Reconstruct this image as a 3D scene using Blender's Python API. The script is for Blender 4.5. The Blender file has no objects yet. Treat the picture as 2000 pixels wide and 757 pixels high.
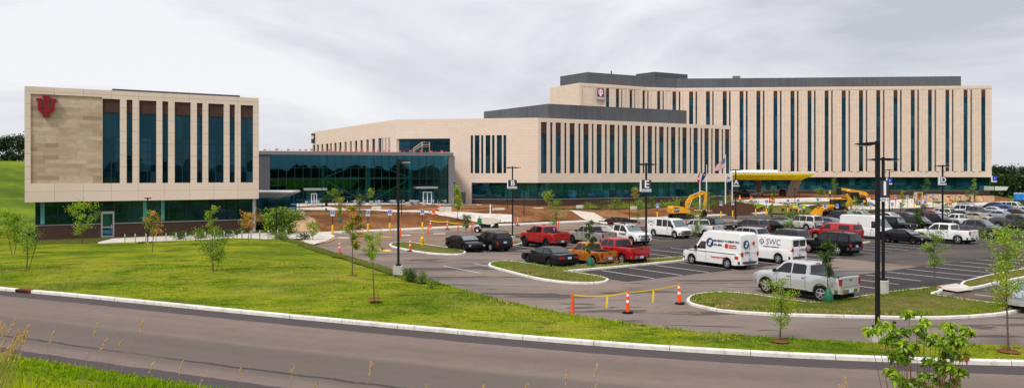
import bpy, bmesh, math, random
from mathutils import Vector, Matrix, noise
from mathutils.geometry import delaunay_2d_cdt
from bisect import bisect_right
sc = bpy.context.scene
COL = sc.collection
R = math.radians
F_PX, HC, YH = 1480.0, 6.8, 342.0
# ---------------------------------------------------------------- camera, sky, sun, exposure
cd = bpy.data.cameras.new('camera'); cam = bpy.data.objects.new('camera', cd); COL.objects.link(cam)
cam.location = (0, 0, HC); cam.rotation_euler = (R(90), 0, 0)
cd.sensor_width = 36.0; cd.lens = F_PX/2000*36; cd.shift_y = -(378.5-YH)/2000
cd.clip_start = .1; cd.clip_end = 9000; sc.camera = cam
SUN_EL, SUN_AZ = R(50), R(212)     # azimuth clockwise from +Y
w = bpy.data.worlds.new('World'); sc.world = w; w.use_nodes = True
nt = w.node_tree; nt.nodes.clear()
def wn(t, **k):
    n = nt.nodes.new(t)
    for a, b in k.items(): setattr(n, a, b)
    return n
out = wn('ShaderNodeOutputWorld'); bg = wn('ShaderNodeBackground'); bg.inputs[1].default_value = .10
sky = wn('ShaderNodeTexSky', sky_type='NISHITA', sun_disc=False, sun_elevation=SUN_EL, sun_rotation=SUN_AZ, altitude=200, dust_density=3)
tc = wn('ShaderNodeTexCoord'); mp = wn('ShaderNodeMapping'); mp.inputs['Scale'].default_value = (1.6, 1.6, 5.5); mp.inputs['Location'].default_value = (.3, .2, .1)
n1 = wn('ShaderNodeTexNoise'); n1.inputs['Scale'].default_value = 1.1; n1.inputs['Detail'].default_value = 6; n1.inputs['Roughness'].default_value = .55; n1.inputs['Distortion'].default_value = .6
rp = wn('ShaderNodeValToRGB'); cr = rp.color_ramp
cr.elements[0].position = .36; cr.elements[0].color = (4.9, 5.05, 5.6, 1)
cr.elements[1].position = .62; cr.elements[1].color = (8.15, 8.2, 8.5, 1)
sx = wn('ShaderNodeSeparateXYZ'); mr = wn('ShaderNodeMapRange'); mr.inputs[1].default_value = .3; mr.inputs[2].default_value = 1; mr.inputs[3].default_value = 1; mr.inputs[4].default_value = 1.45
mu = wn('ShaderNodeVectorMath', operation='SCALE'); mx = wn('ShaderNodeMixRGB'); mx.inputs[0].default_value = .93
L = nt.links.new
L(tc.outputs['Generated'], mp.inputs[0]); L(mp.outputs[0], n1.inputs[0]); L(n1.outputs[0], rp.inputs[0])
L(tc.outputs['Generated'], sx.inputs[0]); L(sx.outputs[2], mr.inputs[0]); L(rp.outputs[0], mu.inputs[0]); L(mr.outputs[0], mu.inputs['Scale'])
L(sky.outputs[0], mx.inputs[1]); L(mu.outputs[0], mx.inputs[2]); L(mx.outputs[0], bg.inputs[0]); L(bg.outputs[0], out.inputs[0])
sd = bpy.data.lights.new('sun', 'SUN'); sd.energy = 2.2; sd.angle = R(12); sd.color = (1, .95, .87)
sun = bpy.data.objects.new('sun', sd); COL.objects.link(sun)
sdir = Vector((math.sin(SUN_AZ)*math.cos(SUN_EL), math.cos(SUN_AZ)*math.cos(SUN_EL), math.sin(SUN_EL)))
sun.rotation_euler = sdir.to_track_quat('Z', 'Y').to_euler()
vs = sc.view_settings; sc.display_settings.display_device = 'sRGB'; vs.view_transform = 'Standard'; vs.look = 'None'; vs.exposure = .22; vs.gamma = 1; vs.use_curve_mapping = False
sc.cycles.max_bounces = 6; sc.cycles.transparent_max_bounces = 12; sc.cycles.diffuse_bounces = 3; sc.cycles.glossy_bounces = 3
sc.cycles.use_denoising = True
# ---------------------------------------------------------------- pixels of the photograph to metres
def G(px, py, z=0.0):              # a point of the ground seen at (px, py)
    Y = (HC-z)*F_PX/(py-YH); return Vector(((px-1000)*Y/F_PX, Y, z))
def at(px, Y, z=0.0): return Vector(((px-1000)*Y/F_PX, Y, z))
def zat(py, Y): return HC-(py-YH)*Y/F_PX
SA = R(35.3); SU = Vector((math.cos(SA), math.sin(SA), 0)); SV = Vector((-math.sin(SA), math.cos(SA), 0))
def AB(a, b, z=0.0): p = SU*a+SV*b; p.z = z; return p
def toab(p): return p.x*SU.x+p.y*SU.y, p.x*SV.x+p.y*SV.y
def lerp(a, b, t): return a+(b-a)*t
def clamp(x, a=0., b=1.): return max(a, min(b, x))
def sst(e0, e1, x): t = clamp((x-e0)/(e1-e0)); return t*t*(3-2*t)
def interp(pts, x):
    if x <= pts[0][0]: return pts[0][1]
    for (x0, y0), (x1, y1) in zip(pts, pts[1:]):
        if x <= x1: return y0 if x1 == x0 else lerp(y0, y1, (x-x0)/(x1-x0))
    return pts[-1][1]
# ---------------------------------------------------------------- objects
ORD = 'first second third fourth fifth sixth seventh eighth ninth tenth eleventh twelfth thirteenth fourteenth fifteenth sixteenth seventeenth eighteenth nineteenth twentieth'.split()
def tag(o, label=None, cat=None, group=None, kind=None):
    for k, v in (('label', label), ('category', cat), ('group', group), ('kind', kind)):
        if v: o[k] = v
    return o
def thing(name, label, cat, loc=(0, 0, 0), rz=0.0, group=None):
    o = bpy.data.objects.new(name, None); COL.objects.link(o); o.location = loc; o.rotation_euler = (0, 0, rz); o.empty_display_size = .3
    return tag(o, label, cat, group)
class MB:
    def __init__(s, M=None): s.v = []; s.f = []; s.mi = []; s.uv = []; s.M = M; s.m = 0; s.cu = None; s.sm = []; s.smooth = False
    def vert(s, p, uv=None):
        p = Vector(p)
        if uv is None: uv = (p.x+p.y, p.z)
        s.v.append(tuple(s.M @ p) if s.M else tuple(p)); s.uv.append(uv); return len(s.v)-1
    def face(s, idx): s.f.append(tuple(idx)); s.mi.append(s.m); s.sm.append(s.smooth)
    def poly(s, pts): s.face([s.vert(p) for p in pts])
    def box(s, c, d, rz=0.0, tilt=None, skip=()):
        cx, cy, cz = c; dx, dy, dz = d[0]/2, d[1]/2, d[2]/2
        Q = Matrix.Rotation(rz, 4, 'Z')
        if tilt: Q = Q @ Matrix.Rotation(tilt[0], 4, tilt[1])
        b = len(s.v); C0 = Vector(c)
        for x, y, z in ((-1,-1,-1),(1,-1,-1),(1,1,-1),(-1,1,-1),(-1,-1,1),(1,-1,1),(1,1,1),(-1,1,1)):
            s.vert(C0+Q @ Vector((x*dx, y*dy, z*dz)))
        for q in ((0,3,2,1),(4,5,6,7),(0,1,5,4),(1,2,6,5),(2,3,7,6),(3,0,4,7)): s.face([b+i for i in q])
    def bb(s, x0, x1, y0, y1, z0, z1): s.box(((x0+x1)/2, (y0+y1)/2, (z0+z1)/2), (x1-x0, y1-y0, z1-z0))
    def tube(s, pts, rad, n=8, cap=True):
        pts = [Vector(p) for p in pts]
        if not hasattr(rad, '__len__'): rad = [rad]*len(pts)
        rings = []; ref = None
        for i, p in enumerate(pts):
            d = (pts[min(i+1, len(pts)-1)]-pts[max(i-1, 0)]).normalized()
            if ref is None: ref = Vector((1, 0, 0)) if abs(d.x) < .8 else Vector((0, 1, 0))
            a = d.cross(ref).normalized(); b = d.cross(a); ref = -b if False else ref
            rings.append([s.vert(p+(a*math.cos(t)+b*math.sin(t))*rad[i]) for t in [2*math.pi*k/n for k in range(n)]])
        for r0, r1 in zip(rings, rings[1:]):
            for k in range(n): s.face((r0[k], r1[k], r1[(k+1) % n], r0[(k+1) % n]))
        if cap: s.face(rings[0]); s.face(rings[-1][::-1])
    def lathe(s, prof, c=(0, 0, 0), n=20, axis='Z', cap=True):
        rings = []; c = Vector(c)
        for r, h in prof:
            ring = []
            for k in range(n):
                t = 2*math.pi*k/n; x, y = r*math.cos(t), r*math.sin(t)
                ring.append(s.vert(c+(Vector((x, y, h)) if axis == 'Z' else Vector((x, h, y)))))
            rings.append(ring)
        for r0, r1 in zip(rings, rings[1:]):
            for k in range(n): s.face((r0[k], r0[(k+1) % n], r1[(k+1) % n], r1[k]))
        if cap: s.face(rings[0][::-1]); s.face(rings[-1])
    def prism(s, poly, z0, z1, axis='Z'):   # poly of 2-D points; axis Z: (x,y); axis Y: (x,z) with z0,z1 as y
        n = len(poly)
        def P(p, h): return (p[0], p[1], h) if axis == 'Z' else (p[0], h, p[1])
        a = [s.vert(P(p, z0)) for p in poly]; b = [s.vert(P(p, z1)) for p in poly]
        s.face(a[::-1]); s.face(b)
        for i in range(n): s.face((a[i], a[(i+1) % n], b[(i+1) % n], b[i]))
    def build(s, name, mat, parent=None, smooth=False, angle=35, label=None, cat=None, group=None, kind=None, loc=None):
        me = bpy.data.meshes.new(name); me.from_pydata(s.v, [], s.f)
        for m in (mat if isinstance(mat, (list, tuple)) else [mat]): me.materials.append(m)
        me.polygons.foreach_set('material_index', s.mi)
        ul = me.uv_layers.new(name='UVMap')
        li = [0]*len(me.loops); me.loops.foreach_get('vertex_index', li)
        fl = []
        for i in li: fl.extend(s.uv[i])
        ul.data.foreach_set('uv', fl)
        if smooth:
            me.polygons.foreach_set('use_smooth', [True]*len(me.polygons))
        me.update()
        if any(True for _ in ()): pass
        if smooth and angle < 180:
            try: me.set_sharp_from_angle(angle=R(angle))
            except Exception: pass
        o = bpy.data.objects.new(name, me); COL.objects.link(o)
        if parent: o.parent = parent
        if loc is not None: o.location = loc
        return tag(o, label, cat, group, kind)
def fixn(o):
    bm = bmesh.new(); bm.from_mesh(o.data); bmesh.ops.recalc_face_normals(bm, faces=bm.faces); bm.to_mesh(o.data); bm.free(); return o
# ---------------------------------------------------------------- materials
MATS = {}
def nm(name):
    m = bpy.data.materials.new(name); m.use_nodes = True; return m, m.node_tree, m.node_tree.nodes['Principled BSDF']
def pbr(name, col, rough=.6, metal=0., coat=0., spec=None, emit=None, var=0., vscale=3., bump=0., bscale=40., rnd=0.):
    if name in MATS: return MATS[name]
    m, t, p = nm(name); c4 = (*col, 1)
    p.inputs['Base Color'].default_value = c4; p.inputs['Roughness'].default_value = rough; p.inputs['Metallic'].default_value = metal
    p.inputs['Coat Weight'].default_value = coat; p.inputs['Coat Roughness'].default_value = .04
    p.inputs['Specular IOR Level'].default_value = spec if spec is not None else (.05 if rough > .55 else (.3 if rough > .35 else .5))
    if emit: p.inputs['Emission Color'].default_value = (*col, 1); p.inputs['Emission Strength'].default_value = emit
    if var or rnd:
        tcn = t.nodes.new('ShaderNodeTexCoord'); n = t.nodes.new('ShaderNodeTexNoise'); n.inputs['Scale'].default_value = vscale; n.inputs['Detail'].default_value = 6
        r = t.nodes.new('ShaderNodeMapRange'); r.inputs[1].default_value = .3; r.inputs[2].default_value = .7; r.inputs[3].default_value = 1-var; r.inputs[4].default_value = 1+var
        v = t.nodes.new('ShaderNodeVectorMath'); v.operation = 'SCALE'; v.inputs[0].default_value = col
        t.links.new(tcn.outputs['Object'], n.inputs[0]); t.links.new(n.outputs[0], r.inputs[0]); t.links.new(r.outputs[0], v.inputs['Scale'])
        t.links.new(v.outputs[0], p.inputs['Base Color'])
    if bump:
        tcn = t.nodes.new('ShaderNodeTexCoord'); n = t.nodes.new('ShaderNodeTexNoise'); n.inputs['Scale'].default_value = bscale; n.inputs['Detail'].default_value = 4
        b = t.nodes.new('ShaderNodeBump'); b.inputs['Strength'].default_value = bump; b.inputs['Distance'].default_value = .05
        t.links.new(tcn.outputs['Object'], n.inputs[0]); t.links.new(n.outputs[0], b.inputs['Height']); t.links.new(b.outputs[0], p.inputs['Normal'])
    MATS[name] = m; return m
class NT:                              # short hand for node graphs
    def __init__(s, name): s.m, s.t, s.p = nm(name); s.L = s.t.links.new; s.tc = s.t.nodes.new('ShaderNodeTexCoord'); MATS[name] = s.m
    def n(s, typ, ins=None, **k):
        n = s.t.nodes.new(typ)
        for a, b in k.items(): setattr(n, a, b)
        for a, b in (ins or {}).items():
            if hasattr(b, 'is_output'): s.L(b, n.inputs[a])
            else: n.inputs[a].default_value = b
        return n
    def noise(s, scale, src=None, detail=5, rough=.55, sc3=None, dist=0.):
        src = src or s.tc.outputs['Object']
        if sc3: src = s.n('ShaderNodeMapping', {0: src, 'Scale': sc3}).outputs[0]
        return s.n('ShaderNodeTexNoise', {'Vector': src, 'Scale': scale, 'Detail': detail, 'Roughness': rough, 'Distortion': dist}).outputs[0]
    def ramp(s, fac, stops):
        r = s.n('ShaderNodeValToRGB', {0: fac}); e = r.color_ramp.elements
        for i, (p, c) in enumerate(stops):
            el = e[i] if i < 2 else e.new(p)
            el.position = p; el.color = (*c, 1) if len(c) == 3 else c
        return r.outputs[0]
    def mix(s, f, a, b, mode='MIX'):
        n = s.n('ShaderNodeMixRGB', blend_type=mode)
        for i, x in enumerate((f, a, b)):
            if hasattr(x, 'is_output'): s.L(x, n.inputs[i])
            else: n.inputs[i].default_value = x if i == 0 else (*x, 1)
        return n.outputs[0]
    def rng(s, x, a, b, c=0., d=1.): return s.n('ShaderNodeMapRange', {0: x, 1: a, 2: b, 3: c, 4: d}).outputs[0]
    def math(s, op, a, b=0.):
        n = s.n('ShaderNodeMath', operation=op)
        for i, x in enumerate((a, b)):
            if hasattr(x, 'is_output'): s.L(x, n.inputs[i])
            else: n.inputs[i].default_value = x
        return n.outputs[0]
    def bump(s, h, strength=.3, dist=.05):
        b = s.n('ShaderNodeBump', {'Height': h, 'Strength': strength, 'Distance': dist}); s.L(b.outputs[0], s.p.inputs['Normal'])
    def done(s, col, rough=.8):
        s.L(col, s.p.inputs['Base Color']); s.p.inputs['Specular IOR Level'].default_value = .02
        if hasattr(rough, 'is_output'): s.L(rough, s.p.inputs['Roughness'])
        else: s.p.inputs['Roughness'].default_value = rough
        return s.m
# lawn
g = NT('lawn_grass')
a = g.noise(.13, detail=6, sc3=(1, 1.6, 1)); b = g.noise(1.3, detail=6, rough=.7); c = g.noise(26, detail=2, sc3=(1, .5, 1))
col = g.ramp(a, [(.36, (.060, .135, .005)), (.47, (.170, .260, .007)), (.56, (.340, .370, .018)), (.66, (.140, .235, .007))])
col = g.mix(g.rng(b, .35, .65, 0, .75), col, g.mix(.6, col, (.42, .40, .05)), 'MIX')
col = g.mix(g.rng(g.noise(.55, detail=8, rough=.75, sc3=(.6, 2.4, 1)), .585, .65, 0, .9), col, (.24, .15, .05))
col = g.mix(g.rng(g.noise(.9, detail=7, rough=.7, sc3=(.5, 1.5, 1)), .54, .64, 0, .85), col, (.05, .12, .005))
col = g.mix(g.rng(c, .3, .7, 0, 1), g.mix(.45, col, (.03, .055, .004)), col)
g.bump(g.math('ADD', c, g.math('MULTIPLY', b, 1.5)), .9, .12); GRASS = g.done(col, .9)
g = NT('island_grass')
a = g.noise(.35, detail=6, rough=.6); c = g.noise(22, detail=3)
col = g.ramp(a, [(.32, (.115, .155, .018)), (.47, (.19, .19, .04)), (.56, (.25, .19, .075)), (.70, (.12, .16, .018))])
col = g.mix(g.rng(g.noise(1.8, detail=5), .45, .62, 0, .6), col, (.09, .14, .012))
col = g.mix(g.rng(c, .3, .7, 0, 1), g.mix(.5, col, (.045, .045, .01)), col); g.bump(c, .9, .1); ISL = g.done(col, .95)
g = NT('far_grass')
a = g.noise(.05, detail=6); b = g.noise(.5, detail=6)
col = g.ramp(a, [(.32, (.045, .085, .010)), (.5, (.11, .17, .016)), (.66, (.20, .25, .02))])
col = g.mix(g.rng(b, .4, .7, 0, .5), col, (.07, .07, .02)); FARG = g.done(col, .95)
g = NT('bare_soil')
a = g.noise(.16, detail=7, rough=.6); b = g.noise(1.6, detail=8, rough=.7); c = g.noise(9, detail=5, rough=.7)
col = g.ramp(a, [(.36, (.13, .050, .020)), (.5, (.27, .115, .045)), (.62, (.43, .23, .115))])
col = g.mix(g.rng(b, .35, .7, 0, .75), col, (.16, .072, .034)); col = g.mix(g.rng(c, .6, .75, 0, .6), col, (.42, .27, .17))
col = g.mix(g.rng(g.noise(.3, detail=6), .60, .68, 0, .6), col, (.12, .13, .03))
g.bump(g.math('ADD', b, g.math('MULTIPLY', c, .4)), 1, .35); SOIL = g.done(col, .95)
g = NT('mulch'); c = g.noise(12, detail=5); g.bump(c, 1, .1); MULCH = g.done(g.ramp(c, [(.3, (.035, .016, .010)), (.7, (.10, .05, .03))]), .95)
g = NT('weedy_edge'); c = g.noise(1.2, detail=7, rough=.7); d = g.noise(18, detail=3)
col = g.ramp(c, [(.35, (.20, .12, .06)), (.5, (.11, .13, .025)), (.62, (.13, .22, .015))]); col = g.mix(g.rng(d, .3, .7), g.mix(.5, col, (.02, .02, .005)), col); g.bump(d, 1, .1); WEED = g.done(col, .95)
# asphalt
def asphalt(name, base, mud=.0, tar=.0):
    g = NT(name); P = g.tc.outputs['Object']
    a = g.noise(.09, detail=6, rough=.6, sc3=(1, 2.2, 1)); b = g.noise(.7, detail=7, rough=.65); c = g.noise(24, detail=3, rough=.8)
    lo = tuple(x*.74 for x in base); hi = tuple(x*1.18 for x in base)
    col = g.ramp(a, [(.3, lo), (.68, hi)]); col = g.mix(g.rng(b, .35, .7, 0, .30), col, tuple(x*.62 for x in base))
    if mud: col = g.mix(g.rng(g.noise(.12, detail=8, rough=.7, sc3=(1, 2.5, 1)), .50, .64, 0, mud), col, (.36, .24, .15))
    if tar: col = g.mix(g.rng(g.noise(.22, detail=8, rough=.62, sc3=(.5, 2.6, 1), dist=.4), .565, .59, 0, tar), col, (.075, .062, .060))
    col = g.mix(g.rng(c, .35, .75, 0, .32), col, (.05, .045, .045)); g.bump(c, .25, .01)
    return g.done(col, .82)
ASPH_LANE = asphalt('lane_asphalt', (.240, .193, .172), mud=.35, tar=.8)
ASPH_BAY = asphalt('bay_asphalt', (.066, .060, .062), mud=.06)
ASPH_LOT = asphalt('lot_asphalt', (.098, .085, .083), mud=.30)
ASPH_MUD = asphalt('muddy_asphalt', (.25, .18, .145), mud=.9)
g = NT('road_asphalt'); UV = g.tc.outputs['UV']
sx_ = g.n('ShaderNodeSeparateXYZ', {0: UV}); u_, v_ = sx_.outputs[0], sx_.outputs[1]
wob = g.noise(.6, src=UV, detail=8, rough=.75, sc3=(1, .1, 1)); vv = g.math('ADD', v_, g.math('MULTIPLY', g.math('SUBTRACT', wob, .5), .55))
base = g.ramp(g.noise(.35, src=UV, detail=6, sc3=(.12, 1.6, 1)), [(.3, (.205, .155, .134)), (.7, (.268, .205, .178))])
base = g.mix(g.rng(g.noise(.25, src=UV, detail=4, sc3=(.06, 1, 1)), .42, .62, 0, .5), base, (.155, .124, .112))
def band(lo, hi, src=vv, soft=.06): return g.math('MULTIPLY', g.rng(src, lo, lo+soft), g.rng(src, hi, hi+soft, 1, 0))
base = g.mix(g.math('MULTIPLY', band(5.0, 8.4, v_, .5), .5), base, (.105, .086, .080))
wob2 = g.noise(.8, src=UV, detail=6, rough=.8, sc3=(1, .1, 1)); v2 = g.math('ADD', v_, g.math('MULTIPLY', g.math('SUBTRACT', wob2, .5), .5))
base = g.mix(g.rng(g.noise(1.1, src=UV, detail=8, rough=.75), .45, .70, 0, .35), base, (.13, .098, .085)); base = g.mix(g.rng(g.noise(.5, src=UV, detail=9, rough=.8, sc3=(.35, 1, 1)), .64, .70, 0, .5), base, (.09, .072, .066))
seam = g.math('MULTIPLY', band(7.93, 8.13, v2, .05), g.rng(g.noise(.15, src=UV), .35, .5, .2, 1))
base = g.mix(seam, base, (.07, .06, .058))
base = g.mix(g.math('MULTIPLY', band(-1, 1.25, vv, .05), .9), base, (.072, .062, .066))
base = g.mix(g.math('MULTIPLY', band(9.45, 12, vv, .05), .9), base, (.072, .062, .066))
c = g.noise(26, detail=3, rough=.8); base = g.mix(g.rng(c, .35, .75, 0, .5), base, (.08, .07, .07)); g.bump(c, .25, .01); ROAD = g.done(base, .85)
g = NT('concrete_kerb'); c = g.noise(2.2, detail=8, rough=.7); col = g.ramp(c, [(.3, (.46, .42, .38)), (.5, (.70, .67, .63)), (.8, (.80, .78, .75))])
col = g.mix(g.rng(g.noise(7, detail=6, sc3=(1, 1, .3)), .66, .72, 0, .6), col, (.16, .15, .15)); jx = g.n('ShaderNodeSeparateXYZ', {0: g.tc.outputs['UV']}); jm = g.math('LESS_THAN', g.math('MODULO', jx.outputs[0], 3.0), .035); col = g.mix(g.math('MULTIPLY', jm, .75), col, (.12, .11, .10)); col = g.mix(g.rng(g.noise(1.3, detail=9, rough=.8), .60, .66, 0, .55), col, (.30, .22, .16)); KERB = g.done(col, .85)
g = NT('walk_concrete'); c = g.noise(.8, detail=8, rough=.7); col = g.ramp(c, [(.3, (.42, .33, .26)), (.55, (.62, .57, .52)), (.8, (.68, .64, .60))])
br = g.n('ShaderNodeTexBrick', {'Vector': g.n('ShaderNodeMapping', {0: g.tc.outputs['Object'], 'Rotation': (0, 0, -SA)}).outputs[0], 'Scale': 1., 'Mortar Size': .02, 'Brick Width': 1.6, 'Row Height': 1.6}, offset=0)
col = g.mix(g.math('MULTIPLY', br.outputs['Fac'], .5), col, (.2, .17, .15)); WALK = g.done(col, .85)
g = NT('pole_concrete'); c = g.noise(3, detail=7); z = g.noise(3, detail=4, sc3=(.2, .2, 3)); col = g.mix(.5, g.ramp(c, [(.3, (.33, .31, .27)), (.7, (.55, .53, .49))]), g.ramp(z, [(.35, (.34, .32, .28)), (.6, (.58, .56, .52))])); g.bump(c, .3, .02); CONC = g.done(col, .9)
PAINT_W = pbr('white_line_paint', (.62, .60, .57), .8, var=.15, vscale=6); PAINT_Y = pbr('yellow_line_paint', (.75, .45, .08), .8, var=.25, vscale=4); PAINT_B = pbr('blue_line_paint', (.05, .16, .5), .8)
# facades
def stone(name, c1, c2, bw, rh, mortar=(.30, .23, .17), ms=.018, stain=.12, rand=.5, offset=0.):
    g = NT(name); UV = g.tc.outputs['UV']
    br = g.n('ShaderNodeTexBrick', {'Vector': UV, 'Color1': (*c1, 1), 'Color2': (*c2, 1), 'Mortar': (*mortar, 1), 'Scale': 1., 'Mortar Size': ms, 'Mortar Smooth': .1, 'Bias': 0., 'Brick Width': bw, 'Row Height': rh}, offset=offset)
    col = g.mix(g.rng(g.noise(.5, src=UV, detail=7, rough=.65), .4, .75, 0, stain), br.outputs[0], tuple(x*.5 for x in c1))
    col = g.mix(g.rng(g.noise(9, src=UV, detail=4), .3, .7, 0, .10), col, tuple(x*.6 for x in c1))
    g.bump(g.math('SUBTRACT', 1, br.outputs['Fac']), .35, .02); return g.done(col, .85)
ST_LEFT = stone('pale_stone_panels', (.71, .58, .48), (.75, .62, .52), 2.6, 1.28, mortar=(.43, .34, .28), stain=.08)
ST_MAIN = stone('pale_stone_cladding', (.72, .59, .49), (.75, .62, .52), 1.9, .62, mortar=(.62, .49, .40), ms=.018, offset=.5)
ST_TOWER = stone('tower_stone_cladding', (.69, .56, .46), (.735, .605, .505), 1.6, .78, mortar=(.57, .45, .365), ms=.024)
g = NT('mottled_limestone'); UV = g.tc.outputs['UV']
def lbr(bw, rh, off, sq): return g.n('ShaderNodeTexBrick', {'Vector': UV, 'Color1': (0, 0, 0, 1), 'Color2': (1, 1, 1, 1), 'Mortar': (.5, .5, .5, 1), 'Scale': 1., 'Mortar Size': .004, 'Brick Width': bw, 'Row Height': rh}, offset=off, squash=sq, squash_frequency=3)
b1 = lbr(1.9, .42, .37, 1.7); b2 = lbr(3.1, .84, .45, .6)
f = g.mix(.5, b1.outputs[0], b2.outputs[0])
col = g.ramp(f, [(.0, (.29, .21, .155)), (.3, (.42, .31, .225)), (.55, (.50, .385, .285)), (.8, (.60, .485, .38)), (1., (.44, .39, .35))])
col = g.mix(g.math('MULTIPLY', b1.outputs['Fac'], .35), col, (.2, .13, .08))
col = g.mix(g.rng(g.noise(1.2, src=UV, detail=7, rough=.7, sc3=(1, 2, 1)), .4, .7, 0, .5), col, (.33, .24, .16)); g.bump(f, .3, .03); LIME = g.done(col, .85)
BRICK = stone('dark_brown_brick', (.060, .030, .024), (.085, .042, .033), .28, .09, mortar=(.10, .075, .065), ms=.012, offset=.5)
g = NT('dark_metal_panels'); UV = g.tc.outputs['UV']
br = g.n('ShaderNodeTexBrick', {'Vector': UV, 'Color1': (.085, .092, .105, 1), 'Color2': (.105, .112, .126, 1), 'Mortar': (.05, .054, .062, 1), 'Scale': 1., 'Mortar Size': .02, 'Brick Width': .45, 'Row Height': 9.}, offset=0)
METALP = g.done(g.mix(g.rng(g.noise(.12, src=UV, detail=2), .4, .6, 0, .25), br.outputs[0], (.14, .15, .165)), .5)
def glass(name, dark, tint, fac, rough=.02):
    g = NT(name); t = g.t; t.nodes.remove(g.p)
    oi = g.n('ShaderNodeObjectInfo'); sn = g.n('ShaderNodeVectorMath', {0: g.tc.outputs['UV'], 1: (1.7, 3.6, 1)}, operation='SNAP'); wn_ = g.n('ShaderNodeTexWhiteNoise', {'Vector': g.n('ShaderNodeVectorMath', {0: sn.outputs[0], 1: oi.outputs['Random']}, operation='ADD').outputs[0]})
    q_ = g.math('POWER', wn_.outputs[0], 3.0); dc = g.mix(q_, tuple(x*.6 for x in dark), tuple(min(.2, x*2.6+.010) for x in dark)); d = g.n('ShaderNodeBsdfDiffuse', {0: dc})
    gl = g.n('ShaderNodeBsdfGlossy'); gl.inputs['Color'].default_value = (*tint, 1); gl.inputs['Roughness'].default_value = rough
    wv = g.noise(.25, detail=2); b = g.n('ShaderNodeBump', {'Height': wv, 'Strength': .25, 'Distance': .12}); g.L(b.outputs[0], gl.inputs['Normal'])
    fr = g.n('ShaderNodeLayerWeight', {0: .25}); m = g.n('ShaderNodeMixShader', {0: g.math('ADD', g.math('MULTIPLY', fr.outputs['Fresnel'], .5), fac), 1: d.outputs[0], 2: gl.outputs[0]})
    g.L(m.outputs[0], t.nodes['Material Output'].inputs[0]); return g.m
GL_UP = glass('upper_window_glass', (.0035, .020, .032), (.16, .50, .70), .05)
GL_GF = glass('ground_floor_glass', (.004, .036, .050), (.14, .44, .74), .24); GL_DK = glass('office_ground_glass', (.002, .014, .016), (.22, .62, .75), .07)
g = NT('atrium_glass'); t = g.t; t.nodes.remove(g.p)
tr = g.n('ShaderNodeBsdfTransparent'); tr.inputs[0].default_value = (.36, .62, .62, 1)
gl = g.n('ShaderNodeBsdfGlossy'); gl.inputs['Color'].default_value = (.14, .50, .66, 1); gl.inputs['Roughness'].default_value = .02
fr = g.n('ShaderNodeLayerWeight', {0: .2}); m = g.n('ShaderNodeMixShader', {0: g.math('ADD', g.math('MULTIPLY', fr.outputs['Fresnel'], .5), .11), 1: tr.outputs[0], 2: gl.outputs[0]}); g.L(m.outputs[0], t.nodes['Material Output'].inputs[0]); GL_AT = g.m
MULL = pbr('dark_mullion', (.012, .028, .030), .4); ALU = pbr('aluminium_trim', (.42, .43, .45), .35, .7); GREYP = pbr('grey_panel', (.17, .17, .18), .55, var=.08)
ROOFM = pbr('roof_membrane', (.30, .30, .29), .9); DARKIN = pbr('dark_interior', (.012, .016, .017), .9); GREENST = pbr('painted_steel_brace', (.45, .70, .60), .5)
POLEM = pbr('charcoal_pole_paint', (.014, .014, .017), .6, spec=.12); CRIM = pbr('crimson_sign', (.24, .002, .018), .5); WHITE = pbr('white_enamel', (.78, .78, .78), .4); BLACK = pbr('black_rubber', (.012, .012, .012), .7); YEL = pbr('safety_yellow', (.75, .42, .01), .5); ORA = pbr('safety_orange', (.85, .09, .012), .5)
SIGNBLUE = pbr('sign_blue', (.01, .07, .45), .5); STEEL = pbr('galvanised_steel', (.45, .46, .48), .35, .6, var=.1); LAMP = pbr('lit_lamp_lens', (1., .62, .30), .4, emit=1.2)
def text_mesh(s, size, mat, parent, name='lettering', M=None, depth=.01, align='CENTER', bold=0.):
    cu = bpy.data.curves.new('txt', 'FONT'); cu.body = s; cu.size = size; cu.extrude = depth; cu.align_x = align; cu.align_y = 'CENTER'; cu.resolution_u = 3; cu.offset = bold
    o = bpy.data.objects.new('txt', cu); COL.objects.link(o); dg = bpy.context.evaluated_depsgraph_get(); me = bpy.data.meshes.new_from_object(o.evaluated_get(dg))
    bpy.data.objects.remove(o); me.materials.clear(); me.materials.append(mat); me.name = name
    n = bpy.data.objects.new(name, me); COL.objects.link(n); n.parent = parent
    if M: n.matrix_local = M
    return n
def face_M(loc, yaw, xs=1.):          # text standing upright at loc, reading direction rotated by yaw about z
    return Matrix.Translation(loc) @ Matrix.Rotation(yaw, 4, 'Z') @ Matrix.Rotation(R(90), 4, 'X') @ Matrix.Scale(xs, 4, (1, 0, 0))
# ================================================================ ground
def interior(poly, sp):
    xs = [p[0] for p in poly]; ys = [p[1] for p in poly]; out = []
    rnd = random.Random(5); y = min(ys)
    while y < max(ys):
        s = sp(y) if callable(sp) else sp
        x = min(xs)+rnd.random()*s
        while x < max(xs):
            q = (x+rnd.uniform(-.25, .25)*s, y+rnd.uniform(-.25, .25)*s)
            if inside(q, poly): out.append(q)
            x += s
        y += s
    return out
def inside(q, poly):
    x, y = q; c = False; n = len(poly)
    for i in range(n):
        x0, y0 = poly[i][0], poly[i][1]; x1, y1 = poly[(i+1) % n][0], poly[(i+1) % n][1]
        if (y0 > y) != (y1 > y) and x < (x1-x0)*(y-y0)/(y1-y0)+x0: c = not c
    return c
def subdiv(poly, step, closed=True):
    out = []; n = len(poly)
    for i in range(n if closed else n-1):
        a = Vector(poly[i][:2]); b = Vector(poly[(i+1) % n][:2]); k = max(1, int((b-a).length/step))
        for j in range(k): out.append(tuple(a.lerp(b, j/k)))
    if not closed: out.append(tuple(poly[-1][:2]))
    return out
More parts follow.
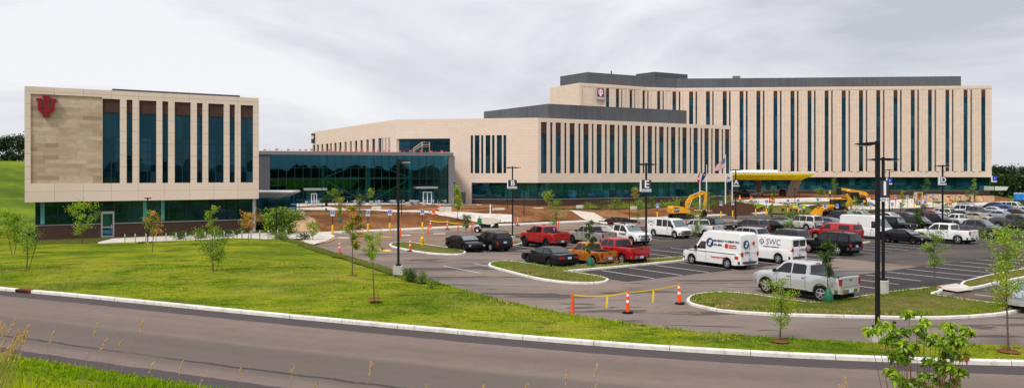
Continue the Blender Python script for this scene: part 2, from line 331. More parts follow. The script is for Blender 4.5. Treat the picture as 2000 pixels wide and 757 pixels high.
def patch(name, poly, mat, hf, sp, step=1.0, kind='structure', smooth=True, **k):
    poly = subdiv([(p[0], p[1]) for p in poly], step)
    pts = [Vector(p) for p in poly]; n = len(pts)
    pts += [Vector(q) for q in interior(poly, sp)]
    r = delaunay_2d_cdt(pts, [(i, (i+1) % n) for i in range(n)], [list(range(n))], 1, 1e-4)
    mb = MB()
    for v in r[0]: mb.vert((v[0], v[1], hf(v[0], v[1])), (v[0], v[1]))
    for f in r[2]: mb.face(f)
    o = mb.build(name, mat, smooth=smooth, angle=180, kind=kind, **k)
    me = o.data
    if len(me.polygons) and sum(p.normal.z for p in me.polygons) < 0: me.flip_normals()
    return o
def chaikin(p, n=2, closed=True):
    for _ in range(n):
        q = []; m = len(p); rr = range(m if closed else m-1)
        if not closed: q.append(p[0])
        for i in rr:
            a, b = p[i], p[(i+1) % m]
            q += [(a[0]*.75+b[0]*.25, a[1]*.75+b[1]*.25), (a[0]*.25+b[0]*.75, a[1]*.25+b[1]*.75)]
        if not closed: q.append(p[-1])
        p = q
    return p
def offs(path, d, closed=False):       # to the left of the walking direction
    out = []; n = len(path)
    for i in range(n):
        a = Vector(path[i-1 if (i or closed) else 0][:2]); b = Vector(path[(i+1) % n if (i < n-1 or closed) else n-1][:2])
        t = (b-a).normalized(); out.append((path[i][0]-t.y*d, path[i][1]+t.x*d))
    return out
def kerb(name, path, wdt, hgt, closed, mat=None, z0=0., label=None, hf=None):
    mb = MB(); o = offs(path, wdt, closed); n = len(path); rs = []; bev = .03
    o2 = offs(path, bev, closed); cum = 0
    for i in range(n):
        h = hf(*path[i]) if hf else 0
        if i: cum += (Vector(path[i])-Vector(path[i-1])).length
        rs.append([mb.vert((*path[i], z0+h-.05), (cum, 0)), mb.vert((*path[i], z0+h+hgt-bev), (cum, .1)), mb.vert((*o2[i], z0+h+hgt), (cum, .12)), mb.vert((*o[i], z0+h+hgt), (cum, .3)), mb.vert((*o[i], z0+h-.05), (cum, .4))])
    for i in range(n if closed else n-1):
        a, b = rs[i], rs[(i+1) % n]
        for k in range(4): mb.face((a[k], b[k], b[k+1], a[k+1]))
    return mb.build(name, mat or KERB, kind='structure', label=label)
def GP(l, z=0.0): return [(G(x, y, z).x, G(x, y, z).y) for x, y in l]
# --- terrain function of the soft ground between car park and buildings
ATR0, ATR1 = at(507, 140), at(885, 152)
def N3(x, y, s, k=0): return noise.noise(Vector((x*s, y*s, k)))
PLAT = [(20, .9), (42, 1.25), (62, 1.3), (78, .95), (92, .55), (105, .35), (130, .6), (170, .9), (260, .9)]
def hsoft(x, y):
    p = x*SU.x+y*SU.y, x*SV.x+y*SV.y
    a, b = p; pl = interp(PLAT, a)
    h = pl*sst(85.4, 92.5, b)
    h += .28*sst(86, 90, b)*(1-sst(95, 105, b))*(.5+N3(x, y, .12, 3))
    h += sst(87, 96, b)*(N3(x, y, .11)*.28+N3(x, y, .45, 7)*.10)
    h += .4*math.exp(-((x+8)**2+(y-128)**2)/120)+.35*math.exp(-((x-2)**2+(y-112)**2)/60)
    return max(h, 0) if b > 85 else 0
CURB = [(-500, 520), (-250, 541), (0, 567), (125, 577.5), (250, 590), (375, 602.5), (500, 615), (625, 627), (750, 638.5), (875, 650), (1000, 661.5), (1125, 671.5), (1250, 681), (1375, 689), (1500, 696), (1625, 702), (1750, 707), (1875, 711), (2000, 714), (2250, 719), (2600, 724)]
curb = GP(CURB)
LOTEDGE = [(560, 466), (590, 474), (607, 479), (631, 488), (655, 496), (691, 505.5), (734, 518), (767, 528.7), (820, 545), (878, 562), (973, 588), (1050, 606), (1117, 619), (1172, 627), (1258, 640), (1344, 651.5), (1500, 664), (1700, 675.5), (2000, 681), (2300, 686), (2600, 690)]
lote = GP(LOTEDGE)
# whole country round: one sheet to the horizon
mb = MB(); gr = []
rads = [8, 60, 140, 220, 300, 450, 700, 1100, 1800, 3000, 5200]
for r_ in rads:
    gr.append([mb.vert((r_*math.cos(2*math.pi*k/48), 60+r_*math.sin(2*math.pi*k/48), -.35-.002*r_*(r_ > 400)), None) for k in range(48)])
for r0, r1 in zip(gr, gr[1:]):
    for k in range(48): mb.face((r0[k], r1[k], r1[(k+1) % 48], r0[(k+1) % 48]))
mb.face(gr[0]); fixn(mb.build('ground', FARG, kind='structure'))
# foreground road with its uv: u along, v across
rc = chaikin(curb, 2, False); mb = MB(); cum = 0; rows = []
VW = [0, 1.2, 3, 5, 7, 9, 10.35]
ofs = [offs(rc, -v) for v in VW]
for i in range(len(rc)):
    if i: cum += (Vector(rc[i])-Vector(rc[i-1])).length
    rows.append([mb.vert((*ofs[j][i], .0), (cum, VW[j])) for j in range(len(VW))])
for a, b in zip(rows, rows[1:]):
    for k in range(len(VW)-1): mb.face((a[k], a[k+1], b[k+1], b[k]))
mb.build('road', ROAD, kind='structure')
kerb('road_kerb', rc, .26, .17, False)
# storm drain in the kerb
t = thing('storm_drain', 'rusty kerb inlet drain with dark slots in the road kerb at far left', 'drain', G(43, 571.5))
dirv = (Vector(curb[3])-Vector(curb[2])); rz = math.atan2(dirv.y, dirv.x); t.rotation_euler[2] = rz
mb = MB(); mb.box((0, .14, .10), (1.15, .30, .19)); mb.build('drain_body', pbr('rusty_iron', (.16, .05, .03), .8, var=.3), t)
for i in range(5):
    mb = MB(); mb.box((-.42+.21*i, -.012, .085), (.15, .02, .12)); mb.build('drain_slot', BLACK, t)
# near bank, sloping up to where the camera stands
near = offs(rc, -10.2); CAM_D = None
def hbank(x, y):
    d = 17.7-(.43*x+.903*y); return clamp(.288*d, -.02, 5.15)+(.05+.10*N3(x, y, .4))*sst(.5, 3, d)
sel = [p for p in near if -45 < p[0] < 60]
poly = sel+[(60, -30), (-45, -30)]
patch('grass_bank', poly, GRASS, hbank, lambda y: .7 if y > 5 else 2, 1.0)
# lawn between road and car park
lc = [p for p in offs(rc, .26) if -62 < p[0] < 75]
lot_in = offs(lote, -.02)
lawnL = GP([(560, 466), (520, 472), (400, 477.5), (250, 481), (120, 483.5), (0, 486), (-300, 492), (-640, 497)])
poly = [p for p in lc]+list(reversed([p for p in lote if p[0] < 75]))+lawnL[1:]
LAWN = poly
def hlawn(x, y):
    p = G(1000, 600); dmin = 99
    for q0, q1 in zip(lc[::3], lc[3::3]):
        pass
    ds = segd(x, y, LC2); dl = segd(x, y, LO2)
    return .15+.42*sst(0, 9, ds)*sst(0, 7, dl)*(1-sst(20, 60, -x))+.05*N3(x, y, .3)*sst(0, 2, min(ds, dl))
LC2 = [q for q in offs(curb, .26) if -80 < q[0] < 90]; LO2 = [q for q in lote if q[0] < 90]
def segd(x, y, path):
    best = 1e9
    for (x0, y0), (x1, y1) in zip(path, path[1:]):
        dx, dy = x1-x0, y1-y0; l2 = dx*dx+dy*dy or 1e-9; t_ = clamp(((x-x0)*dx+(y-y0)*dy)/l2)
        e = (x-x0-t_*dx)**2+(y-y0-t_*dy)**2
        if e < best: best = e
    return math.sqrt(best)
patch('lawn', poly, GRASS, hlawn, lambda y: .9 if y < 50 else 1.6, 1.0)
# weedy strip along the car park edge of the lawn
wl = [p for p in lote if p[0] < -1]; wo = [(q[0]+.5*N3(*q, .5), q[1]+.5*N3(*q, .5, 5)) for q in offs(subdiv(wl, 1.2, False), -1.5)]; wl = subdiv(wl, 1.2, False)
wo[-1] = wl[-1]; poly = wl+[p for p in reversed(wo[:-1])]
patch('weedy_verge', poly, WEED, lambda x, y: hlawn(x, y)+.012+.06*sst(0, .5, segd(x, y, wl))*(1+N3(x, y, 1.5)), .7, .7)
kerb('lawn_kerb', [p for p in lote if p[0] < 60], -.16, .13, False)
# planting bed + pavement by the left building
b0, b1 = G(62, 472), G(506, 453)
# left hill
def hhill(x, y):
    d = math.sqrt((x+150)**2+(y-205)**2*.55)
    return -.1+10.8*(1-sst(12, 100, d))+.5*N3(x, y, .03)
HP = [(-330, 96), (-90, 92), (-55, 84), (-60, 100), (-70, 130), (-78, 330), (-330, 330)]
patch('hill', HP, FARG, lambda x, y: hhill(x, y), 6, 6)
patch('left_field', GP([(-640, 497), (-300, 492), (0, 486), (60, 484.5), (62, 470), (40, 448), (-60, 440), (-640, 440)]), GRASS, lambda x, y: .13+.03*N3(x, y, .2), 3, 2)
patch('planting_bed', GP([(60, 484.5), (120, 483.5), (250, 481), (400, 477.5), (520, 472), (560, 466), (600, 462), (560, 428), (500, 448), (62, 469)]), WEED, lambda x, y: .12+.05*N3(x, y, .6), 1.2, 1.0)
# car park
lotp = [p for p in lote]
FAR = [AB(27, 83.8), AB(60, 83.8), AB(100, 83.8), AB(200, 83.8), AB(260, 83.8)]
poly = GP([(2900, 700)])+list(reversed(lote))+GP([(570, 462), (640, 462)])+[(p.x, p.y) for p in FAR[1:]]+[(AB(260, 60).x, AB(260, 60).y), (AB(200, 10).x, AB(200, 10).y)]
patch('car_park', poly, ASPH_LANE, lambda x, y: .0, 14, 8, smooth=False)
def abp(l): return [(AB(a, b).x, AB(a, b).y) for a, b in l]
def flat(name, poly, mat, z): return patch(name, poly, mat, lambda x, y: z, 8, 6, smooth=False)
flat('car_park_aisle', abp([(56, 17), (58, 36), (62, 41), (46, 49), (42, 55), (62, 56.5), (70, 68), (60, 83.5), (200, 83.5), (200, 17)]), ASPH_LOT, .004)
for nme, a0, a1, b0_, b1_ in (('bay', 52, 150, 22.9, 28.6), ('bay', 34, 150, 35.3, 40.8), ('bay', 37, 150, 44.2, 49.8), ('bay', 36, 150, 56.0, 61.6), ('bay', 45, 150, 66.5, 72)):
    flat('parking_bay', abp([(a0, b0_), (a1, b0_), (a1, b1_), (a0, b1_)]), ASPH_BAY, .008)
flat('parking_bay', abp([(40, 23.5), (52, 22.9), (52, 28.6), (44, 28.8), (38, 27.5)]), ASPH_BAY, .0085)
flat('muddy_lane', abp([(27, 62), (34, 66), (62, 62.5), (80, 66), (96, 74), (96, 83.5), (28, 83.6)]), ASPH_MUD, .006)
mb = MB()
def line(a0, b0_, a1, b1_, wd=.11, z=.013):
    p, q = AB(a0, b0_), AB(a1, b1_); d = (q-p).normalized(); n = Vector((-d.y, d.x, 0))*wd/2
    mb.poly([(*(p+n).xy, z), (*(p-n).xy, z), (*(q-n).xy, z), (*(q+n).xy, z)])
A0 = toab(G(1171, 527.2))[0]
for k in range(0, 34): 
    a = A0+2.72*k
    line(a, 40.5, a, 35.4)
A1 = toab(G(1698, 537))[0]
for k in range(-5, 25):
    a = A1+2.72*k; line(a, 28.3, a, 23.2 if k > 0 else 24.6)
A2 = toab(G(1120, 518))[0]
for k in range(-3, 34): line(A2+2.72*k, 44.3, A2+2.72*k, 49.4)
A3 = toab(G(945, 491))[0]
for k in range(0, 36): line(A3+2.72*k, 61.3, A3+2.72*k, 56.2)
for k in range(4, 38): line(A3+2.72*k, 66.8, A3+2.72*k, 71.8)
for k in range(0, 30): line(A3+6+2.9*k, 78.4, A3+6+2.9*k, 83.5)
mb.build('bay_markings', PAINT_W, kind='structure')
mb = MB()
for px, py in ((1476, 430), (1487, 431), (1503, 430), (1519, 431), (1546, 426), (1590, 424)):
    p = G(px, py); mb.box((p.x, p.y, .02), (1.2, 1.2, .012), SA)
mb.build('accessible_markings', pbr('worn_white_paint', (.55, .60, .68), .8), kind='structure')
mb = MB()
def strip(p, q, wd, z=.015):
    d = (q-p).normalized(); n = Vector((-d.y, d.x, 0))*wd/2; mb.poly([(*(p+n).xy, z), (*(p-n).xy, z), (*(q-n).xy, z), (*(q+n).xy, z)])
for a, b, wd in (((770, 480.5), (824, 481.5), .0), ((745, 491), (765, 490), .8), ((958, 453), (1000, 456), .5), ((1000, 456), (1085, 454), .3), ((1090, 452), (1180, 449), .3), ((690, 458), (765, 463), .5), ((735, 487), (762, 488.5), .9), ((870, 463), (925, 461), .25)):
    if wd: strip(G(*a), G(*b), wd)
mb.build('yellow_markings', PAINT_Y, kind='structure')
mb = MB(); strip(G(660, 463.5), G(683, 464), 1.0); strip(G(776, 459.5), G(802, 459), 1.0); strip(G(846, 456), G(870, 456), 1.0); mb.build('white_marking_blocks', PAINT_W, kind='structure')
# pavement along the car park's far edge
pv = [AB(27.5, 83.8), AB(40, 83.8), AB(44, 83.8), AB(120, 83.8), AB(200, 83.8)]
poly = abp([(24, 83.9), (44, 83.9), (60, 83.9), (120, 83.9), (230, 83.9), (230, 86), (60, 86), (40, 86.2), (24, 86)])
patch('pavement', poly, WALK, lambda x, y: .13, 6, 4, smooth=False)
kerb('pavement_kerb', abp([(27, 83.75), (60, 83.75), (120, 83.75), (230, 83.75)]), .15, .135, False)
patch('pavement_corner', GP([(585, 462), (600, 455), (640, 452), (655, 461), (640, 469), (612, 477), (600, 478)], .12), WALK, lambda x, y: .125, 3, 2, smooth=False)
patch('plaza_walk', GP([(196, 478.5), (190, 474), (222, 466), (300, 462.5), (500, 456), (560, 455), (585, 459), (595, 466), (520, 470), (400, 474.5), (262, 479)], .15), WALK, lambda x, y: .21, 4, 2, smooth=False)
# soil between car park and buildings
poly = abp([(30, 86), (40, 86.2), (60, 86), (120, 86), (225, 86), (225, 190), (60, 190), (15, 175), (24, 110), (29, 92)])
SOILP = poly
patch('soil', poly, SOIL, lambda x, y: hsoft(x, y)+(.10*N3(x, y, .7, 3)+.07*N3(x, y, 1.7, 5))*sst(86, 87.5, toab(Vector((x, y, 0)))[1]), lambda y: 1.1 if y < 125 else 2.4, 1.5)
def drape(name, poly, mat, dz, sp=1.5): return patch(name, poly, mat, lambda x, y: hsoft(x, y)+dz, sp, 1.2)
drape('footpath', GP([(545, 408), (640, 406), (684, 409), (760, 413), (860, 418), (940, 419), (1000, 418), (1000, 420.5), (930, 422), (860, 421.5), (760, 417), (690, 414), (640, 413), (560, 415)], 1.2), WALK, .1)
drape('sandy_path', GP([(1112, 423), (1160, 422.5), (1215, 429), (1235, 433), (1180, 434), (1150, 428)], .3), pbr('pale_gravel', (.58, .50, .43), .9, var=.15), .1)
drape('patio', [(ATR0.x+4, ATR0.y-9), (ATR1.x+2, ATR1.y-8), (ATR1.x+6, ATR1.y+2), (ATR0.x, ATR0.y+2)], WALK, .12)
drape('sandy_path', GP([(596, 470), (575, 450), (560, 435), (556, 416), (590, 415), (598, 430), (622, 443), (660, 455), (640, 462), (612, 466)], .6), pbr('sandy_gravel', (.42, .27, .16), .9, var=.3, vscale=.8), .07)
drape('grass_strip', GP([(1075, 412), (1140, 403), (1280, 396), (1420, 391), (1430, 396), (1420, 403), (1290, 405), (1180, 409), (1110, 417)], .5), WEED, .12)
mbp = chaikin(GP([(1396, 404), (1440, 402), (1480, 404), (1494, 410), (1478, 415.5), (1430, 418.5), (1396, 416), (1384, 410)], .3), 2); patch('mulch_bed', mbp, MULCH, lambda x, y: hsoft(x, y)+.03+.75*sst(0, 4.5, segd(x, y, mbp+[mbp[0]]))+.05*N3(x, y, .8), 1.2, 1.0)
drape('entrance_drive', GP([(1440, 396), (1500, 391), (1600, 391), (1700, 392), (1820, 391), (1960, 390), (1980, 396), (1820, 398), (1700, 402), (1600, 399), (1520, 405), (1480, 402)], .8), WALK, .12, 3)
drape('entrance_apron', GP([(1432, 391), (1500, 388), (1600, 387), (1700, 387), (1700, 391), (1600, 392), (1500, 393), (1440, 395)], .9), WALK, .16, 3)  # drive paving, enlarged in pale concrete to bounce light onto the canopy underside
drape('grass_strip', GP([(1500, 404), (1560, 402), (1640, 406), (1690, 404), (1720, 407), (1640, 411), (1540, 413), (1500, 411)], .6), ISL, .2)
drape('grass_strip', GP([(1510, 397), (1600, 395.5), (1700, 395.5), (1720, 397.5), (1600, 399), (1530, 400)], .8), ISL, .22)
drape('grass_strip', GP([(1440, 398), (1470, 397), (1500, 402), (1480, 405), (1440, 402)], .8), GRASS, .2)
# islands of the car park
def island(name, pts, chk=2, mat=ISL, swell=.10, px=True, lab=None):
    p = GP(pts, .1) if px else abp(pts); p = chaikin(p, chk)
    ar = sum(p[i][0]*p[(i+1) % len(p)][1]-p[(i+1) % len(p)][0]*p[i][1] for i in range(len(p)))
    if ar < 0: p = p[::-1]
    kerb('island_kerb', p, .16, .14, True)
    q = offs(p, .155, True)
    patch(name, q, mat, lambda x, y: .13+swell*sst(0, 1.2, segd(x, y, q+[q[0]]))+.03*N3(x, y, .8), .8, .6)
    return q
island('grass_island', [(759, 477), (765, 474), (782, 472), (806, 472.5), (823, 475.5), (843, 478.5), (880, 484), (905, 488), (912, 492), (904, 496), (859, 495.5), (823, 492), (788, 485.5), (765, 481)])
IB = island('grass_island', [(952, 517), (958, 511), (980, 508.5), (1005, 509.5), (1040, 515), (1077, 521), (1110, 519), (1141, 516.5), (1200, 511.5), (1262, 506), (1330, 500.5), (1338, 500), (1338, 507), (1330, 508), (1262, 514.5), (1200, 520.5), (1103, 528.5), (1106, 529), (1118, 530), (1150, 535), (1182, 541), (1191, 545), (1182, 550), (1150, 552), (1103, 550.5), (1051, 543.5), (1017, 535.5), (985, 527), (962, 521)], 1)
IC = island('grass_island', [(1339, 584), (1352, 574), (1385, 570), (1433, 569.5), (1480, 575), (1550, 586), (1600, 590.5), (1620, 588.5), (1686, 576.5), (1735, 569), (1787, 563.5), (1812, 560.5), (1830, 562), (1845, 566), (1818, 573.5), (1838, 576.5), (1901, 586), (1973, 595), (1997, 600), (1987, 607), (1930, 615), (1815, 620), (1701, 617.5), (1557, 614), (1512, 612.5), (1417, 607), (1369, 598), (1344, 591)], 1)
island('grass_island', [(1868, 552.5), (1914, 540), (1957, 531), (2060, 513), (2080, 525), (2000, 541), (1946, 551), (1921, 558), (1893, 562)], 1)
patch('median_footpath', GP([(1812, 560.5), (1868, 552.5), (1893, 562), (1900, 565), (1870, 569), (1830, 562)], .12), WALK, lambda x, y: .125, 3, 2, smooth=False)
island('grass_island', [(985, 473), (1000, 470.5), (1025, 470.5), (1022, 474), (1005, 478.5), (990, 479.5)], 1)
island('grass_island', [(48, 40.9), (60, 40.9), (74, 40.9), (74, 43.9), (60, 43.9), (48, 43.9)], 1, px=False)
flat('parking_bay', GP([(1850, 577), (1905, 564), (2000, 546), (2090, 560), (2090, 600), (2005, 597), (1973, 592)]), ASPH_LOT, .008)
mb = MB()
for p, q in (((1904, 574.5), (1970, 583)), ((1960, 567.5), (2020, 575)), ((2000, 556), (2060, 562))): strip(G(*p), G(*q), .11, .016)
mb.build('bay_markings', PAINT_W, kind='structure')
# ridge with woods behind the photographer and far woods
g = NT('far_foliage'); a = g.noise(.12, detail=8, rough=.8); FARFOL = g.done(g.ramp(a, [(.35, (.008, .016, .008)), (.65, (.028, .045, .018))]), .95)
def ridge(name, pts, w_, h, kind, sc_=.06, mat=FARFOL, amp=.5, seg=4.):
    mb = MB(); path = subdiv(pts, seg, False); rws = []
    for i, p in enumerate(path):
        row = []
        for j in range(9):
            o = offs(path, (j/8-.5)*w_)[i] if False else None
        rws.append(p)
    L_ = [offs(path, (j/8-.5)*w_) for j in range(9)]
    idx = []
    for i in range(len(path)):
        r = []
        for j in range(9):
            x, y = L_[j][i]; e = 1-abs(j/4-1)**2; hh = h*e*(1-amp*.5+amp*(N3(x, y, sc_, 1)+.6*N3(x, y, sc_*5, 2)+.35*N3(x, y, sc_*16, 4)))
            r.append(mb.vert((x, y, -1+max(hh, 0))))
        idx.append(r)
    for a_, b_ in zip(idx, idx[1:]):
        for k in range(8): mb.face((a_[k], a_[k+1], b_[k+1], b_[k]))
    return fixn(mb.build(name, mat, smooth=False, kind=kind))
ridge('woods', [(-260, -60), (-120, -95), (0, -105), (150, -95), (320, -40)], 30, 14, 'stuff', .16, amp=.42, seg=2.)
ridge('distant_woods', [(700, 700), (820, 1000), (900, 1500)], 160, 16, 'stuff', .02, seg=14)
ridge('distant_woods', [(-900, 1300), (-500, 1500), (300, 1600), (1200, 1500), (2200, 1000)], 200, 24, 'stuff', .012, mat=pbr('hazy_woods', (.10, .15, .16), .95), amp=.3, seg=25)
# ================================================================ buildings
class Fac:
    """a vertical wall plane from P to Q on the ground; s runs along, d outwards to the viewer, z up"""
    def __init__(s, P, Q, root):
        s.P = Vector((P.x, P.y, 0)); s.Q = Vector((Q.x, Q.y, 0)); s.u = (s.Q-s.P).normalized(); s.len = (s.Q-s.P).length; s.n = Vector((s.u.y, -s.u.x, 0)); s.root = root
        s.M = Matrix.Translation(s.P-root.location) @ Matrix(((s.u.x, -s.n.x, 0, 0), (s.u.y, -s.n.y, 0, 0), (0, 0, 1, 0), (0, 0, 0, 1)))
        # local x = along, local y = inwards (negative = towards the viewer)
    def s(s, px): pass
    def sx(s, px):
        k = (px-1000)/F_PX; return (k*s.P.y-s.P.x)/(s.u.x-k*s.u.y)
    def Y(s, px): return s.P.y+s.u.y*s.sx(px)
    def z(s, px, py): return zat(py, s.Y(px))
    def mb(s): return MB(s.M)
def openings_wall(F, name, mat, s0, s1, z0, z1, ops, root, thick=.55, proud=0.):
    mb = F.mb(); ops = sorted(ops); cur = s0
    for (a, b, zb, zt) in ops:
        if a > cur+.01: mb.bb(cur, a, -proud, thick, z0, z1)
        if zb > z0+.01: mb.bb(a, b, -proud, thick, z0, zb)
        if zt < z1-.01: mb.bb(a, b, -proud, thick, zt, z1)
        cur = b
    if cur < s1-.01: mb.bb(cur, s1, -proud, thick, z0, z1)
    return mb.build(name, mat, root)
def window(F, root, a, b, zb, zt, zbrick=None, rec=.42, mat=None, nx=2, zs=(), name='window'):
    top = zt if zbrick is None else zbrick
    mb = F.mb(); mb.bb(a-.04, b+.04, rec, rec+.06, zb-.04, top); w_ = mb.build(name, mat or GL_UP, root)
    m2 = F.mb(); t_ = .035
    for i in range(nx+1):
        x = lerp(a+t_, b-t_, i/nx); m2.bb(x-t_, x+t_, rec-.07, rec-.003, zb, top)
    for z in zs:
        if zb+.2 < z < top-.2: m2.bb(a, b, rec-.055, rec-.004, z-.035, z+.035)
    m2.bb(a, b, rec-.055, rec-.004, zb, zb+.08); m2.bb(a, b, rec-.055, rec-.004, top-.08, top)
    m2.build('window_frame', MULL, w_)
    if zbrick is not None:
        m3 = F.mb(); m3.bb(a-.04, b+.04, rec-.1, rec+.06, zbrick+.003, zt+.03); m3.build('brick_panel', BRICK, root)
    return w_
def storefront(F, root, s0, s1, z0, z1, rec, pitch, mat=GL_GF, name='glazing', zs=()):
    mb = F.mb(); mb.bb(s0, s1, rec, rec+.06, z0, z1); w_ = mb.build(name, mat, root)
    m2 = F.mb(); n = max(1, round((s1-s0)/pitch))
    for i in range(n+1):
        x = lerp(s0+.04, s1-.04, i/n); m2.bb(x-.035, x+.035, rec-.09, rec-.003, z0, z1)
    for z in zs: m2.bb(s0, s1, rec-.075, rec-.004, z-.03, z+.03)
    m2.bb(s0, s1, rec-.10, rec-.004, z0-.05, z0+.06); m2.build('window_frame', MULL, w_)
    return w_
def prismW(name, pts, z0, z1, mat, root, uvwall=True):
    mb = MB(); P = [Vector((p[0], p[1], 0))-Vector((root.location.x, root.location.y, 0)) for p in pts]; n = len(P); cum = 0
    for i in range(n):
        a, b = P[i], P[(i+1) % n]; l_ = (b-a).length
        i0 = [mb.vert((a.x, a.y, z0), (cum, z0)), mb.vert((b.x, b.y, z0), (cum+l_, z0)), mb.vert((b.x, b.y, z1), (cum+l_, z1)), mb.vert((a.x, a.y, z1), (cum, z1))]
        mb.face(i0); cum += l_
    mb.face([mb.vert((p.x, p.y, z1)) for p in P]); mb.face([mb.vert((p.x, p.y, z0)) for p in reversed(P)])
    return fixn(mb.build(name, mat, root))
def V2(p, d=0, n=None): return (p.x, p.y)
# ---- left three-storey building
LP = at(48, 77.0); an = R(31.5); lu = Vector((math.cos(an), math.sin(an), 0)); ln = Vector((-lu.y, lu.x, 0))
root = thing('office_building', 'three storey pale stone office block with crimson trident emblem and dark ground floor glazing', 'building', LP)
LB = Fac(LP, LP+lu*23.17, root); Z0, Z1 = 4.05, 15.85; LL = 23.17
ops = []; W = []
for i, (a, b) in enumerate(((433, 507), (535, 560), (588, 661), (686, 711), (738, 806), (832, 856), (880, 946), (970, 993), (1017, 1070))):
    a, b = LB.sx(a/2.163), LB.sx(b/2.163); W.append((a, b)); ops.append((a, b, 5.95, 14.95))
lim = (LB.sx(60), LB.sx(200)-.02, 5.95, 14.95+.15)
ops.append(lim); ops[1:1] = []
openings_wall(LB, 'stone_wall', ST_LEFT, 0, LL, Z0, Z1, ops, root, .6)
for a, b in W: window(LB, root, a, b, 5.95, 14.95, 13.5, .26, nx=2 if b-a > 1.3 else 1, zs=(8.6, 9.4, 10.4))
mb = LB.mb(); mb.bb(lim[0]-.02, lim[1]+.02, .12, .5, lim[2]-.02, lim[3]+.02); mb.build('limestone_panel', LIME, root)
dep = 20
P0, P1 = LB.P+ln*.62, LB.Q+ln*.62
prismW('upper_wall', [(LB.P+ln*.62).xy, (LB.Q+ln*.62).xy, (LB.Q+ln*dep).xy, (LB.P+ln*dep).xy], Z0, Z1-.5, ST_LEFT, root)
g0 = Fac(LP+lu*.9+ln*1.1, LP+lu*(LL-.55)+ln*1.1, root); GLn = (g0.Q-g0.P).length
dx0, dx1 = g0.sx(197), g0.sx(223)
mb = g0.mb()
for a, b in ((0, dx0), (dx1, GLn)): mb.bb(a, b, -.12, .3, -.3, 1.55)
mb.build('brick_wall', BRICK, root)
mb = g0.mb()
for a, b in ((0, dx0), (dx1, GLn)): mb.bb(a, b, -.17, .3, 1.553, 1.62)
mb.build('sill', ALU, root)
storefront(g0, root, 0, dx0, 1.66, Z0, .1, 1.75, GL_DK); storefront(g0, root, dx1, GLn, 1.66, Z0, .1, 1.75, GL_DK); storefront(g0, root, dx0, dx1, 2.9, Z0, .1, 3, GL_DK)
prismW('core', [(g0.P+ln*.35).xy, (g0.Q+ln*.35).xy, (LB.Q-lu*.55+ln*dep).xy, (LB.P+lu*.9+ln*dep).xy], -.3, Z0, DARKIN, root)
m = g0.mb(); m.bb(dx0+.08, dx1-.08, .06, .12, .02, 2.75); d = m.build('door', GL_GF, root)
m = g0.mb()
for a, b, c_, e in ((dx0, dx0+.16, 0, 2.9), (dx1-.16, dx1, 0, 2.9), (dx0+.16, dx1-.16, 2.65, 2.9), (dx0+.16, dx1-.16, 0, .3), (dx0+.16, dx1-.16, 1.15, 1.27)): m.bb(a, b, -.16, .055, c_, e)
m.build('door_frame', ALU, d)
m = g0.mb(); m.bb(dx1-.32, dx1-.26, -.24, -.165, 1., 1.5); m.build('handle', STEEL, d)
m = g0.mb()
m.bb(GLn+.05, GLn+.35, -.3, .3, 0, Z0); m.build('corner_post', pbr('pale_column', (.5, .5, .5), .6), root)
for px in (83, 283, 318):
    m = g0.mb(); s_ = g0.sx(px); m.bb(s_-.18, s_+.18, .075, .095, 1.7, Z0-.02); m.build('interior_column', pbr('pale_interior_column', (.10, .33, .30), .7), root)
# emblem
def trident(mbx, cx, cz, h, y0, y1):
    s_ = h/10.0
    for x0, x1, z0, z1 in ((-.95, .95, -3.6, 4.0), (-1.5, 1.5, 4.0, 5.0), (-1.5, 1.5, -5.0, -4.0+.4), (-4.1, -1.75, 2.6, 3.6), (1.75, 4.1, 2.6, 3.6), (-3.45, -1.95, -1.6, 2.6), (1.95, 3.45, -1.6, 2.6)):
        mbx.bb(cx+x0*s_, cx+x1*s_, y0, y1, cz+z0*s_, cz+z1*s_)
    for sg in (-1, 1):
        pl = [(cx+sg*.95*s_, cz-3.05*s_), (cx+sg*2.4*s_, cz-2.9*s_), (cx+sg*3.3*s_, cz-2.1*s_), (cx+sg*3.45*s_, cz-1.6*s_), (cx+sg*1.95*s_, cz-1.6*s_), (cx+sg*.95*s_, cz-1.6*s_)]
        if sg < 0: pl = pl[::-1]
        mbx.prism(pl, y0, y1, axis='Y')
m = LB.mb(); ex = LB.sx(90.5); ez = LB.z(90.5, 207.5); trident(m, ex, ez, 2.15, -.35, .10); fixn(m.build('emblem', CRIM, root))
# roof screen
a, b = LB.sx(185), LB.sx(452); prismW('roof_screen', [(LB.P+lu*(a+2.0)+ln*5).xy, (LB.P+lu*(b+2)+ln*5).xy, (LB.P+lu*(b+2)+ln*14).xy, (LB.P+lu*(a+2)+ln*14).xy], Z1-.5, zat(172.5, LB.Y(185)+4.9), METALP, root)
# ---- connector: glass atrium
AR = thing('atrium', 'two storey glass atrium in a grey frame between the office block and the hospital', 'building', ATR0)
AF = Fac(ATR0, ATR1, AR); AL = AF.len; AZ = 11.3; an_ = -AF.n
s_gl0, s_gl1 = AF.sx(527), AF.sx(876)
def zb_(px, py): return AF.z(px, py)
m = AF.mb(); m.bb(-8, AL, -.25, 14, AZ-.65, AZ); m.build('roof', pbr('zinc_fascia', (.20, .19, .20), .5, .3), AR)
m = AF.mb(); m.bb(-8, s_gl0, 0, 12, -.2, AZ-.65); m.build('metal_wall', METALP, AR)
m = AF.mb(); m.bb(s_gl1+.0, AL+.3, -.15, 1, .6, AZ-.65); m.build('metal_pier', GREYP, AR)
m = AF.mb(); m.bb(s_gl0, s_gl1, .1, .14, 1.15, AZ-.65); gw = m.build('glass_wall', GL_AT, AR)
m = AF.mb(); n = 23
for i in range(n+1):
    x = lerp(s_gl0+.03, s_gl1-.03, i/n); m.bb(x-.04, x+.04, -.02, .09, 1.15, AZ-.65)
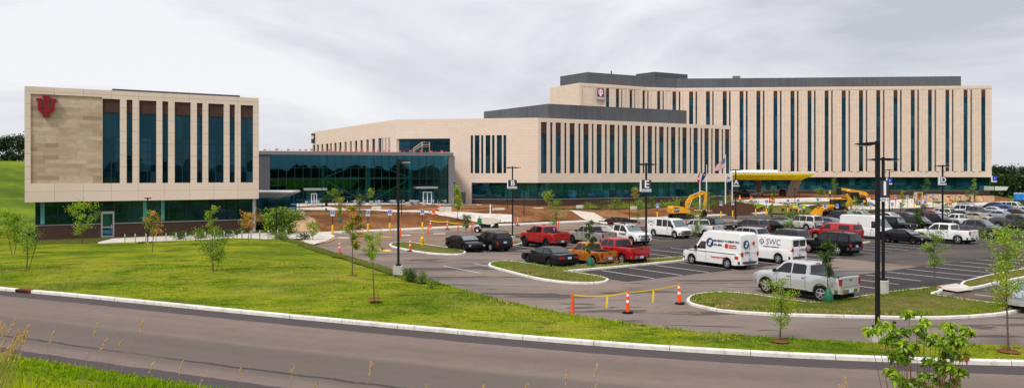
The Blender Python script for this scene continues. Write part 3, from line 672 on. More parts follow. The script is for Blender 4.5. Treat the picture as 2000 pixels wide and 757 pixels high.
for z in (3.7, 6.1, 8.2): m.bb(s_gl0, s_gl1, 0, .085, z-.04, z+.04)
m.build('mullion', MULL, gw)
m = AF.mb(); m.bb(s_gl0, s_gl1, 11.9, 12, .8, AZ-.65); m.bb(s_gl0, s_gl1, .8, 12, .8, 1.1); m.build('interior_wall', pbr('atrium_back_wall', (.05, .06, .055), .9, var=.5, vscale=.25), AR)
m = AF.mb(); m.bb(s_gl0, s_gl1, 3.5, 12, 6.0, 6.35); m.build('interior_floor', pbr('atrium_floor_edge', (.35, .45, .42), .8), AR)
for px in (632, 718, 722.5, 803):
    m = AF.mb(); x = AF.sx(px); m.bb(x-.28, x+.28, 1.2, 1.6, 1.1, AZ-.65); m.build('column', GREENST, AR)
for (pa, ya, pb, yb) in ((635, 347, 684, 327), (752, 326, 800, 346), (640, 354, 702, 387), (730, 392, 797, 353)):
    m = AF.mb(); x0, x1 = AF.sx(pa), AF.sx(pb); m.tube([(x0, 1.4, AF.z(pa, ya)), (x1, 1.4, AF.z(pb, yb))], .15, 6); m.build('brace', GREENST, AR)
m = AF.mb(); m.bb(AF.sx(632), AF.sx(803), 1.25, 1.5, 6.15, 6.4); m.build('beam', GREENST, AR)
def vestibule(px0, px1, ytop, ybot, dpx0, dpx1, lab):
    s0, s1 = AF.sx(px0), AF.sx(px1); zt = AF.z(px0, ytop)
    m = AF.mb(); m.bb(s0, s1, -2.6, .05, zt-.38, zt); m.build('entrance_canopy', ALU, AR)
    m = AF.mb(); m.bb(s0+.5, s1-.5, -1.6, .05, 1.1, zt-.385); v = m.build('vestibule', GL_GF, AR)
    m = AF.mb(); a, b = AF.sx(dpx0), AF.sx(dpx1); zt2 = AF.z(px0, ytop+10)
    for x in (a, (a+b)/2, b): m.bb(x-.07, x+.07, -1.75, -1.605, 1.1, zt2)
    m.bb(a, b, -1.74, -1.61, zt2-.15, zt2); m.bb(a, b, -1.74, -1.61, 1.1, 1.35); m.build('door_frame', WHITE, v)
vestibule(592, 636, 367, 398, 607, 617, ''); vestibule(808, 849, 364, 394, 823, 839, '')
# orange warning line on the roof
m = AF.mb()
for i in range(34):
    x = AL*(.02+.97*i/34); h = .30+.1*((i*7) % 3)
    m.bb(x-.03, x+.03, .3, .36, AZ, AZ+.45)
    if i % 2 == 0 or 6 < i < 22: m.bb(x+.031, x+.45, .32, .34, AZ+.12, AZ+.12+h*.7)
    m.build('warning_flag', pbr('pink_orange_flagging', (.75, .12, .10), .7), AR); m = AF.mb()
# little canopy beside the left building
P = at(505, 110); rt = thing('entrance_canopy', 'thin white edged grey canopy jutting out right of the office block', 'canopy', P)
CF = Fac(P, P+Vector((math.cos(R(5)), math.sin(R(5)), 0))*8, rt)
x1 = CF.sx(571); zc = CF.z(540, 373)
m = CF.mb(); m.bb(-2, x1, 0, 6, zc-.22, zc); m.build('fascia', WHITE, rt)
m = CF.mb(); pl = [(-2, zc-.225), (-2, zc-.95), (x1-1.6, zc-.95), (x1-.02, zc-.225)]; m.prism(pl, .05, 5.9, axis='Y'); fixn(m.build('soffit', GREYP, rt))
m = CF.mb(); m.bb(-2, CF.sx(548), 7, 12, -.3, zc+.0); m.build('glass_wall', GL_GF, rt)
# ---- hospital, low wing
HR = thing('hospital_wing', 'long pale stone hospital wing of tall paired windows over teal ground floor glazing', 'building', at(1051, 155.8))
CP = [at(610, 207.9), at(773.6, 160.7), at(885, 159.2), at(1051, 155.8), at(1426, 181)]
HZ, HB = 18.6, 5.26
C1 = Fac(CP[3], CP[4], HR); C2 = Fac(CP[1], CP[3], HR); C3 = Fac(CP[0], CP[1], HR)
ops = []; W = []
q = lambda a: 880+a/2.162
for a, b in ((382,407),(421,431),(444,467),(481,490),(503,525),(540,549),(561,584),(597,605),(617,639),(652,661),(672,694),(706,714),(726,747),(760,768),(780,802),(812,820),(832,852),(863,871),(881,901),(913,921),(931,951),(962,970),(979,998),(1010,1017),(1026,1045),(1056,1064),(1072,1091),(1101,1108),(1116,1135),(1145,1152),(1159,1178)):
    a, b = C1.sx(q(a)), C1.sx(q(b)); ops.append((a, b, 7.2, 17.75)); W.append((a, b))
openings_wall(C1, 'stone_wall', ST_MAIN, 0, C1.len, HB, HZ, ops, HR, .7)
for a, b in W: window(C1, HR, a, b, 7.2, 17.75, 15.4, .24, nx=2 if b-a > 1.5 else 1, zs=(8.2, 10.6, 11.3, 14.3))
ops = []; W = []
for a, b in ((85,95),(102,122),(129,138),(148,168),(175,186),(195,217),(223,235)):
    a, b = C2.sx(q(a)), C2.sx(q(b)); ops.append((a, b, 7.2, 15.1)); W.append((a, b))
SW = (C2.sx(774.5), C2.sx(879), 11.6, 14.5); ops.append(SW)
openings_wall(C2, 'stone_wall', ST_MAIN, 0, C2.len, HB, HZ, ops, HR, .7)
for a, b in W: window(C2, HR, a, b, 7.2, 15.1, None, .24, nx=2 if b-a > 1.5 else 1, zs=(8.2, 10.6, 11.3, 14.3))
window(C2, HR, *SW, None, .45, nx=9, zs=())
ops = []
r3 = lambda x: 500+x/2.704
for a, b in ((300,312),(321,332),(344,355),(368,382),(390,400),(413,425),(438,451),(467,478),(495,505),(521,534),(550,563),(582,595),(612,628),(645,662),(666,672),(682,688),(699,706)):
    a, b = C3.sx(r3(a)), C3.sx(r3(b)); ops.append((a, b, 9.0, 15.0))
openings_wall(C3, 'stone_wall', ST_MAIN, 0, C3.len, 3, HZ, ops, HR, .7)
for a, b, _, _ in ops: window(C3, HR, a, b, 9., 15., None, .35, nx=1, zs=(11., 13.))
# ground floor
C1g = Fac(C1.P-C1.n*.9+C1.u*.0, C1.Q-C1.n*.9, HR); sL = C2.sx(921)
m = C1.mb(); m.bb(.0, C1.len, .35, .9, -.5, 1.78); m.build('brick_wall', BRICK, HR)
m = C2.mb(); m.bb(sL, C2.len-.05, .35, .9, -.5, 1.78); m.build('brick_wall', BRICK, HR)
m = C1.mb(); m.bb(.0, C1.len, .30, .9, 1.783, 1.87); m.build('sill', ALU, HR)
m = C2.mb(); m.bb(sL, C2.len, .30, .9, 1.783, 1.87); m.build('sill', ALU, HR)
storefront(C1, HR, .1, C1.len, 1.9, HB, .5, 1.65, zs=(4.2,)); storefront(C2, HR, sL, C2.len-.1, 1.9, HB, .5, 1.6, zs=(4.2,))
m = C2.mb(); m.bb(0, sL-.003, .0, .7, -.5, HB-.003); m.build('stone_base', ST_MAIN, HR)
x = C2.sx(904.5); m = C2.mb(); m.bb(x-.55, x+.55, -.04, .1, .9, 3.3); m.build('service_door', GREYP, HR)
core = [(CP[0]-C3.n*.8).xy, (CP[1]-C3.n*.8-C2.n*.2).xy, (CP[3]-C2.n*.9-C1.n*.3+C2.u*-.2).xy, (CP[4]-C1.n*1.0).xy, (CP[4]-C1.n*28).xy, (at(1000, 205)).xy, (CP[0]+Vector((18, 12, 0))).xy]
prismW('inner_wall', core, -.5, HZ-.6, ST_MAIN, HR)
prismW('penthouse', [at(945, 182).xy, at(1070, 162).xy, at(1341, 179).xy, at(1341, 192).xy, at(1000, 200).xy], HZ-.7, 22.05, METALP, HR)
# little sign at the corner of the low wing
t = thing('wall_sign', 'small dark emblem sign high on the far left corner of the hospital wing', 'sign', at(611, 207)+Vector((0, -1.1, 15.8)))
m = MB(); m.box((.35, 0, 1.0), (.9, .35, 2.6)); m.build('panel', pbr('sign_charcoal', (.03, .03, .04), .5), t); m = MB(); trident(m, .2, 1.3, 1.0, -.22, -.18); fixn(m.build('emblem', WHITE, t))
# ---- hospital tower
TR = thing('hospital_tower', 'tall wide pale stone hospital tower with narrow dark windows and charcoal penthouse', 'building', at(1440, 237))
TPX = [(1073.6, 237.5), (1132, 225), (1200, 230), (1262, 236), (1322, 238.4), (1440, 237), (1937, 232)]
TP = [at(a, b) for a, b in TPX]; TZ, TB = 34.2, 6.2
wl = [((a)/2.523+1400, (b)/2.523+1400) for a, b in ((112,132),(195,215),(279,299),(363,383),(447,467),(531,551),(615,636),(700,721),(785,806),(870,891),(955,976),(1040,1060),(1126,1146),(1215,1236),(1302,1324),(143,152),(227,235),(311,319),(395,403),(479,487),(564,571),(649,656),(734,741),(819,826),(903,911),(988,996),(1073,1080),(1159,1166),(1250,1257))]
wl += [(a/5.263+1060, b/5.263+1060) for a, b in ((648,685),(753,787),(890,922),(1023,1052),(1175,1208),(1332,1372),(1505,1547),(1678,1720),(1850,1892),(808,820),(943,953),(1075,1088),(1232,1245),(1398,1414),(1570,1587),(1743,1757),(1915,1932))]
cores = []
for i in range(len(TP)-1):
    F_ = Fac(TP[i], TP[i+1], TR); px0, px1 = TPX[i][0], TPX[i+1][0]; ops = []
    for a, b in sorted(wl):
        mpx = (a+b)/2
        if px0 <= mpx < px1 and i > 0:
            sa, sb = max(.1, F_.sx(a)), min(F_.len-.1, F_.sx(b)); ops.append((sa, sb, 8.0, 33.0))
    openings_wall(F_, 'stone_wall', ST_TOWER, 0, F_.len, TB, TZ, ops, TR, .8)
    for a, b, _, _ in ops: window(F_, TR, a, b, 8., 33., 30.7, .26, nx=2 if b-a > 2.2 else 1, zs=[8+4.35*k+j for k in range(6) for j in (0, 1.0)][1:])
    if i > 0:                                  # shallow pilasters either side of every window bay
        m = F_.mb(); cur = .0
        for a, b, _, _ in ops+[(F_.len, F_.len, 0, 0)]:
            gap = a-cur
            if gap > 2.2:
                m.bb(cur+.05, cur+.75, -.22, -.004, 8.0, 33.0); m.bb(a-.75, a-.05, -.22, -.004, 8., 33.)
            cur = b
        if m.v: m.build('pilasters', ST_TOWER, TR)
        m = F_.mb(); m.bb(0, F_.len, -.1, -.004, 33.25, TZ-.01); m.build('parapet', ST_TOWER, TR)
        m = F_.mb(); m.bb(0, F_.len, 1.0, 1.5, -.3, 2.05); m.build('brick_wall', BRICK, TR)
        m = F_.mb(); m.bb(0, F_.len, .95, 1.5, 2.053, 2.13); m.build('sill', ALU, TR)
        if px1 > 1400: storefront(F_, TR, 0, F_.len-.05, 2.15, TB, 1.2, 1.9, zs=())
    cores.append(((TP[i] if i else TP[i])-F_.n*1.75, F_))
m = Fac(TP[5], TP[6], TR).mb(); m.bb((TP[6]-TP[5]).length-.6, (TP[6]-TP[5]).length-.06, .85, 24, TB, TZ); m.build('stone_wall', ST_TOWER, TR)
core = [(TP[0]+Vector((1.5, 1.5, 0))).xy, (TP[1]+Vector((.6, 1.9, 0))).xy]+[(p+Vector((0, 1.9, 0))).xy for p in TP[2:6]]+[(TP[6]+Vector((-.8, 1.9, 0))).xy, (TP[6]+Vector((4, 24, 0))).xy, (TP[0]+Vector((4, 28, 0))).xy]
prismW('inner_wall', core, -.3, TZ-.8, ST_TOWER, TR)
prismW('penthouse', [at(1094, 249).xy, at(1147, 238.5).xy, at(1242, 247).xy, at(1322, 254.6).xy, at(1430, 253.7).xy, at(1877, 248.4).xy, at(1872, 262).xy, at(1100, 264).xy], TZ-.9, 39.2, METALP, TR)
prismW('upper_penthouse', [at(1242, 268).xy, at(1278, 262).xy, at(1343, 269).xy, at(1343, 278).xy, at(1242, 278).xy], TZ-.9, 42.5, METALP, TR)
m = MB(Matrix.Translation(-TR.location)); p = at(1438, 256); m.box((p.x, p.y, 39.6), (2.2, 1.5, 1.2)); p = at(1194, 245); m.tube([(p.x, p.y, 39), (p.x, p.y, 40.5)], .25, 8); m.build('roof_vents', GREYP, TR)
# emblem sign box on the tower
sp = at(1170, 226.3); F_ = Fac(TP[1], TP[2], TR)
t = thing('wall_sign', 'boxed crimson emblem sign with white trident near the top corner of the tower', 'sign', Vector((0, 0, 0)))
m = MB(F_.M.copy()); m.M = Matrix.Translation(F_.P) @ (F_.M.to_3x3().to_4x4()); xs = F_.sx(1170.5); zc = F_.z(1170, 183)
xh = 1.35; m.bb(xs-xh, xs+xh, -.75, -.24, zc-1.85, zc+1.75); m.build('sign_box', pbr('sign_silver', (.42, .42, .46), .4), t)
Mx = m.M
m = MB(Mx); m.bb(xs-xh+.18, xs+xh-.18, -.80, -.752, zc-1.0, zc+1.5); m.build('sign_face', pbr('crimson_face', (.28, .003, .025), .4), t)
m = MB(Mx); trident(m, xs, zc+.25, 2.1, -.86, -.803); fixn(m.build('emblem', WHITE, t))
text_mesh('Indiana University', .22, WHITE, t, M=Mx @ face_M((xs, -.76, zc-1.25), 0)); text_mesh('Health', .36, WHITE, t, M=Mx @ face_M((xs, -.76, zc-1.58), 0))
# rail on the atrium roof
p = at(822, 153.8); t = thing('roof_stair', 'tan handrailed service stair on the atrium roof below the strip window', 'stair', Vector((p.x, p.y, AZ)))
for k, (dx, y_) in enumerate(((0, 0), (0, 1.1))):
    m = MB(); m.tube([(-1.6, y_, .0), (-1.6, y_, .9), (.2, y_, 2.2), (1.7, y_, 2.2), (1.7, y_, 0)], .05, 6); m.tube([(-1.6, y_, .45), (.2, y_, 1.7), (1.7, y_, 1.7)], .04, 6); m.tube([(.2, y_, 0), (.2, y_, 2.2)], .05, 6); m.build('handrail', pbr('tan_rail', (.5, .42, .33), .5), t)
m = MB()
for k in range(6): m.box((-1.4+.3*k, .55, .1+.22*k), (.3, 1.0, .05))
m.box((1., .55, 1.3), (1.4, 1., .06)); m.build('treads', STEEL, t)
# yellow entrance canopy
cp = at(1510, 205); t = thing('entrance_canopy', 'big yellow clad canopy with white roof edge in front of the tower entrance', 'canopy', cp)
YC = pbr('yellow_sheathing', (.92, .82, .04), .6, var=.12, vscale=.7)
def L_(px, Y): return (at(px, Y)-cp).xy
up = [L_(1425, 199), L_(1591, 199), L_(1580, 214), L_(1425, 228)]; lo = [L_(1425, 201), L_(1566, 201), L_(1556, 214), L_(1425, 228)]
m = MB(); zt, zm, zl = 7.75, 6.95, 5.55
a = [m.vert((*p, zm)) for p in up]; b = [m.vert((*p, zl)) for p in lo]; c_ = [m.vert((*p, zt-.35)) for p in up]
for i in range(4):
    j = (i+1) % 4; m.face((b[i], b[j], a[j], a[i])); m.face((a[i], a[j], c_[j], c_[i]))
m.face(b[::-1]); m.face(c_); fixn(m.build('soffit', YC, t))
m = MB(); k = 0
for i in range(26):
    for j in range(2):
        px = 1436+i*5.2; z = lerp(5.7, 6.6, j/1.5)+.12*((i*3) % 4); Yf = 201-1.8*(z-zl)/1.4
        if px > 1560+(z-5.5)*15: continue
        p = at(px+2*j, Yf)-cp; m.box((p.x, p.y-.02, z), (.28, .06, .10))
m.build('fixing_marks', pbr('dark_fixings', (.10, .08, .02), .7), t)
m = MB(); m.prism([p for p in (L_(1423, 198.8), L_(1592, 198.8), L_(1581, 214), L_(1423, 228))], zt-.347, zt-.1, 'Z'); m.prism([L_(1427, 201), L_(1519, 201), L_(1519, 215), L_(1427, 224)], zt-.097, zt+.45, 'Z'); fixn(m.build('roof_edge', pbr('white_membrane', (.80, .80, .79), .7), t))
CC = pbr('raw_concrete', (.42, .33, .25), .85, var=.15, vscale=1.2)
for (pb, pt, Y, wb, wt) in ((1540, 1551, 207, 10, 10), (1549, 1562, 208, 6, 8), (1481, 1482, 219, 8, 9)):
    m = MB(); zb = .5
    r0 = [m.vert((*L_(pb-wb/2*1.15, Y), zb)), m.vert((*L_(pb+wb/2*1.15, Y), zb)), m.vert((*L_(pb+wb/2, Y+1.4), zb)), m.vert((*L_(pb-wb/2, Y+1.4), zb))]
    r1 = [m.vert((*L_(pt-wt/2*1.2, Y), zl)), m.vert((*L_(pt+wt/2*1.2, Y), zl)), m.vert((*L_(pt+wt/2, Y+1.4), zl)), m.vert((*L_(pt-wt/2, Y+1.4), zl))]
    for i in range(4): m.face((r0[i], r0[(i+1) % 4], r1[(i+1) % 4], r1[i]))
    m.face(r0[::-1]); m.face(r1); fixn(m.build('column', CC, t))
m = MB(); m.box((*L_(1543, 207.7), .62), (2.4, 2.4, .9)); m.build('column_base', BLACK, t)
# small canopy at the tower's right end
p = at(1937, 228); t = thing('side_canopy', 'small white wedge canopy at the right end of the tower', 'canopy', p)
m = MB(); m.prism([(-.5, 2.3), (3.5, 2.3), (4.1, 3.4), (-.5, 3.5)], -1.5, 3, axis='Y'); fixn(m.build('roof', pbr('pale_canopy', (.6, .6, .58), .6), t))
# ================================================================ vehicles
def paint(col, metal=0., rough=.14): return pbr('paint_%d_%d_%d' % tuple(int(c*999) for c in col), col, rough, metal, coat=(.6 if max(col) > .3 else (.3 if max(col) > .05 else .08)), spec=.3 if max(col) > .05 else .2)
AGL = pbr('car_glass', (.018, .028, .028), .04, spec=.9); AGL2 = pbr('tinted_car_glass', (.008, .008, .010), .05, spec=.6); WSG = pbr('windscreen_glass', (.05, .085, .085), .03, spec=1., coat=1)
CHR = pbr('chrome', (.62, .63, .65), .12, 1.); TRIM = pbr('black_trim', (.015, .015, .016), .55); RIMM = pbr('alloy_rim', (.55, .56, .58), .3, .8); RIMD = pbr('dark_rim', (.03, .03, .033), .35, .5)
HL = pbr('headlamp_lens', (.62, .64, .66), .1, .3, coat=1); TL = pbr('tail_lamp_lens', (.38, .004, .006), .2, coat=1); PLATE = pbr('licence_plate', (.45, .55, .72), .5); AMB = pbr('amber_lens', (.75, .22, .02), .2)
INTR = pbr('bed_liner', (.025, .025, .026), .8)
SP = {
 'sedan': dict(L=4.85, W=1.83, H=1.45, r=.335, wb=2.80, fo=.95, top=[(-2.42,.92),(-2.35,1.0),(-1.60,1.06),(-.9,1.02),(.85,.97),(1.0,.96),(2.0,.80),(2.36,.68),(2.42,.62)], cab=[(-1.75,1.03),(-1.05,1.36),(-.55,1.44),(.15,1.45),(.45,1.40),(1.25,.97)], bz=.98, win=[(-1.55,-.42),(-.36,.98)], pil=.075, door=(-.39,.75,-1.25)),
 'coupe': dict(L=4.75, W=1.85, H=1.42, r=.345, wb=2.80, fo=.95, top=[(-2.37,1.0),(-2.25,1.10),(-1.5,1.10),(-.9,1.04),(.85,.98),(2.0,.82),(2.3,.70),(2.37,.6)], cab=[(-2.1,1.08),(-1.2,1.34),(-.5,1.42),(.1,1.42),(.45,1.37),(1.3,.98)], bz=1.0, win=[(-1.6,-.42),(-.36,1.02)], pil=.075, door=(-.39,.75,-1.2)),
 'police': dict(L=5.35, W=1.98, H=1.47, r=.36, wb=2.92, fo=1.08, top=[(-2.67,.86),(-2.6,1.02),(-1.7,1.06),(-1.2,1.03),(.95,1.0),(2.2,.90),(2.62,.84),(2.67,.7)], cab=[(-1.75,1.04),(-1.10,1.38),(-.7,1.45),(.1,1.46),(.35,1.42),(1.1,1.0)], bz=1.0, win=[(-1.45,-.52),(-.44,.85)], pil=.07, door=(-.48,.62,-1.3)),
 'suv': dict(L=4.75, W=1.88, H=1.72, r=.37, wb=2.68, fo=.95, top=[(-2.37,.95),(-2.3,1.08),(-.9,1.10),(.95,1.08),(2.05,1.0),(2.33,.86),(2.37,.7)], cab=[(-2.28,1.08),(-1.95,1.62),(-1.5,1.70),(0,1.72),(.45,1.66),(1.2,1.08)], bz=1.09, win=[(-2.05,-1.20),(-1.12,-.30),(-.22,.98)], pil=.09, door=(-.26,.8,-1.15), rack=1),
 'bigsuv': dict(L=5.3, W=2.02, H=1.95, r=.41, wb=3.05, fo=1.0, top=[(-2.65,1.0),(-2.6,1.18),(-.9,1.22),(.95,1.20),(2.3,1.16),(2.6,1.05),(2.65,.8)], cab=[(-2.58,1.2),(-2.38,1.85),(-2.0,1.93),(0,1.95),(.35,1.90),(1.05,1.2)], bz=1.21, win=[(-2.45,-1.40),(-1.30,-.40),(-.32,.88)], pil=.10, door=(-.36,.72,-1.35), rack=1),
 'jeep': dict(L=4.4, W=1.87, H=1.84, r=.42, wb=2.95, fo=.75, top=[(-2.15,1.1),(-2.1,1.12),(.55,1.14),(1.9,1.10),(2.15,1.06),(2.2,.8)], cab=[(-2.08,1.13),(-2.0,1.8),(-1.8,1.84),(.2,1.84),(.32,1.80),(.68,1.14)], bz=1.14, win=[(-1.95,-1.15),(-1.05,-.30),(-.22,.52)], pil=.10, door=(-.26,.55,-1.1), fl=1),
 'crew': dict(L=6.0, W=2.02, H=1.97, r=.42, wb=3.80, fo=1.02, top=[(-3.0,1.32),(-2.98,1.38),(-.85,1.36),(1.35,1.28),(1.5,1.27),(2.6,1.20),(2.92,1.08),(3.0,.85)], cab=[(-1.05,1.30),(-.93,1.86),(-.75,1.95),(.55,1.97),(.82,1.90),(1.55,1.27)], bz=1.28, win=[(-.80,.12),(.22,1.35)], pil=.10, bed=(-2.93,-1.12), door=(.17,1.15,-.82)),
 'ext': dict(L=5.85, W=2.02, H=1.90, r=.41, wb=3.65, fo=1.0, top=[(-2.92,1.28),(-2.9,1.34),(-.6,1.32),(1.25,1.24),(2.5,1.17),(2.85,1.05),(2.92,.85)], cab=[(-.75,1.28),(-.62,1.80),(-.45,1.88),(.5,1.90),(.75,1.84),(1.45,1.24)], bz=1.26, win=[(-.52,.10),(.20,1.25)], pil=.10, bed=(-2.85,-.82), door=(.15,1.1,-.55)),
 'reg': dict(L=4.9, W=1.80, H=1.68, r=.365, wb=3.0, fo=.88, top=[(-2.45,1.08),(-2.43,1.12),(-.4,1.10),(1.15,1.05),(2.15,.98),(2.4,.88),(2.45,.7)], cab=[(-.55,1.06),(-.42,1.58),(-.3,1.66),(.5,1.68),(.72,1.62),(1.25,1.05)], bz=1.07, win=[(-.38,.02),(.10,1.08)], pil=.09, bed=(-2.38,-.62), door=(.06,.95,-.45)),
 'topper': dict(L=5.6, W=1.95, H=1.86, r=.39, wb=3.5, fo=.95, top=[(-2.8,1.2),(-2.78,1.26),(-.6,1.24),(1.2,1.2),(2.4,1.12),(2.75,1.0),(2.8,.8)], cab=[(-2.76,1.22),(-2.6,1.78),(-2.45,1.84),(.5,1.86),(.75,1.80),(1.42,1.2)], bz=1.22, win=[(-2.25,-.95),(.05,1.2)], pil=.14, door=(0,1.05,-.7)),
 'van': dict(L=5.7, W=2.02, H=2.08, r=.38, wb=3.43, fo=.98, top=[(-2.85,1.15),(-2.82,1.2),(1.6,1.18),(1.75,1.16),(2.55,1.0),(2.8,.88),(2.85,.6)], cab=[(-2.84,1.18),(-2.76,1.95),(-2.6,2.06),(.9,2.08),(1.25,2.0),(1.95,1.16)], bz=1.18, win=[(.75,1.72)], pil=.13, door=(.7,1.55,.7), wr=.86),
 'hivan': dict(L=6.1, W=2.05, H=2.68, r=.38, wb=3.70, fo=1.05, top=[(-3.05,1.25),(-3.02,1.3),(1.4,1.26),(1.55,1.25),(2.75,1.10),(3.0,.98),(3.05,.65)], cab=[(-3.04,1.28),(-2.96,2.5),(-2.75,2.66),(.35,2.68),(.75,2.55),(1.75,1.25)], bz=1.27, win=[(.50,1.50)], pil=.16, wtop=1.86, door=(.42,1.45,.42), wr=.84),
 'euro': dict(L=5.9, W=2.05, H=2.50, r=.35, wb=3.9, fo=.95, top=[(-2.95,1.2),(-2.92,1.22),(1.75,1.2),(1.9,1.18),(2.6,1.0),(2.88,.85),(2.95,.6)], cab=[(-2.94,1.2),(-2.90,2.36),(-2.7,2.48),(1.0,2.5),(1.35,2.38),(2.35,1.12)], bz=1.16, win=[(1.05,2.02)], pil=.15, wtop=1.90, door=(1.0,1.8,1.0), wr=.90),
}
def wheel_parts(root, x, y, r, sgn, rim=RIMM, n=22):
    m = MB(); wd = .25; t = r*.64
    m.lathe([(t, -wd/2), (r*.93, -wd/2), (r, -wd/2+.04), (r, wd/2-.04), (r*.93, wd/2), (t, wd/2)], n=n, axis='Y', cap=False)
    w_ = m.build('wheel', BLACK, root, smooth=True, angle=40, loc=(x, y, r))
    m = MB(); yo = sgn*wd/2; m.m = 0
    m.lathe([(t, yo*.98), (t*.9, yo*.8), (t*.86, yo*.35), (0.01, yo*.3)], n=n, axis='Y', cap=False)
    for k in range(5 if rim is not RIMD else 6):
        a = 2*math.pi*k/(5 if rim is not RIMD else 6)+.3
        m.tube([(0, yo*.85, 0), (math.cos(a)*t*.93, yo*.85, math.sin(a)*t*.93)], [.055, .035], 5)
    m.lathe([(t*1.02, yo*.97), (t*.88, yo*1.02), (t*.86, yo*.8)], n=n, axis='Y', cap=False)
    m.lathe([(.085, yo*.4), (.075, yo*.95), (.01, yo*.98)], n=10, axis='Y', cap=False)
    # dark well behind the spokes
    m.m = 1; m.lathe([(t*.87, yo*.45), (.02, yo*.44)], n=n, axis='Y', cap=False)
    m.build('rim', [rim, TRIM], w_, smooth=True, angle=50)
def car(name, kind, col, label, cat, pos, rz, group=None, rim=RIMM, tint=True, metal=.25, z=0., lift=0., opts=(), roofcol=None, scale=1.):
    S = dict(SP[kind]); KX = .93
    for k_ in ('L', 'wb', 'fo'): S[k_] *= KX
    for k_ in ('top', 'cab'): S[k_] = [(a*KX, b) for a, b in S[k_]]
    S['win'] = [(a*KX, b*KX) for a, b in S['win']]; S['door'] = tuple(a*KX for a in S['door'])
    if S.get('bed'): S['bed'] = tuple(a*KX for a in S['bed'])
    P_ = paint(col, metal); root = thing(name, label, cat, (pos[0], pos[1], z), rz, group)
    LL, W, H, r, wb = S['L'], S['W']/2, S['H'], S['r'], S['wb']; xf = LL/2-S['fo']; xr = xf-wb; top = S['top']; bz = S['bz']; rk = .30 if kind not in ('crew', 'ext', 'jeep', 'bigsuv', 'topper') else .42
    body = bpy.data.objects.new('chassis', None) if False else None
    dz = lift; ra = r*1.20; bed = S.get('bed'); fine = opts and 'fine' in opts
    xs = {round(-LL/2+i*LL/34, 3) for i in range(35)} | {round(p[0], 3) for p in top if abs(p[0]) <= LL/2}
    for xw in (xf, xr):
        for k in range(13): xs.add(round(xw-ra*math.cos(math.pi*k/12), 4))
        xs.add(round(xw-ra-.004, 4)); xs.add(round(xw+ra+.004, 4))
    if bed: xs |= {bed[0], bed[0]+.002, bed[1], bed[1]-.002}
    xs = sorted(x for x in xs if -LL/2 <= x <= LL/2)
    m = MB(); rings = []
    for x in xs:
        zt = interp(top, x); zb = rk
        e = clamp((abs(x)-(LL/2-.55))/.55); wv = W*(1-.13*e*e); 
        if e > 0: zb = rk+.06*e
        for xw in (xf, xr):
            if abs(x-xw) < ra-.001: zb = max(zb, r+math.sqrt(max(ra*ra-(x-xw)**2, 0)))
        zb = min(zb, zt-.16); zm = lerp(zb, zt, .5); bd = bed and bed[0] < x < bed[1]
        zi = .80 if bd else zt+.005
        half = [(wv*.93, zb), (wv*.985, zb+.03), (wv, max(zm, zb+.05)), (wv*.985, zt-.10), (wv*.95, zt-.02), (wv*.90, zt), (wv*.895 if bd else wv*.6, zi if bd else zt+.02), (0, zi if bd else zt+.03)]
        rings.append([m.vert((x, y, z_+dz)) for y, z_ in half]+[m.vert((x, -y, z_+dz)) for y, z_ in half[-2::-1]])
    for a, b in zip(rings, rings[1:]):
        n = len(a)
        for k in range(n-1): m.face((a[k], b[k], b[k+1], a[k+1]))
        m.face((a[n-1], b[n-1], b[0], a[0]))
    m.face(rings[0]); m.face(rings[-1][::-1])
    bo = fixn(m.build('body', P_, root, smooth=True, angle=38))
    m = MB(); m.bb(-LL/2+.25, LL/2-.25, -W+.24, W-.24, .22+dz*.6, .78+dz); m.build('underbody', BLACK, root)
    # cabin
    cab = S['cab']; wr = S.get('wr', .76)*W; wbt = W*.955; zr = H-.05
    def ys(z_): return lerp(wbt, wr, clamp((z_-bz)/(zr-bz)))
    xs = set(); 
    for (x0, z0), (x1, z1) in zip(cab, cab[1:]):
        for k in range(5): xs.add(lerp(x0, x1, k/4))
    xs = sorted(xs); m = MB(); rings = []
    for x in xs:
        zt = interp(cab, x); lo = bz-.06; zs_ = max(zt-.045, lo+.02); y1 = ys(zs_)
        half = [(wbt, lo), (y1, zs_), (y1-.05, max(zt-.008, zs_)), (y1*.5, zt+.012), (0, zt+.018)]
        rings.append([m.vert((x, y, z_+dz)) for y, z_ in half]+[m.vert((x, -y, z_+dz)) for y, z_ in half[-2::-1]])
    for a, b in zip(rings, rings[1:]):
        n = len(a)
        for k in range(n-1): m.face((a[k], b[k], b[k+1], a[k+1]))
    m.face(rings[0]); m.face(rings[-1][::-1])
    fixn(m.build('cabin', paint(roofcol, 0, .7) if roofcol else P_, root, smooth=True, angle=40))
    sg_ = AGL2 if tint else AGL; pil = S['pil']; wtop = S.get('wtop', 9)
    win = list(S['win'])
    if 'windows' in opts: win += [(-.1, .6), (-1.0, -.2)] if kind == 'van' else []
    for (x0, x1) in win:
        for sg in (1, -1):
            m = MB(); n = 10; prev = None
            for k in range(n+1):
                x = lerp(x0, x1, k/n)
                sl = abs(interp(cab, x+.05)-interp(cab, x-.05))/.1
                zt = min(interp(cab, x)-pil*(1+.8*sl), wtop); zb = bz+.04
                if zt < zb+.02: zt = zb+.02
                pr = [m.vert((x, sg*(ys(zb)+.008), zb+dz)), m.vert((x, sg*(ys(zt)+.010), zt+dz))]
                if prev: m.face((prev[0], pr[0], pr[1], prev[1]) if sg < 0 else (prev[0], prev[1], pr[1], pr[0]))
                prev = pr
            m.build('side_window', sg_, root)
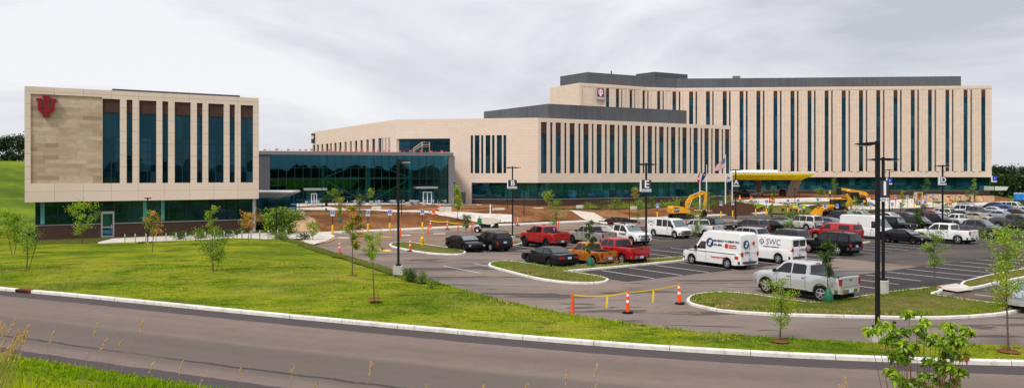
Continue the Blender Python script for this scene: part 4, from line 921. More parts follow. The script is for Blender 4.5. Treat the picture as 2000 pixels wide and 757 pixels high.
    def slope(i, j, name_, mt, t0=.08, t1=.92, ins=.10):
        (x0, z0), (x1, z1) = cab[i], cab[j]; m = MB(); d = Vector((x1-x0, 0, z1-z0)); nn = Vector((d.z, 0, -d.x)).normalized()
        if nn.z < 0: nn = -nn
        rows = []
        zlim = lambda z_: z_
        for t in (t0, lerp(t0, t1, .5), t1):
            p = Vector((lerp(x0, x1, t), 0, lerp(z0, z1, t))); y = ys(p.z-.045)-ins
            rows.append([m.vert((p.x+nn.x*(.016+.02*(1-(q*q))), q*y, p.z+nn.z*(.016+.02*(1-q*q))+dz)) for q in (-1, -.5, 0, .5, 1)])
        for a, b in zip(rows, rows[1:]):
            for k in range(4): m.face((a[k], a[k+1], b[k+1], b[k]))
        return fixn(m.build(name_, mt, root, smooth=True, angle=180))
    if kind in ('hivan',): slope(-1, -2, 'windscreen', WSG, .06, .62)
    elif kind == 'euro': slope(-1, -2, 'windscreen', WSG, .10, .80)
    else: slope(-1, -2, 'windscreen', WSG, .06, .90)
    if kind in ('van', 'hivan', 'euro'):
        if kind == 'van':
            for sg in (1, -1):
                m = MB(); x = -LL/2-.0; m.box((cab[0][0]+.02, sg*.40, 1.58), (.05, .62, .58), 0, (R(-6), 'Y')); m.build('rear_window', AGL, root)
        m = MB(); m.box((-LL/2+.015, 0, 1.1), (.02, .015, 1.5)); m.build('door_seam', TRIM, root)
    else: slope(0, 1, 'rear_window', sg_ if kind != 'sedan' else WSG, .14, .93, .13 if kind not in ('crew', 'ext', 'reg') else .16)
    # doors, handles, mirrors
    d0, d1, d2 = S['door']
    for x in (d0, d1, d2):
        for sg in (1, -1):
            m = MB(); zt = bz-.03
            if rk+.1 < zt: m.box((x, sg*(W*.998), (rk+.12+zt)/2+dz), (.014, .012, zt-rk-.14)); m.build('door_seam', TRIM, root)
    for x in (d0+.14, d2+.14) if kind not in ('van', 'hivan', 'euro', 'reg', 'topper') else (d0+.14,):
        for sg in (1, -1):
            m = MB(); m.box((x, sg*(W+.012), bz-.14+dz), (.17, .035, .035)); m.build('handle', P_ if kind in ('sedan', 'coupe') else TRIM, root)
    mxp = cab[-1][0]-.28
    for sg in (1, -1):
        m = MB(); m.box((mxp, sg*(W+.09), bz+.10+dz), (.10, .22, .16 if kind not in ('van', 'hivan', 'euro') else .30)); m.box((mxp, sg*(W-.0), bz+.05+dz), (.05, .12, .05)); m.build('mirror', TRIM if kind in ('crew', 'ext', 'van', 'hivan', 'euro', 'jeep', 'police') else P_, root)
    # front and rear
    tk = kind in ('crew', 'ext', 'reg', 'topper', 'bigsuv', 'jeep')
    zh = interp(top, LL/2-.2)-.16; zhl = zh-(.03 if tk else 0)
    for sg in (1, -1):
        m = MB(); m.box((LL/2-.135, sg*(W*.70), zhl+dz), (.26, .34, .20 if tk else .13), sg*-.22); m.build('headlight', HL, root)
    m = MB(); m.box((LL/2+.0, 0, zhl-.04+dz), (.05, W*1.02, .26 if tk else .13)); m.build('grille', CHR if 'chrome' in opts else TRIM, root)
    bm_ = CHR if 'chrome' in opts else (pbr('dark_bumper', (.05, .05, .055), .5) if (tk or kind in ('van', 'hivan', 'euro')) else P_)
    for sx_, nm_ in ((1, 'front_bumper'), (-1, 'rear_bumper')):
        m = MB(); rows = []; z0, z1 = (.48, .74) if tk else (.34, .60)
        if kind in ('van', 'hivan', 'euro'): z0, z1 = .42, .64
        if kind == 'police': z0, z1 = .42, .68
        for k in range(9):
            q = k/4-1; y = q*(W*.98); x = sx_*(LL/2+.07-.22*abs(q)**3)
            rows.append([m.vert((x-sx_*.12, y, z0+dz)), m.vert((x, y, z0+.04+dz)), m.vert((x, y, z1-.03+dz)), m.vert((x-sx_*.12, y, z1+dz))])
        for a, b in zip(rows, rows[1:]):
            for k in range(4): m.face((a[k], b[k], b[(k+1) % 4], a[(k+1) % 4]))
        m.face(rows[0]); m.face(rows[-1][::-1])
        fixn(m.build(nm_, CHR if (sx_ < 0 and ('chrome' in opts or 'chromerear' in opts)) else bm_, root, smooth=True, angle=40))
    zt = interp(top, -LL/2+.05)
    for sg in (1, -1):
        m = MB(); hh = .34 if kind in ('crew', 'ext', 'reg', 'topper') else (.30 if kind in ('suv', 'bigsuv', 'van', 'hivan', 'euro', 'jeep') else .15)
        zc = (zt-.26) if kind in ('crew', 'ext', 'reg', 'topper', 'suv', 'bigsuv') else (zt-.13 if kind in ('sedan', 'coupe') else (.82 if kind == 'police' else 1.15))
        wd = .16 if hh > .2 else .42; e = 1-.13
        m.box((-LL/2+.055, sg*(W*.865-wd/2+.03), zc+dz), (.17, wd, hh)); m.build('tail_light', TL, root)
    m = MB(); zp = .62 if kind in ('crew', 'ext', 'reg', 'topper') else (.85 if kind != 'coupe' else .8)
    if kind == 'police': zp = .80
    m.box((-LL/2-.03-(.055 if zp < .7 else 0), 0, zp+dz), (.03, .32, .16)); m.build('licence_plate', PLATE, root)
    if bed:
        m = MB(); m.box((-LL/2-.006, 0, 1.10+dz if kind != 'reg' else .90), (.03, W*1.42, .46 if kind != 'reg' else .36)); t_ = m.build('tailgate', P_, root)
        m = MB(); m.box((-LL/2-.03, 0, (1.22 if kind != 'reg' else .98)+dz), (.02, .22, .07)); m.build('handle', TRIM if 'chrome' not in opts else CHR, t_)
        m = MB(); m.bb(bed[0]+.01, bed[1]-.01, -W*.885, W*.885, .805+dz, .83+dz)
        for sg in (1, -1): m.bb(bed[0]+.01, bed[1]-.01, sg*W*.87-.015, sg*W*.87+.015, .80+dz, zt-.03+dz)
        m.bb(bed[1]-.06, bed[1]-.02, -W*.86, W*.86, .8+dz, zt-.03+dz); m.build('bed_liner', INTR, root)
        if 'tonneau' in opts:
            m = MB(); m.bb(bed[0]-.02, bed[1]+.03, -W*.90, W*.90, zt+.0+dz, zt+.05+dz); m.build('tonneau_cover', pbr('tonneau_vinyl', (.06, .065, .07), .45), root)
        if 'steps' in opts:
            for sg in (1, -1):
                m = MB(); m.tube([(xf-.75, sg*(W+.02), .50+dz*.6), (xr+.75, sg*(W+.02), .50+dz*.6)], .045, 6); m.build('side_step', CHR, root)
    if S.get('rack') and 'norack' not in opts:
        for sg in (1, -1):
            m = MB(); m.tube([(-1.7, sg*wr*.86, H-.0), (-1.6, sg*wr*.86, H+.06), (.1, sg*wr*.86, H+.06), (.2, sg*wr*.86, H-.02)], .022, 5); m.build('roof_rail', TRIM, root)
    if 'flares' in opts or S.get('fl'):
        for xw in (xf, xr):
            for sg in (1, -1):
                m = MB(); pts = [(xw-ra*1.04*math.cos(math.pi*k/10), sg*(W+.01), r+ra*1.04*math.sin(math.pi*k/10)+dz*.6) for k in range(11)]; m.tube(pts, .055, 5); m.build('wheel_flare', TRIM, root)
    if 'brakelight' in opts:
        m = MB(); m.box((cab[1][0]-.0, 0, cab[1][1]+.03+dz), (.08, .30, .05)); m.build('brake_light', TL, root)
    if 'amber' in opts:
        for sg in (1, -1):
            m = MB(); m.box((LL/2-.03, sg*W*.80, zhl-.17), (.15, .30, .07)); m.build('indicator', AMB, root)
    for xw in (xf, xr):
        for sg in (1, -1): wheel_parts(root, xw, sg*(W-.145), r+dz*.5, sg, rim)
    return root, dict(S=S, W=W, H=H, L=LL, xf=xf, xr=xr, dz=dz, bz=bz, zt=zt, ys=ys)
def spot(cx, cy, kind, lift=0., f=.5):    # centre of the car seen centred at (cx, cy) in the photograph
    z = (SP[kind]['H']+lift)*f; Y = (HC-z)*F_PX/(cy-YH); return ((cx-1000)*Y/F_PX, Y)
AWAY = SA+R(90); TOW = SA-R(90)
CG = 'cars and trucks standing in the car park'
WHT = (.74, .74, .73); BLK = (.006, .006, .008); SIL = (.42, .43, .44); RED = (.40, .012, .016); GRY = (.10, .10, .11)
def C(name, kind, col, cx, cy, d, label, cat='car', f=.5, turn=0., **k):
    lift = k.get('lift', 0.); return car(name, kind, col, label, cat, spot(cx, cy, kind, lift, f), (AWAY if d > 0 else TOW)+R(turn-(2 if d > 0 else 2)), group=CG, **k)
def roof(cx, cy): return cx, cy, 1.0
# near cars
C('pickup_truck', 'crew', (.52, .53, .545), 1571, 543, 1, 'silver crew cab pickup with black bed cover parked by the front grass island', 'pickup truck', opts=('chrome', 'tonneau', 'steps', 'brakelight'), metal=.35, lift=.05)
RV, iv = C('cargo_van', 'hivan', WHT, 1405, 484, 1, 'white high roof service van with round blue emblem and thin blue side stripe', 'van', metal=0.)
SW_, isw = C('cargo_van', 'van', WHT, 1505, 484, 1, 'white low roof cargo van lettered SWC with two rear windows', 'van', metal=0., tint=False)
C('large_suv', 'bigsuv', BLK, 1622, 473, 1, 'black full size estate suv with chrome wheels behind the SWC van', 'suv')
C('police_sedan', 'police', (.015, .015, .018), 1073, 499, 1, 'black four door police style sedan with dark steel wheels on the left island edge', 'car', rim=RIMD, tint=False, opts=('police',))
C('pickup_truck', 'reg', (.50, .16, .015), 1153, 493, 1, 'orange compact pickup between the black sedan and the red pickup', 'pickup truck', opts=('chromerear',))
C('pickup_truck', 'ext', RED, 1206, 487, 1, 'bright red extended cab pickup right of the orange pickup', 'pickup truck', opts=('chromerear',))
RT, irt = C('pickup_truck', 'crew', (.42, .012, .014), 1063, 461, 1, 'lifted red crew cab pickup with pink letter P on its rear window', 'pickup truck', rim=RIMD, lift=.16, opts=('flares',))
C('sedan', 'coupe', (.012, .012, .014), 908, 473, -1, 'black fastback sedan with dark wheels facing the camera beside the hydrant island', 'car', rim=RIMD)
C('compact_suv', 'suv', (.012, .012, .013), 961, 469, 1, 'black compact suv parked beside the black fastback sedan', 'suv')
C('pickup_truck', 'ext', (.30, .29, .27), 1155, 458, 1, 'grey beige pickup left of the white service truck', 'pickup truck', rim=RIMD)
UT, iut = C('utility_truck', 'crew', WHT, 1222, 456, -1, 'white utility service truck with side tool boxes and loaded ladder rack', 'service truck', metal=0., opts=('chrome',), rim=RIMM)
WV, iwv = C('passenger_van', 'van', WHT, 1307, 444, -1, 'white van with side windows and orange indicator beside the service truck', 'van', metal=0., opts=('windows', 'amber'), tint=False)
C('pickup_truck', 'ext', (.62, .62, .62), 1367, 444, 1, 'white pickup seen from behind left of the black open jeep', 'pickup truck')
C('jeep', 'jeep', (.02, .02, .022), 1398, 440, -1, 'black soft top jeep with black wheel flares facing the camera', 'jeep', rim=RIMD)
C('compact_suv', 'suv', (.075, .062, .062), 1465, 441, 1, 'brown grey compact suv with tall red tail lamps near letter A pole', 'suv')
C('station_wagon', 'suv', (.33, .33, .34), 1457, 459, 1, 'silver suv roof showing behind the high roof service van', 'suv', opts=('norack',))
C('sedan', 'sedan', (.015, .015, .018), 1511, 441, 1, 'black sedan right of the brown grey suv', 'car')
C('sedan', 'sedan', (.02, .02, .025), 1530, 434, 1, 'dark sedan half hidden behind the black sedan near the workers', 'car')
C('compact_suv', 'suv', (.05, .055, .06), 1536, 463, 1, 'dark grey suv with red tail lamps directly behind the SWC van', 'suv', opts=('norack',))
C('large_suv', 'bigsuv', (.60, .60, .57), 1566, 434, 1, 'white boxy suv with dark tinted windows behind the young leafy tree', 'suv')
C('sedan', 'sedan', (.10, .14, .22), 1616, 435, 1, 'blue grey sedan between the white boxy suv and the white tall van', 'car')
C('pickup_truck', 'topper', RED, 1632, 452, 1, 'red pickup with matching bed topper behind the black full size suv', 'pickup truck')
C('minivan', 'suv', (.03, .035, .04), 1652, 423, -1, 'dark minivan behind the white tall van near the digger', 'van', opts=('norack',))
C('compact_suv', 'suv', (.42, .43, .45), 1682, 422, -1, 'silver windscreen car behind the roof of the white tall van', 'car', opts=('norack',))
EV, iev = C('cargo_van', 'euro', WHT, 1695, 442, -1, 'white tall short nosed van behind the tall front lamp pole', 'van', metal=0.)
C('sedan', 'sedan', (.72, .72, .72), 1736, 424, -1, 'white sedan right of the lettered I lamp pole', 'car')
C('jeep', 'jeep', (.012, .014, .014), 1752, 438, -1, 'black square jeep behind the low black sports sedan', 'jeep', rim=RIMD)
C('sedan', 'sedan', (.06, .022, .03), 1764, 423, 1, 'dark maroon sedan with red tail lamps behind the black jeep', 'car')
C('compact_suv', 'suv', (.02, .015, .02), 1782, 418, 1, 'black suv behind the dark leafy tree in the far row', 'suv')
C('compact_suv', 'suv', (.015, .02, .018), 1795, 436, -1, 'black suv with pale windscreen left of the white crew pickup', 'suv')
C('sports_sedan', 'coupe', (.010, .010, .012), 1766, 461, -1, 'low black sports sedan parked in front of the black jeep', 'car', rim=RIMD)
C('pickup_truck', 'crew', (.74, .74, .74), 1846, 454, 1, 'white crew cab pickup with big bright wheels at the empty bays', 'pickup truck', opts=('chrome',), metal=0.)
C('sedan', 'sedan', (.45, .05, .02), 1816, 419, 1, 'orange red car with bright tail lamps left of the D pole', 'car')
C('compact_suv', 'suv', (.70, .70, .70), 1836, 416, 1, 'white suv just behind the D lamp pole', 'suv')
C('pickup_truck', 'ext', (.018, .018, .02), 1825, 430, -1, 'black pickup bed below the D sign beside the white single cab', 'pickup truck')
C('pickup_truck', 'reg', (.72, .72, .72), 1872, 429, 1, 'white single cab pickup between the D pole and the grey pickup', 'pickup truck')
C('pickup_truck', 'crew', (.085, .083, .088), 1909, 445, -1, 'dark grey long pickup facing right at the row end', 'pickup truck', opts=('chrome',))
C('pickup_truck', 'crew', (.08, .075, .08), 1985, 433, -1, 'second dark grey pickup further right behind the bright green tree', 'pickup truck')
C('sedan', 'sedan', (.42, .36, .24), 1909, 424, -1, 'pale gold sedan roof behind the dark grey long pickup', 'car')
C('sedan', 'sedan', (.36, .38, .42), 1955, 420, -1, 'silver sedan with bluish windows behind the second grey pickup', 'car')
C('large_suv', 'bigsuv', (.68, .68, .68), 1876, 410, 1, 'white full size suv in the farthest row right of the D pole', 'suv')
C('compact_suv', 'suv', (.45, .46, .48), 1893, 405, -1, 'silver suv at the back of the farthest row', 'suv', opts=('norack',))
C('pickup_truck', 'ext', (.10, .095, .10), 1908, 414, 1, 'dark grey pickup tail with red lamp in the farthest row', 'pickup truck')
C('sedan', 'sedan', (.62, .66, .66), 1937, 411, 1, 'white sedan left of the blue suv in the farthest row', 'car')
C('compact_suv', 'suv', (.01, .08, .32), 1950, 409, 1, 'bright blue suv in the farthest row', 'suv')
C('compact_suv', 'suv', (.02, .025, .03), 1938, 404, 1, 'dark suv roof directly behind the bright blue suv', 'suv')
C('sedan', 'sedan', (.03, .035, .035), 1971, 408, -1, 'dark sedan with pale windscreen right of the blue suv', 'car')
C('large_suv', 'bigsuv', (.66, .66, .66), 1984, 404, -1, 'white suv at the far right end of the farthest row', 'suv')
C('sedan', 'sedan', (.07, .02, .02), 1981, 416, 1, 'dark red sedan below the white suv at the far right', 'car')
C('sedan', 'sedan', (.40, .42, .43), 1860, 418, -1, 'silver sedan with pale windscreen right of the D pole', 'car')
C('sedan', 'sedan', (.68, .66, .66), 1838, 424, 1, 'white sedan with red tail lamps low beside the D pole', 'car')
C('sedan', 'sedan', (.03, .03, .03), 1880, 420, -1, 'black sedan with chrome grille behind the white single cab', 'car')
C('compact_suv', 'suv', (.02, .02, .022), 2002, 399, -1, 'black suv cut by the right edge in the farthest row', 'suv')
C('sedan', 'sedan', (.40, .41, .42), 2030, 575, 1, 'silver car mostly outside the right edge behind the bright tree', 'car', turn=-90)
for px, py, k, c_, lb, ct, tn, nm_ in ((1450, 383.5, 'ext', (.012, .012, .014), 'dark pickup with red tail lamps under the left end of the yellow canopy', 'pickup truck', 20, 'pickup_truck'), (1473, 380.5, 'reg', (.30, .31, .31), 'small grey pickup parked beneath the yellow canopy', 'pickup truck', 150, 'pickup_truck'), (1531, 378.5, 'jeep', (.22, .02, .015), 'red and black utility cart beside the canopy column', 'utility cart', 60, 'utility_cart')):
    Y = 205 if px != 1531 else 218; p = at(px, Y); car(nm_, k, c_, lb, ct, (p.x, p.y), R(tn), z=hsoft(p.x, p.y)+.12)
# ---- lettering on the vans
NAVY = pbr('navy_lettering', (.02, .03, .10), .5); REDL = pbr('red_lettering', (.55, .02, .02), .5); GREYL = pbr('grey_lettering', (.14, .15, .20), .5); PINK = pbr('pink_marker', (.85, .12, .50), .6)
def sideM(iv, x, z, sg): return face_M((x, sg*(iv['ys'](z)+.015), z), R(180) if sg > 0 else 0)
def sidelean(iv, x, z, sg, body=False):
    S = iv['S']; wr = S.get('wr', .76)*iv['W']; ang = math.atan2(iv['W']*.955-wr, iv['H']-.05-iv['bz'])
    return Matrix.Translation((x*.93, sg*(iv['ys'](z)+.014), z)) @ Matrix.Rotation(R(180) if sg > 0 else 0, 4, 'Z') @ Matrix.Rotation(R(90)-ang, 4, 'X')
for sg in (1,):
    text_mesh('SWC', .62, GREYL, SW_, M=sidelean(isw, -1.05, 1.62, sg)); text_mesh('COMMERCIAL & RESIDENTIAL', .115, GREYL, SW_, M=sidelean(isw, -.85, 1.26, sg), bold=.003)
    m = MB(sidelean(isw, .12, 1.63, sg)); m.poly([(-.26, 0, .01), (0, -.26, .01), (.26, 0, .01), (0, .26, .01)]); e_ = m.build('emblem', GREYL, SW_)
    m = MB(sidelean(isw, .12, 1.63, sg)); m.poly([(-.15, 0, .016), (0, -.15, .016), (.15, 0, .016), (0, .15, .016)]); m.build('emblem_centre', WHITE, e_)
    m = MB(sidelean(isw, .12, 1.63, sg)); m.poly([(-.08, 0, .022), (0, -.08, .022), (.08, 0, .022), (0, .08, .022)]); m.build('emblem_core', GREYL, e_)
text_mesh('SWC', .26, GREYL, SW_, M=face_M((-2.68, -.35, 1.12), R(-90)))
text_mesh('SWC', .50, GREYL, WV, M=sidelean(iwv, -2.0, 1.62, -1)); text_mesh('812 331', .14, GREYL, WV, M=sidelean(iwv, -1.9, 1.28, -1))
text_mesh('WE ARE READY TO SERVE YOU', .20, NAVY, RV, M=sidelean(iv, -1.35, 1.98, 1), bold=.006); text_mesh('812-331-0006', .20, NAVY, RV, M=sidelean(iv, -.55, 1.68, 1), bold=.006)
def ring(M_, r, c1, c2, par, nm_='emblem'):
    m = MB(M_); m.poly([(r*math.cos(a), r*math.sin(a), .012) for a in [2*math.pi*k/24 for k in range(24)]]); e = m.build(nm_, c1, par)
    m = MB(M_); m.poly([(r*.18+r*.45*math.cos(a), r*.25+r*.35*math.sin(a), .018) for a in [2*math.pi*k/16 for k in range(16)]]); m.poly([(-r*.1+r*.42*math.cos(a), -r*.35+r*.3*math.sin(a), .018) for a in [2*math.pi*k/16 for k in range(16)]]); m.build('emblem_centre', c2, e)
ring(sidelean(iv, .08, 1.82, 1), .34, NAVY, pbr('pale_blue', (.5, .6, .75), .5), RV); ring(sidelean(iv, -1.62, 1.66, 1), .17, REDL, REDL, RV)
text_mesh('EMERGENCY', .12, REDL, RV, M=sidelean(iv, -2.2, 1.72, 1), bold=.006); text_mesh('SERVICE  24/7', .12, REDL, RV, M=sidelean(iv, -2.25, 1.57, 1), bold=.006); text_mesh('Commercial HVAC', .17, REDL, RV, M=face_M((-.75, 1.035, .78), R(180)), bold=.004)
m = MB(); m.bb(-2.4, 2.35, 1.018, 1.032, 1.10, 1.15); m.build('side_stripe', NAVY, RV)
m = MB(); m.bb(-2.60, -2.30, .99, 1.03, .78, 1.0); m.build('red_sticker', REDL, RV)
ring(face_M((-2.87, .45, 1.85), R(-90)), .30, NAVY, pbr('pale_blue', (.5, .6, .75), .5), RV); ring(face_M((-2.87, -.35, 1.90), R(-90)), .14, REDL, REDL, RV)
m = MB(); m.box((-2.86, .35, 1.28), (.03, .45, .06)); m.build('handle', TRIM, RV)
text_mesh('P', .42, PINK, RT, M=Matrix.Translation((-1.01, -.42, 1.60+irt['dz'])) @ Matrix.Rotation(R(-90), 4, 'Z') @ Matrix.Rotation(R(78), 4, 'X'), bold=.02)
# service body of the utility truck
m = MB(); 
for sg in (1, -1): m.bb(-2.82, -1.1, .53 if sg > 0 else -1.07, 1.07 if sg > 0 else -.53, .78, 1.72)
m.bb(-2.82, -1.1, -.53, .53, .84, .9); m.bb(-2.82, -1.1, -.53, .53, .84, .9) if False else None; m.build('tool_body', paint(WHT, 0), UT)
for sg in (1, -1):
    for k in range(4):
        m = MB(); x0 = -2.78+k*.43; z0 = .86 if k in (0, 3) else 1.25; m.bb(x0, x0+.39, sg*1.075-.008, sg*1.075+.008, z0, 1.66); d = m.build('tool_door', pbr('white_door', (.66, .66, .66), .4), UT)
        m = MB(); m.box((x0+.35, sg*1.09, 1.35), (.05, .02, .10)); m.build('latch', TRIM, d)
m = MB()
for sg in (1, -1):
    m.tube([(-3.0, sg*.95, 2.12), (1.0, sg*.95, 2.12)], .04, 6)
    for x in (-2.95, -1.3, .9): m.tube([(x, sg*.95, 1.72 if x < 0 else 1.9), (x, sg*.95, 2.12)], .035, 6)
for x in (-2.9, -2.0, -1.3, -.3, .8): m.tube([(x, -.95, 2.12), (x, .95, 2.12)], .035, 6)
m.build('ladder_rack', TRIM, UT)
rnd = random.Random(4)
m = MB()
for k in range(26):
    x = rnd.uniform(-2.9, .7); y = rnd.uniform(-.75, .75); l_ = rnd.uniform(.3, 1.2); m.box((x, y, 2.22+rnd.uniform(0, .25)), (l_, rnd.uniform(.05, .25), rnd.uniform(.05, .22)), rnd.uniform(-.4, .4))
m.build('rack_load', pbr('dark_gear', (.04, .035, .035), .7), UT)
m = MB(); m.lathe([(.32, -.16), (.34, -.12), (.34, .12), (.32, .16)], (-2.7, .3, 2.05), 16, 'Y'); m.build('hose_reel', pbr('maroon_reel', (.16, .02, .02), .6), UT)
text_mesh('PIPE & FITTING', .15, GREYL, UT, M=face_M((-2.1, -1.095, 1.55), 0)); text_mesh('TIMBERS', .22, GREYL, UT, M=face_M((.7, -1.03, 1.05), 0), bold=.01)
m = MB(); m.box((1.4, 0, .5), (.1, .1, .1))
text_mesh('e', .5, pbr('pale_blue_letter', (.25, .35, .6), .5), EV, M=sidelean(iev, -.5, 1.7, -1))
# ================================================================ lamp poles, signs, cones
def arm(m, x, sgn, z, l=.62):
    m.prism([(x, z-.05), (x+sgn*l*.35, z-.09), (x+sgn*l, z-.04), (x+sgn*l, z), (x+sgn*l*.3, z+.05), (x, z+.05)], -.16, .16, axis='Y')
def pole_lamp(px, py, ytop, arms, label, letter=None, signc=None, conc=.75, Hc=None, rad=.07, word='SOUTH LOT', square=False, lit=None, turn=0., big=1.):
    p = G(px, py); t = thing('lamp_pole', label, 'lamp pole', p, R(turn), 'tall lamp poles of the car park'); ht = zat(ytop, p.y)
    if conc:
        m = MB(); n = 4 if square else 20; rr = .42 if square else .30*big
        if square: m.bb(-.32, .32, -.32, .32, -.3, conc)
        else: m.lathe([(rr, -.3), (rr, conc-.03), (rr-.03, conc)], n=n)
        fixn(m.build('concrete_base', CONC, t, smooth=not square, angle=40))
    m = MB(); m.bb(-.16, .16, -.16, .16, conc, conc+.10); m.build('base_plate', POLEM, t)
    m = MB(); m.bb(-rad, rad, -rad, rad, conc+.1, ht); m.build('pole', POLEM, t)
    for s_ in arms:
        m = MB(); arm(m, s_*rad, s_, ht-.10, .78); hd = fixn(m.build('lamp_head', POLEM, t))
        m = MB(); m.bb(min(s_*.3, s_*.8), max(s_*.3, s_*.8), -.13, .13, ht-.205, ht-.195); m.build('lens', LAMP if lit == s_ or lit == 2 else pbr('clear_lens', (.35, .35, .33), .2), hd)
    if letter:
        z0, z1, hw = signc; hw2 = hw
        hd_ = .14; m = MB(); m.bb(-hw, hw, -hd_, hd_, z0+.22, z1)
        s_ = m.build('letter_box', pbr('sign_dark', (.035, .035, .05), .45) if letter != 'acc' else SIGNBLUE, t)
        m = MB(); m.bb(-hw-.10, -hw-.004, -hd_-.01, hd_, z0, z1+.01); fixn(m.build('white_side', WHITE, t))
        m = MB(); m.bb(-hw-.002, hw+.01, -hd_-.02, hd_, z0, z0+.2); pl = m.build('name_plate', WHITE, t)
        zc = (z0+.22+z1)/2
        if letter != 'acc':
            text_mesh(letter, (z1-z0-.2)*1.12, WHITE, t, M=face_M((0.02, -.152, zc-.01), 0), bold=.012)
            text_mesh(word, .15, GREYL, pl, M=face_M((0, -.172, z0+.1), 0), bold=.002)
        else:
            acc_symbol(t, (0, -.15, zc), .5)
    return t
def acc_symbol(par, c, s):                 # seated figure on a wheel, white
    m = MB(Matrix.Translation(c)); q = s
    m.lathe([(q*.07, -.006), (q*.07, .0)], (-q*.05, 0, q*.38), 10, 'Y'); m.box((-q*.05, 0, q*.14), (q*.10, .008, q*.34)); m.box((q*.06, 0, q*.0), (q*.26, .008, q*.09)); m.box((q*.20, 0, -q*.14), (q*.09, .008, q*.30), 0, (R(-12), 'Y')); m.box((q*.06, 0, q*.17), (q*.2, .008, q*.06))
    n = 18
    for k in range(13):
        a0, a1 = R(100+k*16), R(100+(k+1)*16); r0, r1 = q*.20, q*.27
        m.poly([(r0*math.cos(a0)-q*.02, -.004, r0*math.sin(a0)-q*.12), (r1*math.cos(a0)-q*.02, -.004, r1*math.sin(a0)-q*.12), (r1*math.cos(a1)-q*.02, -.004, r1*math.sin(a1)-q*.12), (r0*math.cos(a1)-q*.02, -.004, r0*math.sin(a1)-q*.12)])
    return fixn(m.build('wheelchair_symbol', WHITE, par))
pole_lamp(778, 542, 311, (1,), 'lamp pole on square concrete block at the lawn edge with one lit head', conc=.80, square=True, lit=1)
def zs(px, py, a, b, Yb=None):
    Y = G(px, py).y; return zat(b, Y), zat(a, Y)
a, b = zs(1001, 474, 351, 368); pole_lamp(1001, 474, 325, (-1, 1), 'lamp pole carrying the letter B sign', 'B', (a, b, .44), lit=1)
a, b = zs(1262, 508, 351, 374); pole_lamp(1262, 508, 318, (-1, 1), 'lamp pole carrying the letter E sign on a concrete drum', 'E', (a, b, .39), conc=.95)
a, b = zs(1437, 433, 350, 364); pole_lamp(1437, 433, 330, (-1, 1), 'lamp pole carrying the letter A sign near the flags', 'A', (a, b, .46), conc=.3)
pole_lamp(1714, 672, 275, (-1,), 'nearest thick lamp pole on the verge with one head pointing left', conc=.66, rad=.072, big=1.15)
a, b = zs(1725, 578, 352, 393); t = pole_lamp(1725, 578, 307, (-1, 1), 'lamp pole carrying the letter I sign just behind the nearest pole', 'I', (a, b, .26), conc=.90, rad=.065)
a, b = zs(1737, 417, 347, 360); pole_lamp(1737, 417, 330, (-1, 1), 'lamp pole with blue wheelchair sign right of the letter I pole', 'acc', (a, b, .42), conc=.3, lit=1)
p = G(1841, 478); a, b = zs(1841, 459, 345, 361); pole_lamp(1841, 459, 322, (-1, 1), 'lamp pole carrying the letter D sign among the parked trucks', 'D', (a, b, .34), conc=.6, lit=1)
a, b = zs(1942, 400, 343.5, 355); pole_lamp(1942, 400, 331, (-1,), 'lamp pole with blue wheelchair sign beside the tower end', 'acc', (a, b, .52), conc=.3)
# low path lights
n_ = 0
for px, py, yt, z0, lb in ((288.6, 474, 386, .2, 'path light with flat cap among the bike racks of the office block'), (539.5, 466, 387.5, .2, 'path light in front of the big green shrubs'), (584.3, 425.5, 370.5, 0, 'path light at the curved path behind the big shrubs'), (629, 408, 358.5, 1.2, 'path light beside the left atrium entrance'), (784.4, 441, 377.6, 0, 'path light in the soil behind the square block lamp pole'), (887.5, 400, 356.5, 1.2, 'path light close to the bright columnar tree'), (990.7, 417, 367.4, .8, 'path light just left of the letter B sign'), (1023.6, 433.5, 375.3, 0, 'path light right of the letter B pole'), (1229.6, 426, 373, .3, 'path light left of the letter E pole'), (1388, 413, 369, .3, 'path light between the flagpoles'), (1552.5, 404, 368, .7, 'path light in front of the canopy column'), (1503, 396, 354, .8, 'path light under the canopy edge'), (1671, 386, 356.5, .9, 'path light above the telehandler'), (1703, 387, 363, .9, 'path light behind the nearest lamp pole'), (1766, 386, 354, .9, 'path light before the tower glazing right of the poles')):
    p = G(px, py, z0); ht = zat(yt, p.y); t = thing('path_light', lb, 'path light', p, 0, 'low path lights with flat caps')
    m = MB(); m.tube([(0, 0, -.3), (0, 0, ht-z0-.12)], .055, 8); m.build('post', POLEM, t)
    m = MB(); m.lathe([(.06, ht-z0-.18), (.10, ht-z0-.1), (.36, ht-z0-.05), (.36, ht-z0)], n=18); m.build('lamp_cap', POLEM, t, smooth=True, angle=40)
    m = MB(); m.lathe([(.30, ht-z0-.052), (.30, ht-z0-.062)], n=18); m.build('lens', pbr('clear_lens', (.35, .35, .33), .2), t)
